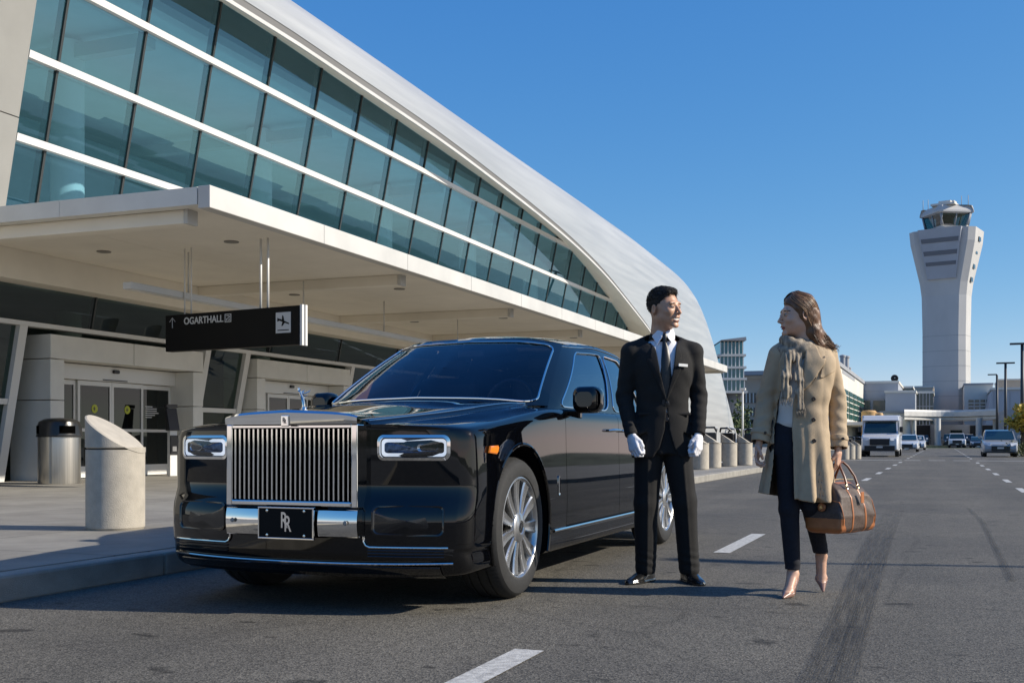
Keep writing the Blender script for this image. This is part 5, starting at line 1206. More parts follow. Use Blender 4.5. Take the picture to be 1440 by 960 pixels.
def wave(x, y, z, seed, n, k0, k1, amp, st=(1, 1, 1)):
    rr_ = random.Random(seed); out = 0
    for _ in range(n):
        v = Vector((rr_.gauss(0, 1)*st[0], rr_.gauss(0, 1)*st[1], rr_.gauss(0, 1)*st[2])).normalized()*rr_.uniform(k0, k1)
        out = out+np.sin(x*v.x+y*v.y+z*v.z+rr_.uniform(0, 6.28))
    return out*amp/math.sqrt(n)
def wrinkle(x, y, z, c, dirn, rad, k, amp):   # local set of parallel folds
    dirn = v3(dirn)/np.linalg.norm(dirn); s = (x-c[0])*dirn[0]+(y-c[1])*dirn[1]+(z-c[2])*dirn[2]
    w = np.exp(-((x-c[0])**2+(y-c[1])**2+(z-c[2])**2)/rad**2); return amp*w*np.sin(s*k+wave(x, y, z, 3, 3, 8, 20, .8))
M_SKINM = mat('skin_tan', (.52, .29, .185), .45, noise=.08, nscale=40); M_SKINW = mat('skin_light', (.60, .36, .25), .42, noise=.06, nscale=40)
for m_ in (M_SKINM, M_SKINW):
    b_ = m_.node_tree.nodes['Principled BSDF']; b_.inputs['Subsurface Weight'].default_value = .12; b_.inputs['Subsurface Radius'].default_value = (.012, .005, .003)
M_LIP = mat('lips', (.34, .10, .085), .4); M_LIPM = mat('lips_m', (.26, .11, .08), .45); M_TOOTH = mat('teeth', (.75, .72, .66), .3)
M_EYE = mat('eye_white', (.36, .31, .28), .35); M_IRIS = mat('iris', (.02, .012, .008), .1)
M_HAIRM = mat('hair_black', (.012, .009, .007), .62, noise=.6, nscale=160, bump=.8, bscale=260); 
M_HAIRW = mat('hair_brown', (.075, .034, .017), .40, col2=(.21, .105, .05), nscale=22, stretch=(1, 1, .22), bump=.5, bscale=150)
M_SUIT = mat('suit_black', (.0165, .0160, .0160), .82, sheen=.04, noise=.25, nscale=300, bump=.25, bscale=900, spec=.25)
M_SHIRT = mat('shirt_white', (.70, .71, .76), .7); M_TIE = mat('tie_black', (.012, .012, .014), .4)
M_GLOVE = mat('glove_white', (.72, .72, .76), .8, bump=.3, bscale=120)
M_SHOE = mat('shoe_leather', (.010, .010, .010), .18, coat=.6)

def headsdf(fem=False, smile=0.0):
    g = .93 if fem else 1.0
    def f(x, y, z):
        ax_ = np.abs(x)
        d = ell(x, y, z, (0, .018, .038), (.074*g, .094*g, .092*g))
        d = smin(d, ell(x, y, z, (0, -.022, -.010), (.066*g, .070, .080)), .03)
        d = smin(d, ell(x, y, z, (0, -.034, -.060), ((.050 if fem else .056), .052, .052)), .03)          # jaw
        d = smin(d, ell(ax_, y, z, (.040 if fem else .046, .000, -.052), (.016, .035, .022)), .025)          # jaw angle
        d = smin(d, ell(x, y, z, (0, -.084 if fem else -.079, -.098 if fem else -.100), (.020 if fem else .024, .014, .014)), .022)              # chin
        d = smin(d, ell(ax_, y, z, (.040, -.060, -.022+.006*smile), (.022, .024, .020)), .02)                 # cheek
        d = smin(d, ell(ax_, y, z, (.028, -.079 if fem else -.081, .030), (.024, .004 if fem else .009, .013 if fem else .010)), .016)           # brow
        d = smax(d, -ell(ax_, y, z, (.030, -.104, .010), (.017, .016, .010)), .012)                            # socket
        d = smin(d, ell(ax_, y, z, (.030, -.080, .009), (.0145, .012, .0105)), .004)                         # eyeball with lid
        d = smin(d, cap_(x, y, z, (0, -.086, .020), (0, -.113 if fem else -.115, -.026), .0065, .0095), .010)  # nose
        d = smin(d, ell(ax_, y, z, (.0105, -.099, -.031), (.0075, .009, .007)), .006)
        d = smin(d, ell(ax_, y, z, (0, -.088, -.052), (.020, .010, .012)), .012)
        if smile:
            d = smin(d, ell(ax_, y, z, (.012, -.089, -.052+.003), (.020, .007, .0045)), .005)
            d = smin(d, ell(x, y, z, (0, -.089, -.074), (.022, .009, .006)), .006)
            d = smax(d, -ell(x, y-6*x*x, z-5.0*x*x, (0, -.096, -.0625), (.025, .014, .0065)), .003)
            d = smin(d, ell(x, y-7*x*x, z, (0, -.086, -.060), (.024, .007, .010)), .001)
        else:
            d = smin(d, ell(ax_, y, z, (.008, -.094, -.0585), (.014, .0075, .0045)), .004)
            d = smin(d, ell(x, y, z, (0, -.0915, -.0685), (.017, .0075, .0055)), .004)
            d = d+.002*np.exp(-((z+.0635)/.0022)**2)*(ax_ < .026)*(y < -.06)
        e = ell(ax_, y, z, (.081*g, .018, -.002), (.009, .021, .031), rx=12, rz=24)
        e = smax(e, -ell(ax_, y, z, (.092*g, .013, .001), (.008, .012, .019)), .004)
        d = smin(d, e, .008)
        r_ = .048 if fem else .058
        d = smin(d, cap_(x, y, z, (0, .022, -.05), (0, .045, -.21), r_, r_+.004), .03)
        return d
    return f
def xf(f, M):      # evaluate f in the local frame of M
    Mi = np.array(M.inverted(), np.float32)
    def g(x, y, z): return f(Mi[0,0]*x+Mi[0,1]*y+Mi[0,2]*z+Mi[0,3], Mi[1,0]*x+Mi[1,1]*y+Mi[1,2]*z+Mi[1,3], Mi[2,0]*x+Mi[2,1]*y+Mi[2,2]*z+Mi[2,3])
    return g
def tmesh(V, M): 
    A = np.array(M, float); return V@A[:3, :3].T+A[:3, 3]
def handsdf(curl=(.9, 1.0, 1.05, 1.1), fat=0.0, thumb=.5, spread=.1, side=1):
    """wrist at origin, fingers towards -z, palm facing -y, thumb on side*x"""
    segs = []
    base = [(.030, -.090), (.010, -.096), (-.011, -.092), (-.030, -.082)]; ln = [(.040, .026, .020), (.044, .029, .021), (.041, .027, .020), (.032, .021, .018)]; rr_ = [.0095, .0098, .0093, .0083]
    for (bx_, bz), L_, c, r_ in zip(base, ln, curl, rr_):
        p = Vector((bx_*side, 0, bz)); a = .25*c+.1
        for k in range(3):
            q = p+Vector((spread*bx_*side*3*L_[k], -math.sin(a)*L_[k], -math.cos(a)*L_[k])); segs.append((p, q, r_*(1-.09*k)+fat, r_*(1-.09*(k+1))+fat)); p = q; a += c*1.05
    T_ = [Vector((.026*side, -.004, -.030)), Vector((.041*side, -.022, -.058)), Vector((.038*side, -.036, -.084)), Vector(((.034-.020*thumb)*side, -.044, -.102))]
    def f(x, y, z):
        d = cap_(x, y, z, (0, 0, .03), (0, 0, -.02), .030+fat, .030+fat, (0, 1, 0), .72)
        for (bx_, bz), r_ in zip(base, rr_): d = smin(d, cap_(x, y, z, (bx_*side*.55, 0, -.025), (bx_*side, -.001, bz), .017+fat, .012+fat, (0, 1, 0), .95), .012)
        for (p, q, ra, rb) in segs: d = smin(d, cap_(x, y, z, p, q, ra, rb), .004)
        t = cap_(x, y, z, T_[0], T_[1], .016+fat, .0125+fat)
        t = smin(t, cap_(x, y, z, T_[1], T_[2], .0118+fat, .0105+fat), .004); t = smin(t, cap_(x, y, z, T_[2], T_[3], .0105+fat, .0088+fat), .004)
        return smin(d, t, .008)
    return f
HB = ((-.075, -.095, -.19), (.075, .05, .06))

# ---------------------------------------------------------------- chauffeur
Zm = 6.93; gm = W(932, 620, Zm)
HM = Matrix.Translation((.012, .0, 1.700)) @ Matrix.Rotation(R(43), 4, 'Z') @ Matrix.Rotation(R(-2), 4, 'Y') @ Matrix.Scale(1.05, 4)
def place_head(f, M, h, rad=((-.13, -.15, -.23), (.13, .15, .16))):
    V, Fc = snets(f, *rad, h); return tmesh(V, M), Fc
hV, hF = place_head(headsdf(False, 1.0), HM, .0024)
SHL, SHR = (-.185, .01, 1.435), (.175, .01, 1.435); ELL, ELR = (-.238, .03, 1.155), (.232, .03, 1.155); WRL, WRR = (-.205, -.075, .925), (.212, -.070, .930)
HIPL, HIPR = (-.085, 0, .90), (.085, 0, .90); KNL, KNR = (-.105, -.01, .50), (.135, -.01, .50); ANL, ANR = (-.105, .02, .10), (.165, .01, .10)
def man_body(x, y, z):
    d = loft(x, y, z, [(.86, 0, .01, .15, .10), (1.0, 0, .01, .14, .095), (1.15, 0, .0, .13, .09), (1.35, 0, 0, .155, .10), (1.48, 0, .02, .10, .07), (1.56, 0, .03, .05, .05)], cap=.02)
    for a, b, c, r1, r2, r3 in ((SHL, ELL, WRL, .045, .036, .027), (SHR, ELR, WRR, .045, .036, .027), (HIPL, KNL, ANL, .07, .05, .035), (HIPR, KNR, ANR, .07, .05, .035)):
        d = smin(d, cap_(x, y, z, a, b, r1, r2), .02); d = smin(d, cap_(x, y, z, b, c, r2, r3), .02)
    return d
Mi = HM.inverted(); mi = np.array(Mi, float)
def man_mf(x, y, z):
    p = np.stack([x, y, z], -1)@mi[:3, :3].T+mi[:3, 3]; hx, hy, hz = p[:, 0], p[:, 1], p[:, 2]
    m = np.zeros(len(x), int)
    near = (z > 1.55)
    m[near & (hy < -.078) & (np.abs(hz-7*hx*hx+.0725) < .0055) & (np.abs(hx) < .023)] = 1
    m[near & (hy < -.080) & (np.abs(hz-5*hx*hx+.0545) < .0028) & (np.abs(hx) < .024)] = 1
    m[near & (hy < -.070) & (np.abs(hz-5*hx*hx+.0628) < .0052) & (np.abs(hx) < .0225)] = 2
    brow = near & (hy < -.060) & (np.abs(hz-.0290+.10*(np.abs(hx)-.03)) < .0030) & (np.abs(hx) > .013) & (np.abs(hx) < .048); m[brow] = 3
    eye = near & (hy < -.076) & (np.abs(hz-.009) < .0030) & (np.abs(np.abs(hx)-.030) < .0115); m[eye] = 4
    m[eye & (np.abs(np.abs(hx)-.030-0.000) < .0050)] = 5
    m[near & (hy < -.07) & (np.abs(hz-.0145) < .0014) & (np.abs(np.abs(hx)-.030) < .0140)] = 3
    return m
MAN = sdf_mesh('person', man_body, (-.33, -.16, .02), (.33, .16, 1.60), .012, [M_SKINM, M_LIPM, M_TOOTH, M_HAIRM, M_EYE, M_IRIS], None, man_mf, 2, [(hV, hF)],
               label='man in black suit and tie with white gloves and name badge standing beside the limousine', cat='person')
MAN.location = (gm.x, gm.y, 0); MAN.rotation_euler = (0, 0, YAW)
# hair
def man_hair(x, y, z):
    d = ell(x, y, z, (0, .020, .046), (.0800, .0985, .0955))
    d = smin(d, ell(x, y, z, (0, -.035, .098), (.052, .045, .034)), .02)
    face = smax(smax(y+.058-.55*np.maximum(z-.055, 0)*0+.10*(z-.06), z-.082, .01), -1e3+0*z, .01)      # front region below hairline
    hl = .072-.0*z+.9*np.clip(y+.085, -1, .03)*0
    cut = np.where(y < -.035, .074-z-.0*y, np.where(y < .0, .034-z-(y+.0)*1.15*-1*-1, np.where(y < .035, .012-z+.0, -.055-z-.0)))
    cut = (np.interp(y, [-.12, -.080, -.062, -.046, -.030, -.014, -.006, .012, .030, .045, .10], [.100, .094, .088, .062, .040, .022, -.012, .022, -.012, -.058, -.072])-z)
    d = smax(d, cut, .006)
    return d+wave(x, y, z, 9, 14, 250, 600, .0009)+wave(x, y, z, 2, 5, 50, 90, .0012)+.0008
V_, F_ = place_head(man_hair, HM, .0026)
def from_arrays(name, V, Fc, m, parent):
    me = bpy.data.meshes.new(name); me.from_pydata([tuple(v) for v in V], [], [tuple(int(i) for i in f) for f in Fc]); me.polygons.foreach_set('use_smooth', [True]*len(Fc)); me.materials.append(m); me.validate()
    o = bpy.data.objects.new(name, me); COL.objects.link(o); o.parent = parent; return o
HRM = from_arrays('hair', V_, F_, M_HAIRM, MAN)
qh = random.Random(5); st_ = MB()
for _ in range(1500):
    i_ = qh.randrange(len(V_)); p0 = HM.inverted() @ Vector(V_[i_])
    if p0.z < .03 and qh.random() < .75: continue
    nrm = Vector((p0.x/.08, (p0.y-.02)/.098, (p0.z-.046)/.095)).normalized(); tg = Vector((qh.gauss(0, .35), -1, .25)); tg = (tg-nrm*tg.dot(nrm)).normalized()
    if p0.z < .05: tg = (Vector((0, .3, -1))-nrm*Vector((0, .3, -1)).dot(nrm)).normalized()
    L1 = qh.uniform(.010, .020)*(1.0 if p0.z > .05 else .5); a_ = p0+nrm*.0005; b_ = a_+tg*L1*.55+nrm*.0030; c_2 = a_+tg*L1+nrm*qh.uniform(.001, .004)
    st_.tube([HM @ a_, HM @ b_, HM @ c_2], [.0014, .0012, .0003], 4, cap=False)
o = st_.build('hair_strands', M_HAIRM, HRM, sharp=0); o['kind'] = 'stuff'
# jacket
TJ = [(.775, -.005, .005, .190, .128), (.86, -.005, .008, .188, .130), (.98, -.005, .005, .176, .122), (1.10, -.003, .0, .160, .112), (1.20, 0, .0, .168, .115), (1.32, 0, .0, .192, .125), (1.42, -.004, .008, .188, .112), (1.475, -.004, .02, .160, .090), (1.515, 0, .03, .105, .072), (1.55, 0, .035, .070, .062)]
def jk_outer(x, y, z):
    d = loft(x, y, z, TJ, 2.25, cap=.012)
    for s, sh, el, wr in ((-1, SHL, ELL, WRL), (1, SHR, ELR, WRR)):
        a = cap_(x, y, z, (sh[0]+s*.010, .012, 1.425), el, .066, .053)
        a = smin(a, cap_(x, y, z, el, wr, .054, .041), .015)
        d = smin(d, a, .018)
    for s in (-1, 1): d = smin(d, cap_(x, y, z, (s*.055, .022, 1.515), (s*.200, .014, 1.447), .042, .047), .035)
    d = d+wave(x, y, z, 4, 10, 14, 34, .0022, (1, 1, .6))
    for s, el in ((-1, ELL), (1, ELR)):
        d = d+wrinkle(x, y, z, (el[0], el[1], el[2]), (.4*s, 0, 1), .10, 95, .0030)+wrinkle(x, y, z, (s*.21, -.04, 1.0), (.3*s, 0, 1), .07, 120, .0022)
        d = d+wrinkle(x, y, z, (s*.16, -.05, 1.30), (1, 0, .9*s), .09, 70, .0025)
    d = d+wrinkle(x, y, z, (.0, -.12, 1.10), (.5, 0, 1), .10, 60, .0025)+wrinkle(x, y, z, (-.10, -.10, 1.12), (.7, 0, 1), .09, 60, .0022)
    return d
xc_j = lambda z: .004+0*z
def vee(x, y, z):       # negative inside the shirt opening
    hw = np.interp(z, [1.12, 1.14, 1.30, 1.44, 1.50, 1.60], [-.02, .0, .040, .062, .080, .095])
    return np.maximum(np.abs(x-.006)-hw, y+.0)
def jacket(x, y, z):
    o = jk_outer(x, y, z); d = np.maximum(o, -(o+.012))     # cloth shell
    d = np.maximum(d, -vee(x, y, z))
    # front skirts cut away below the button
    hw = np.interp(z, [.70, .78, .84, .95, 1.08, 1.12], [.12, .085, .045, .014, .002, -.01])
    d = np.maximum(d, -np.maximum(np.abs(x-.010)-hw, y+.02))
    for s, wr, el in ((-1, WRL, ELL), (1, WRR, ELR)):
        ax_ = (Vector(wr)-Vector(el)).normalized(); p = Vector(wr)+ax_*.012
        cut = (x-p.x)*ax_.x+(y-p.y)*ax_.y+(z-p.z)*ax_.z
        near = np.sqrt((x-p.x)**2+(y-p.y)**2+(z-p.z)**2)-.10
        d = np.maximum(d, -np.maximum(-cut, near))
    d = np.maximum(d, z-np.clip(1.535+.75*(y-.02), 1.44, 1.548))
    edge = np.abs(x-.012)-.0012
    return d
JK = sdf_mesh('jacket', jacket, (-.33, -.17, .76), (.33, .17, 1.57), .0048, M_SUIT, MAN, None, 1)
def lapel(x, y, z):
    o = jk_outer(x, y, z)-.0055; d = np.maximum(o, -(o+.0115))
    inner = -vee(x, y, z)-.001
    hw = np.interp(z, [1.12, 1.16, 1.36, 1.385, 1.3852, 1.40, 1.50, 1.53], [.006, .018, .108, .118, .092, .100, .078, .06])
    out = np.abs(x-.006)-hw
    return np.maximum(np.maximum(np.maximum(d, inner), np.maximum(out, y-.0)), np.maximum(1.125-z, z-np.clip(1.535+.75*(y-.02), 1.44, 1.53)))
sdf_mesh('lapel', lapel, (-.15, -.17, 1.10), (.15, .02, 1.55), .0036, M_SUIT, JK, None, 0)
def jcollar(x, y, z):
    d = np.abs(loft(x, y, z, [(1.48, 0, .035, .088, .078), (1.52, 0, .036, .079, .070), (1.56, 0, .040, .070, .062)], cap=.002))-.005
    return smax(smax(d, -(y+.045)+0*x-.0, .003), np.maximum(z-1.553, 1.49-z), .003)
sdf_mesh('collar', jcollar, (-.13, -.10, 1.47), (.13, .14, 1.58), .0036, M_SUIT, JK, None, 0)
for k in (0, 1): MB().lathe([(.001, .006), (.008, .006), (.0105, .003), (.0105, -.004)], 14, frame_m((.010, -.131+.0*k, 1.115-.10*k), (1,0,0), (0,0,1), (0,-1,0))).build('button', M_BLACK, JK)
for s in (-1, 1): MB().box(s*.098-.045, s*.098+.045, -.116, -.100, 1.040, 1.056, M=Matrix.Rotation(R(s*12), 4, 'Z')).build('pocket_flap', M_SUIT, JK, bevel=.004)
MB().box(-.032, .032, -.003, .003, -.0085, .0085, M=frame_m((.108, -.124, 1.345), (1, .42, -.05), (-.42, 1, 0), (0.05, 0, 1))).build('name_badge', mat('badge_white', (.8, .8, .78), .35), MAN, bevel=.001)
# shirt with collar wings
def shirt(x, y, z):
    d = loft(x, y, z, [(1.05, .004, .0, .14, .098), (1.2, .004, .0, .150, .102), (1.32, .002, .0, .17, .111), (1.42, 0, .008, .165, .098), (1.475, 0, .02, .13, .078), (1.51, 0, .03, .078, .066), (1.535, 0, .034, .0635, .061)], 2.2)
    return d+wave(x, y, z, 8, 6, 20, 40, .0012)
SH = sdf_mesh('shirt', shirt, (-.19, -.14, 1.04), (.19, .14, 1.55), .006, M_SHIRT, MAN, None, 1)
for sg in (-1, 1):
    C_ = [(.004+sg*.007, -.042, 1.556), (.004+sg*.040, -.020, 1.572), (.004+sg*.064, .020, 1.582), (.004+sg*.076, .022, 1.545), (.004+sg*.066, -.030, 1.515), (.004+sg*.050, -.083, 1.474), (.004+sg*.018, -.064, 1.520)]
    q_ = MB(); q_.prism(C_, (0, -.004, .001)); q_.build('collar', M_SHIRT, SH, bevel=.0015)
def sstand(x, y, z):
    t = loft(x, y, z, [(1.50, 0, .033, .061, .0595), (1.59, 0, .036, .0615, .060)], cap=.002)
    return np.maximum(np.abs(t)-.003, np.maximum(z-1.568-.12*(y-.03), 1.50-z))
sdf_mesh('collar_stand', sstand, (-.1, -.06, 1.49), (.1, .12, 1.6), .003, M_SHIRT, SH, None, 0)
tm = MB(); rws = []
for z, w_, yy_ in ((1.545, .016, -.050), (1.53, .021, -.056), (1.505, .015, -.060), (1.495, .013, -.063), (1.45, .021, -.092), (1.38, .028, -.110), (1.28, .034, -.1165), (1.18, .037, -.112), (1.10, .038, -.106)):
    b_ = .010 if z > 1.50 else .006
    rws.append([(.004-w_, yy_+.004, z), (.004-w_*.55, yy_-b_*.7, z), (.004, yy_-b_, z), (.004+w_*.55, yy_-b_*.7, z), (.004+w_, yy_+.004, z)])
tm.grid(rws); tm.build('tie', M_TIE, MAN)
# trousers
def trousers(x, y, z):
    d = loft(x, y, z, [(.80, -.002, .01, .172, .112), (.90, -.002, .01, .168, .112), (1.0, 0, .01, .155, .105)], 2.3)
    for hp, kn, an in ((HIPL, KNL, ANL), (HIPR, KNR, ANR)):
        l1 = cap_(x, y, z, (hp[0], .01, .86), kn, .094, .074, (0, 1, 0), 1.10); l2 = cap_(x, y, z, kn, (an[0], an[1], .085), .074, .064, (0, 1, 0), 1.15)
        d = smin(d, smin(l1, l2, .02), .012)
        ank = (x-an[0])**2+(y-an[1])**2+(z-.12)**2
        d = d+wrinkle(x, y, z, (an[0], an[1]-.03, .14), (.25, 0, 1), .07, 130, .0035)+wrinkle(x, y, z, (kn[0], kn[1]-.03, .50), (.3, 0, 1), .10, 60, .0022)
        crease = np.exp(-((x-(kn[0]+(an[0]-kn[0])*np.clip((.5-z)/.4, -1, 1)))/.010)**2)*(y < 0)*(z < .82)
        d = d-.0045*crease
    d = d+wave(x, y, z, 14, 8, 12, 26, .0022, (1, 1, .4))+wrinkle(x, y, z, (0, -.09, .80), (1, 0, .3), .08, 70, .003)
    return np.maximum(d, .052-z)
sdf_mesh('trousers', trousers, (-.24, -.14, .045), (.27, .16, 1.0), .0052, M_SUIT, MAN, None, 1)
# shoes: toe direction angle in plan
def shoesdf(L_=.285):
    def f(x, y, z):      # toe towards -y, heel at y=.07
        w = np.interp(y, [-.215, -.19, -.15, -.09, -.02, .04, .075], [.012, .030, .042, .048, .039, .036, .026])
        hgt = np.interp(y, [-.215, -.18, -.12, -.07, -.03, .02, .07], [.022, .038, .050, .068, .095, .105, .098])
        q = ((np.abs(x)/w)**2.4+(np.maximum(z-.012, 0)/(hgt-.012))**2.2+np.where(z < .012, ((z-.012)/.05)**2, 0))**(1/2.3)-1
        d = q*np.minimum(w, .04)*.8
        d = np.maximum(d, np.maximum(y-.078, -y-.214))
        sole = np.maximum(np.maximum(((np.abs(x)/(w+.004))**3)**(1/3)-1, 0)*.0+(np.abs(x)-w-.003), np.maximum(z-.014, -z))
        sole = np.maximum(sole, np.maximum(y-.080, -y-.216)); arch = np.maximum(np.abs(y-.000)-.028, z-.010)
        return np.maximum(smin(d, sole, .004), -z)
    return f
for (an, ang, sx_) in ((ANL, -38, 1), (ANR, 14, 1)):
    Ms_ = Matrix.Translation((an[0], an[1]+.012, 0)) @ Matrix.Rotation(R(ang), 4, 'Z')
    V_, F_ = snets(shoesdf(), (-.06, -.225, -.01), (.06, .09, .12), .0035); V_ = tmesh(V_, Ms_)
    from_arrays('shoe', V_, F_, M_SHOE, MAN)
for (wr, el, side) in ((WRL, ELL, 1), (WRR, ELR, -1)):
    a = (Vector(wr)-Vector(el)).normalized(); z_ = -a; x_ = Vector((.55*side, -.80, 0)); x_ = (x_-z_*x_.dot(z_)).normalized(); y_ = z_.cross(x_)
    # palm faces the thigh: thumb to the front
    M_ = Matrix.Translation(Vector(wr)+a*.012) @ Matrix(((x_.x, y_.x, z_.x, 0), (x_.y, y_.y, z_.y, 0), (x_.z, y_.z, z_.z, 0), (0, 0, 0, 1)))
    sd = 1 if side > 0 else 1
    ps = -1 if (y_.x*(1 if side > 0 else -1)) > 0 else 1     # palm (-y) must look inward
    V_, F_ = snets(handsdf((1.15, 1.2, 1.25, 1.3), .0020, .9, .02, 1), *HB, .0028)
    if ps < 0: V_ = V_*np.array([1, 1, 1])
    pal = -y_
    if pal.x*side < 0: V_ = V_*np.array([1, -1, 1]); F_ = F_[:, ::-1]
    from_arrays('glove', tmesh(V_, M_), F_, M_GLOVE, MAN)
# ---------------------------------------------------------------- traveller with bag
Zw = 6.35; gw = W(1120, 620, Zw)
M_COAT = mat('trench_cotton', (.43, .325, .21), .8, noise=.10, nscale=14, bump=.25, bscale=500)
M_LIN = mat('coat_lining', (.10, .075, .05), .8)
M_JEAN = mat('dark_jeans', (.0045, .006, .013), .85, noise=.3, nscale=60, bump=.2, bscale=700)
M_BLOUSE = mat('cream_blouse', (.62, .59, .54), .75)
M_PUMP = mat('taupe_patent', (.30, .17, .13), .22, coat=.5)
M_BTN = mat('horn_button', (.02, .012, .008), .3)
M_SCARF = mat('plaid_scarf', (.11, .09, .07), .9, col2=(.44, .37, .28), nscale=55, stretch=(1, 1, .35), detail=6, bump=.3, bscale=300)
M_HAIRL = mat('hair_light', (.36, .20, .10), .38); M_HAIRD = mat('hair_dark', (.040, .018, .010), .42)
HW = Matrix.Translation((.002, -.005, 1.592)) @ Matrix.Rotation(R(-80), 4, 'Z') @ Matrix.Rotation(R(3), 4, 'X') @ Matrix.Scale(.98, 4)
wV, wF = place_head(headsdf(True), HW, .0024)
wSL, wEL, wWL = (-.095, .02, 1.362), (-.160, .05, 1.125), (-.212, -.005, .885)
wSR, wER, wWR = (.190, .03, 1.365), (.252, .07, 1.115), (.240, .005, .850)
wHL, wKL, wAL = (-.045, .0, .88), (-.050, -.03, .50), (-.025, -.02, .135)
wHR, wKR, wAR = (.075, .03, .88), (.075, -.02, .52), (.185, .15, .215)
def wom_body(x, y, z):
    d = loft(x, y, z, [(.86, .015, .02, .14, .10), (1.05, .03, .02, .11, .085), (1.25, .04, .01, .13, .09), (1.38, .045, .02, .12, .07), (1.46, .03, .03, .045, .045)], cap=.02)
    for a, b, c, r1, r2, r3 in ((wSL, wEL, wWL, .038, .030, .022), (wSR, wER, wWR, .038, .030, .022), (wHL, wKL, wAL, .07, .046, .030), (wHR, wKR, wAR, .07, .046, .030)):
        d = smin(d, cap_(x, y, z, a, b, r1, r2), .02); d = smin(d, cap_(x, y, z, b, c, r2, r3), .02)
    return d
def footsdf(x, y, z):       # ankle at origin height, toe towards -y, high heel posture
    d = cap_(x, y, z, (0, 0, .04), (0, .0, -.005), .028, .030)
    d = smin(d, cap_(x, y, z, (0, .012, -.018), (0, .018, -.034), .024, .021), .02)
    d = smin(d, cap_(x, y, z, (0, -.005, -.012), (0, -.085, -.098), .027, .022, (1, 0, 0), 1.15), .02)
    return smin(d, cap_(x, y, z, (0, -.085, -.102), (0, -.125, -.112), .024, .013, (1, 0, 0), 1.35), .01)
def pumpsdf(x, y, z):
    sole = cap_(x, y, z, (0, .018, -.044), (0, -.085, -.112), .025, .026, (1, 0, 0), 1.12)
    sole = smin(sole, cap_(x, y, z, (0, -.085, -.112), (0, -.172, -.126), .030, .006, (1, 0, 0), 1.20), .012)
    sole = smin(sole, ell(x, y, z, (0, .020, -.030), (.027, .026, .026)), .01)
    top = np.interp(y, [-.18, -.125, -.118, -.10, -.06, -.02, .015, .05], [-.09, -.085, -.098, -.110, -.088, -.052, -.010, -.004])-z
    d = smax(sole, -top, .004)
    d = smin(d, cap_(x, y, z, (0, .030, -.050), (0, .036, -.130), .013, .0045), .010)
    under = np.interp(y, [-.18, -.09, .0, .045], [-.134, -.134, -.072, -.052])
    return np.maximum(d, -z-.1345)
F1 = Matrix.Translation(wAL) @ Matrix.Rotation(R(-32), 4, 'Z')
F2 = Matrix.Translation(wAR) @ Matrix.Rotation(R(-6), 4, 'Z') @ Matrix.Rotation(R(38), 4, 'X')
fV1, fF1 = snets(footsdf, (-.05, -.15, -.14), (.05, .06, .09), .004); fV2 = tmesh(fV1, F2); fV1 = tmesh(fV1, F1)
def hand_at(wr, el, xdir, curls, thumb, side, spread=.03, mirror=False):
    a = (Vector(wr)-Vector(el)).normalized(); z_ = -a; x_ = Vector(xdir); x_ = (x_-z_*x_.dot(z_)).normalized(); y_ = z_.cross(x_)
    M_ = Matrix.Translation(Vector(wr)+a*.018) @ Matrix(((x_.x, y_.x, z_.x, 0), (x_.y, y_.y, z_.y, 0), (x_.z, y_.z, z_.z, 0), (0, 0, 0, 1))) @ Matrix.Scale(.92, 4)
    V_, F_ = snets(handsdf(curls, -.0012, thumb, spread, side), *HB, .0028)
    if mirror: V_ = V_*np.array([1, -1, 1]); F_ = F_[:, ::-1]
    return tmesh(V_, M_), F_
h1 = hand_at(wWL, wEL, (-.45, -.85, 0), (.75, .8, .9, .95), .6, 1, .01, True)
h2 = hand_at(wWR, (.240, .0, 1.1), (-.55, -.85, 0), (1.75, 1.75, 1.75, 1.75), .9, 1)
mw = np.array(HW.inverted(), float)
def wom_mf(x, y, z):
    p = np.stack([x, y, z], -1)@mw[:3, :3].T+mw[:3, 3]; hx, hy, hz = p[:, 0], p[:, 1], p[:, 2]; m = np.zeros(len(x), int); near = z > 1.45
    m[near & (hy < -.086) & (np.abs(hz+.0632) < .0085) & (np.abs(hx) < .020)] = 1
    m[near & (hy < -.060) & (np.abs(hz-.0315+.06*(np.abs(hx)-.03)) < .0030) & (np.abs(hx) > .012) & (np.abs(hx) < .052)] = 2
    eye = near & (hy < -.076) & (np.abs(hz-.009) < .0042) & (np.abs(np.abs(hx)-.030) < .0125); m[eye] = 3; m[eye & (np.abs(np.abs(hx)-.031) < .0055)] = 4
    m[near & (hy < -.068) & (np.abs(hz-.0148) < .0017) & (np.abs(np.abs(hx)-.032) < .0155)] = 2
    return m
WOM = sdf_mesh('person', wom_body, (-.28, -.16, .12), (.33, .22, 1.50), .012, [M_SKINW, M_LIP, M_HAIRD, M_EYE, M_IRIS], None, wom_mf, 2, [(wV, wF), (fV1, fF1), (fV2, fF1), h1, h2],
               label='woman with long brown hair in beige trench coat and scarf walking with a bag', cat='person')
WOM.location = (gw.x, gw.y, 0); WOM.rotation_euler = (0, 0, YAW)
pV, pF = snets(pumpsdf, (-.06, -.19, -.15), (.06, .07, .02), .0030)
for M_ in (F1, F2): from_arrays('pump', tmesh(pV, M_), pF, M_PUMP, WOM)
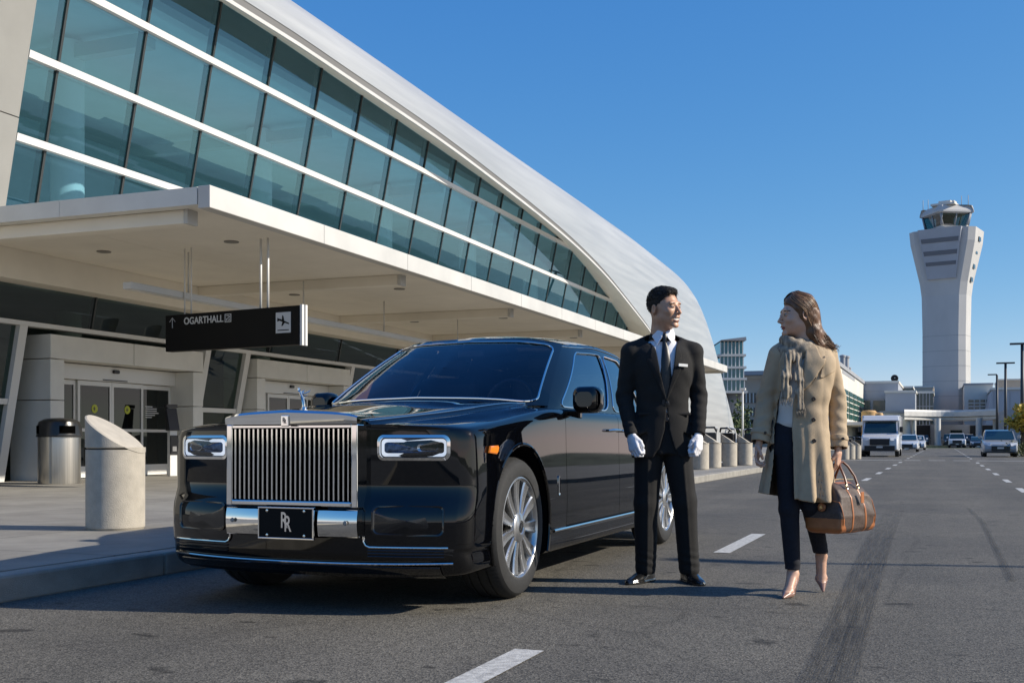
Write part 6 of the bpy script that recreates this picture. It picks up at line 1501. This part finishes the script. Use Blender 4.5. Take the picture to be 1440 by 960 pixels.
# coat
TC = [(.545, .003, .01, .212, .155), (.70, .010, .01, .192, .142), (.88, .018, .012, .170, .128), (1.05, .030, .012, .150, .114), (1.20, .042, .008, .163, .118), (1.32, .046, .012, .172, .115), (1.395, .046, .02, .150, .095), (1.43, .042, .028, .105, .075), (1.46, .035, .032, .080, .066)]
def ct_outer(x, y, z):
    d = loft(x, y, z, TC, 2.2, yaw=-14, cap=.006)
    for s, sh, el, wr in ((-1, wSL, wEL, wWL), (1, wSR, wER, wWR)):
        a = smin(cap_(x, y, z, (sh[0]-s*.005, sh[1], sh[2]+.008), el, .062, .052), cap_(x, y, z, el, wr, .053, .048), .015); d = smin(d, a, .02)
        d = d+wrinkle(x, y, z, el, (.5*s, 0, 1), .10, 85, .0042)+wrinkle(x, y, z, (wr[0], wr[1]-.04, wr[2]+.12), (.4*s, 0, 1), .08, 105, .0028)
    for s, c in ((-1, -.06), (1, .165)): d = smin(d, cap_(x, y, z, (.045+s*.045, .03, 1.428), (c, .028, 1.392), .036, .044), .03)
    ang = np.arctan2(y-.01, x-.01); k = np.clip((1.02-z)/.45, 0, 1)
    d = d-k*(.010*np.sin(ang*9+1.1+1.5*z)+.006*np.sin(ang*15+2))
    d = d+wave(x, y, z, 24, 9, 10, 26, .0036, (1, 1, .45))-.0028*np.abs(wave(x, y, z, 61, 5, 22, 48, 1.0, (1, 1, .35)))+wrinkle(x, y, z, (.06, -.11, 1.08), (.3, 0, 1), .11, 60, .0035)+wrinkle(x, y, z, (.12, -.10, 1.22), (1, 0, .8), .09, 65, .003)
    return d
def ct_open(x, y, z):
    xl = np.interp(z, [.50, .57, .75, .95, 1.10, 1.25, 1.38], [-.185, -.170, -.145, -.130, -.110, -.075, -.04]); xr = np.interp(z, [.5, .95, 1.10, 1.2, 1.30, 1.40], [-.045, -.050, -.042, -.015, .010, .03])
    return np.maximum(np.maximum(xl-x, x-xr), y+.0)
def coat(x, y, z):
    o = ct_outer(x, y, z); d = np.maximum(o, -(o+.009)); d = np.maximum(d, -ct_open(x, y, z))
    hem = .545+.035*np.clip((-x)/.2, -.3, 1)-.0*y
    d = np.maximum(d, hem-z)
    for s, wr, el in ((-1, wWL, wEL), (1, wWR, wER)):
        ax_ = (Vector(wr)-Vector(el)).normalized(); p = Vector(wr)+ax_*.012; cut = (x-p.x)*ax_.x+(y-p.y)*ax_.y+(z-p.z)*ax_.z
        near = np.sqrt((x-p.x)**2+(y-p.y)**2+(z-p.z)**2)-.085; d = np.maximum(d, -np.maximum(-cut, near)*1.0)
    return d
def coat_mf(x, y, z):
    return (ct_outer(x, y, z) < -.0055).astype(int)
CO = sdf_mesh('trench_coat', coat, (-.33, -.21, .52), (.35, .22, 1.50), .0052, [M_COAT, M_LIN], WOM, coat_mf, 1)
def patch(name, test, off, th, lo, hi, h=.004, m=None):
    def f(x, y, z):
        o = ct_outer(x, y, z)-off; return np.maximum(np.maximum(o, -(o+th)), test(x, y, z))
    return sdf_mesh(name, f, lo, hi, h, m or M_COAT, CO, None, 0)
patch('lapel', lambda x, y, z: np.maximum(np.maximum(x-np.interp(z, [1.17, 1.20, 1.31, 1.345, 1.347, 1.43], [.012, .045, .125, .135, .108, .085]), np.interp(z, [1.15, 1.2, 1.3, 1.42], [-.004, .0, .016, .032])-x), np.maximum(y+.0, np.maximum(1.165-z, z-1.43))), .017, .024, (-.03, -.17, 1.15), (.16, .03, 1.45))
patch('lapel', lambda x, y, z: np.maximum(np.maximum(np.interp(z, [1.15, 1.2, 1.33, 1.40], [-.085, -.105, -.110, -.085])-x, x-np.interp(z, [1.1, 1.25, 1.38], [-.084, -.062, -.032])), np.maximum(y+.0, np.maximum(1.15-z, z-1.40))), .017, .024, (-.14, -.17, 1.14), (-.01, .03, 1.42))
patch('storm_flap', lambda x, y, z: np.maximum(np.maximum(x-.205, .115-x-.25*(1.30-z)), np.maximum(y-.02, np.maximum(1.235+.5*np.maximum(x-.12, 0)-z-.0, z-1.36))), .010, .016, (.06, -.17, 1.2), (.24, .05, 1.38))
def ccol(x, y, z):
    t = np.abs(loft(x, y, z, [(1.36, .040, .025, .145, .112), (1.42, .036, .030, .105, .088), (1.455, .03, .034, .082, .074), (1.47, .03, .034, .080, .072)], cap=.002))-.005
    return np.maximum(t, np.maximum(np.interp(y, [-.06, .0, .10], [1.42, 1.385, 1.375])-z, np.maximum(z-1.462, -.02-y-.4*(x-.04))))
sdf_mesh('coat_collar', ccol, (-.14, -.12, 1.35), (.21, .17, 1.48), .004, M_COAT, CO, None, 0)
for s, a, b in ((-1, (-.02, .03, 1.462), (-.125, .03, 1.420)), (1, (.115, .03, 1.462), (.220, .035, 1.415))):
    MB().tube([a, tuple((Vector(a)+Vector(b))/2+Vector((0, 0, .012))), b], [.016, .020, .017], 8, flat=.35).build('epaulette', M_COAT, CO)
for wr, el in ((wWL, wEL), (wWR, wER)):      # cuff straps
    a = (Vector(wr)-Vector(el)).normalized(); c = Vector(wr)-a*.045; u = a.cross(Vector((0, 1, 0))).normalized(); v = a.cross(u)
    MB().tube([c+(u*math.cos(q)+v*math.sin(q))*.0505 for q in [2*math.pi*k/24 for k in range(25)]], .009, 8, cap=False, flat=2.0).build('cuff_strap', M_COAT, CO)
    MB().lathe([(.001, .005), (.008, .005), (.0095, 0)], 12, frame_m(c+Vector((.012, -.056, 0)), (1, 0, 0), (0, 0, 1), (0, -1, 0))).build('button', M_BTN, CO)
for (x, z) in ((.066, 1.235), (.066, 1.117), (.066, 1.0), (.068, .882)):    # find the cloth surface in front of each button
    ysr = np.linspace(-.25, 0, 500).astype(np.float32); dd = ct_outer(np.full(500, x, np.float32), ysr, np.full(500, z, np.float32)); yb = float(ysr[np.argmax(dd < 0)])
    MB().lathe([(.001, .0045), (.009, .006), (.0115, .004), (.012, -.004)], 16, frame_m((x, yb-.001, z), (1, .1, 0), (0, 0, 1), (.1, -1, 0))).build('button', M_BTN, CO)
# blouse, jeans
def blouse(x, y, z):
    return loft(x, y, z, [(.93, .015, .0, .10, .08), (.985, .020, .005, .134, .106), (1.05, .025, .0, .128, .102), (1.2, .035, .0, .135, .10), (1.35, .04, .01, .13, .09), (1.43, .03, .02, .07, .06)])+wave(x, y, z, 5, 6, 30, 70, .002)
sdf_mesh('blouse', blouse, (-.16, -.13, .92), (.2, .13, 1.45), .007, M_BLOUSE, WOM, None, 1)
def jeans(x, y, z):
    d = loft(x, y, z, [(.80, .012, .02, .155, .11), (.90, .014, .02, .148, .110), (1.01, .022, .01, .126, .098)], 2.2)
    for hp, kn, an, c in ((wHL, wKL, wAL, .155), (wHR, wKR, wAR, .24)):
        A = Vector(an); K = Vector(kn); e = K+(A-K)*((K.z-c)/(K.z-A.z))
        d = smin(d, smin(cap_(x, y, z, (hp[0], hp[1], .86), kn, .086, .056), cap_(x, y, z, kn, tuple(e), .056, .043), .02), .015)
        d = d+wrinkle(x, y, z, kn, (.2, 0, 1), .09, 80, .002)+wrinkle(x, y, z, tuple(e), (.2, 0, 1), .06, 120, .0025)
    c1 = np.where(x < .06+.0*z, .150-z, (.225)-z)
    return np.maximum(d, np.where(z < .4, c1, -1))
sdf_mesh('jeans', jeans, (-.2, -.14, .12), (.26, .22, 1.07), .0052, M_JEAN, WOM, None, 1)
# scarf: wound neck roll and two hanging ends with fringe
def scarf(x, y, z):
    d = 9.0
    for (zc, a, b, r_, ph, t, cx) in ((1.475, .060, .062, .021, .3, .012, .008), (1.448, .078, .078, .024, 1.2, -.018, .004), (1.418, .092, .088, .024, 2.2, .020, .0), (1.395, .082, .084, .022, 4, -.016, -.012)):
        X, Y = x-cx, y-.012; th = np.arctan2(Y/b, X/a); rr_ = np.sqrt((X/a)**2+(Y/b)**2)
        rad = (rr_-1)*min(a, b); zz = z-zc-t*np.sin(th+ph)+.030*np.clip(-Y/b, 0, 1)
        q = np.sqrt(rad**2+(zz*.80)**2)-r_-.004*np.sin(3*th+ph*2)
        d = smin(d, q, .007)
    for (a, b, c, w) in (((-.060, -.090, 1.385), (-.098, -.142, 1.24), (-.095, -.140, 1.125), .030), ((-.015, -.092, 1.37), (-.022, -.140, 1.22), (-.012, -.138, 1.06), .022)):
        e = smin(cap_(x, y, z, a, b, w*.36, w*.40, (1, .1, 0), 2.4), cap_(x, y, z, b, c, w*.40, w*.38, (1, .1, 0), 2.4), .01)
        d = smin(d, e+.0022*np.sin((x-a[0])*260), .012)
    return d+wave(x, y, z, 31, 8, 60, 140, .0020)
SCF = sdf_mesh('scarf', scarf, (-.16, -.19, 1.03), (.13, .14, 1.53), .0042, M_SCARF, WOM, None, 1)
rs = random.Random(2); q = MB()
for (cx, cy, z0, w) in ((-.095, -.142, 1.125, .033), (-.012, -.139, 1.06, .024)):
    for k in range(12):
        x0 = cx-w+2*w*k/11; L_ = rs.uniform(.035, .05); q.tube([(x0, cy, z0+.005), (x0+rs.uniform(-.003, .003), cy-.004, z0-L_*.5), (x0+rs.uniform(-.006, .006), cy+.002, z0-L_)], [.0026, .0022, .001], 5)
q.build('fringe', M_SCARF, SCF)
# hair: mass plus locks
def whair(x, y, z):
    p = [float(HW.inverted()[i][j]) for i in range(3) for j in range(4)]
    hx = p[0]*x+p[1]*y+p[2]*z+p[3]; hy = p[4]*x+p[5]*y+p[6]*z+p[7]; hz = p[8]*x+p[9]*y+p[10]*z+p[11]
    d = ell(hx, hy, hz, (0, .022, .048), (.083, .102, .097))
    d = smin(d, ell(hx, hy, hz, (0, .052, -.005), (.078, .078, .090)), .03)
    cut = np.interp(hy, [-.12, -.078, -.062, -.046, -.032, -.018, -.004, .02], [.095, .080, .066, .042, .014, -.016, -.05, -.25])-hz
    d = smax(d, cut, .006)
    t = smin(cap_(x, y, z, (.062, -.005, 1.60), (.090, .0, 1.50), .060, .056, (0, 1, 0), 1.15), cap_(x, y, z, (.090, .0, 1.50), (.128, -.005, 1.425), .056, .042, (0, 1, 0), 1.2), .02)
    t = smin(t, cap_(x, y, z, (.128, -.005, 1.43), (.175, .0, 1.405), .038, .012), .02)
    d = smin(d, t, .02)
    return d+wave(x, y, z, 12, 10, 60, 150, .0024, (1.2, 1.2, .5))
HA = sdf_mesh('hair', whair, (-.13, -.16, 1.36), (.23, .18, 1.76), .0042, M_HAIRW, WOM, None, 0)
rh = random.Random(11); locks = [MB(), MB(), MB()]
def ep(az, el_, k): # on the head: azimuth from the face towards the ear, elevation
    return HW @ Vector((math.sin(az)*math.cos(el_)*.083*k, .022-math.cos(az)*math.cos(el_)*.102*k, .048+math.sin(el_)*.097*k))
for k in range(620):
    sd = 1 if rh.random() < .68 else -1; u = rh.random(); k0 = rh.uniform(1.03, 1.065)
    az0 = R(rh.uniform(12, 62)); el0 = R(rh.uniform(78, 84)-.62*math.degrees(az0)*rh.uniform(.1, 1)); az1 = az0+R(30+30*u); 
    P = [ep(sd*az0, el0, k0-.01), ep(sd*(az0*.5+R(.5*(56+34*u))), el0*.5+R(.5*(36+22*u)), k0+.01), ep(sd*R(78+45*u), R(16+14*u), k0+.02), ep(sd*R(96+55*u), R(-16+8*u), k0+.04)]
    if rh.random() < .42:
        v_ = rh.random(); P = [ep(sd*R(12+36*v_), R(66-22*v_), k0+.045), ep(sd*R(36+22*u), R(46-14*v_), k0+.065), ep(sd*R(58+24*u), R(18-6*v_), k0+.055), ep(sd*R(84+22*u), R(-14), k0+.03)]
    yo = (-.056 if sd > 0 else .046)*(1-.75*u)+rh.uniform(-.010, .010)
    P += [Vector((.070+.075*u, yo*1.02, 1.515+rh.uniform(-.012, .012))), Vector((.095+.085*u+rh.uniform(-.010, .010), yo*.98, 1.462+rh.uniform(-.012, .012))), Vector((.125+.090*u+rh.uniform(-.015, .02), yo*.75+rh.uniform(-.012, .012), 1.418+rh.uniform(-.018, .014)))]
    if rh.random() < .3: P.append(P[-1]+Vector((rh.uniform(.0, .03), rh.uniform(-.01, .01), rh.uniform(-.03, .012))))
    out = []
    for i in range(len(P)-1):
        A_, B_, C_, D_ = P[max(i-1, 0)], P[i], P[i+1], P[min(i+2, len(P)-1)]
        for j in range(5):
            t = j/5; out.append(.5*((2*B_)+(C_-A_)*t+(2*A_-5*B_+4*C_-D_)*t*t+(3*B_-A_-3*C_+D_)*t**3))
    out.append(P[-1]); ph = rh.uniform(0, 6); n_ = len(out)
    out = [p+Vector((.005*math.sin(i*.7+ph), .005*math.cos(i*.6+ph), .003*math.sin(i*1.1+ph)))*min(1, max(0, (i-12)/8)) for i, p in enumerate(out)]
    r0 = rh.uniform(.0012, .0026); locks[0 if rh.random() < .45 else (1 if rh.random() < .55 else 2)].tube(out, [r0*(.5+.5*min(1, i/5))*(1 if i < n_-6 else (n_-i)/7) for i in range(n_)], 5, cap=False, flat=.6)
for q, m_ in zip(locks, (M_HAIRW, M_HAIRD, M_HAIRL)): o = q.build('locks', m_, HA, sharp=0); o['kind'] = 'stuff'
# ---------------------------------------------------------------- travel bag
M_CANV = mat('brown_canvas', (.050, .032, .025), .5, col2=(.095, .062, .046), nscale=60, bump=.25, bscale=220, spec=.4)
M_TAN = mat('tan_leather_trim', (.36, .125, .040), .38, noise=.2, nscale=10, coat=.15); M_HND = mat('handle_leather', (.16, .050, .022), .4); M_BRS = mat('brass', (.75, .55, .28), .25, metal=1)
def loc(p): return Vector((gw.x+p[0]*cY-p[1]*sY, gw.y+p[0]*sY+p[1]*cY, p[2]))
bc = loc((.262, .045, .358)); BAG = empty('travel_bag', bc, YAW+math.atan2(.70, .71), 'brown canvas travel bag with tan leather base and handles held in the woman hand', 'bag')
BL, BW, BH = .198, .118, .300           # half length (x), half width (y), height
def bagsdf(x, y, z):
    hw = np.interp(z, [-.01, .0, .03, .10, .16, .21, .25, .275, .29], [.085, .10, BW, BW+.006, BW-.006, .100, .070, .040, .0]); 
    hl = np.interp(z, [0, .03, .12, .24, .30], [BL-.012, BL, BL-.002, BL-.035, BL-.05])
    d = np.maximum(np.abs(y)-hw, 0)*.85; dz = np.maximum(np.maximum(z-BH, -z), 0); dx = np.maximum(np.abs(x)-hl, 0)
    ins = np.maximum(np.maximum((np.abs(y)-hw)*.85, np.abs(x)-hl), np.maximum(z-BH, -z))
    q = smax(smax((np.abs(y)-hw)*.85, np.abs(x)-hl, .022), smax(z-BH, -z, .01), .022)
    return q+wave(x, y, z, 41, 8, 14, 34, .0026)+wrinkle(x, y, z, (.08, -.13, .17), (.6, 0, 1), .10, 70, .0035)+.004*np.exp(-(z/.25-.75)**2*20)*np.sin(x*24)
def bag_mf(x, y, z):
    base = (z < .078+.03*0) & ((np.abs(x) > BL-.085+.9*np.maximum(z-.0, 0)) | (z < .012)); endb = (np.abs(x) > BL-.035) & (z < .088)
    top = (z > BH-.022) & (np.abs(x) < .085)
    return (base | endb | top).astype(int)
bb = sdf_mesh('bag_body', bagsdf, (-.27, -.17, -.02), (.27, .17, .32), .0042, [M_CANV, M_TAN], BAG, bag_mf, 1)
def bsurf(x, z, s):
    ysr = np.linspace(0, .17, 300).astype(np.float32); dd = bagsdf(np.full(300, x, np.float32), s*ysr, np.full(300, z, np.float32)); i = int(np.argmax(dd > 0)); return s*float(ysr[i])
for s in (-1, 1):
    for x in (-.062, .062):
        pts = [(x*(1+.25*(1-z/.26)), bsurf(x*(1+.25*(1-z/.26)), z, s)+s*.001, z) for z in [.006+.022*k for k in range(12)]]
        MB().tube(pts, .0085, 8, flat=.35).build('strap', M_TAN, BAG)
        MB().tube([(x+.013*math.cos(a), s*.075+s*.004, .262+.013*math.sin(a)) for a in [R(30*k) for k in range(13)]], .0022, 6, cap=False).build('ring', M_BRS, BAG)
    H_ = Vector((-.055 if 1 else 0, 0, .408)); hp = [(-.062, s*.080, .262), (-.058, s*.060, .32), (-.045, s*.026, .375), (-.018, s*.010, .400), (.014, s*.010, .402), (.042, s*.026, .378), (.058, s*.060, .32), (.062, s*.080, .262)]
    MB().tube(hp, .0068, 10).build('handle', M_HND, BAG)
for x in (-BL+.02, BL-.02):
    pts = []
    for k in range(25):
        z = .01+.25*math.sin(math.pi*k/24)**.8; s = -1 if k <= 12 else 1; pts.append((x*(1-.13*max(0, z-.12)/.15*.6), bsurf(x*.97, min(z, .262), s) if z < .262 else 0, z))
    MB().tube(pts, .004, 6, cap=False).build('piping', M_TAN, BAG)
MB().tube([(-.15, 0, BH-.002), (0, 0, BH+.004), (.15, 0, BH-.002)], .004, 6).build('zip', M_BRS, BAG)
q = MB(); q.box(.02, .055, -.005, .0, .17, .235, M=Matrix.Translation((-.02, -.128, 0))); q.build('luggage_tag', M_TAN, BAG, bevel=.003)
q = MB(); q.tube([(-BL+.0, .0, .27), (-BL-.018, .0, .235), (-BL-.014, .0, .20), (-BL-.008, .0, .17)], .003, 6); q.build('tag_strap', M_TAN, BAG)
q = MB(); q.lathe([(.001, .006), (.020, .006), (.024, .002), (.024, -.004)], 20, frame_m((-BL-.006, 0, .150), (0, 1, 0), (0, 0, 1), (-1, 0, 0))); q.build('end_fastener', M_TAN, BAG)
q = MB(); q.lathe([(.001, .009), (.010, .009), (.011, .004)], 16, frame_m((-BL-.006, 0, .150), (0, 1, 0), (0, 0, 1), (-1, 0, 0))); q.build('stud', M_BRS, BAG)
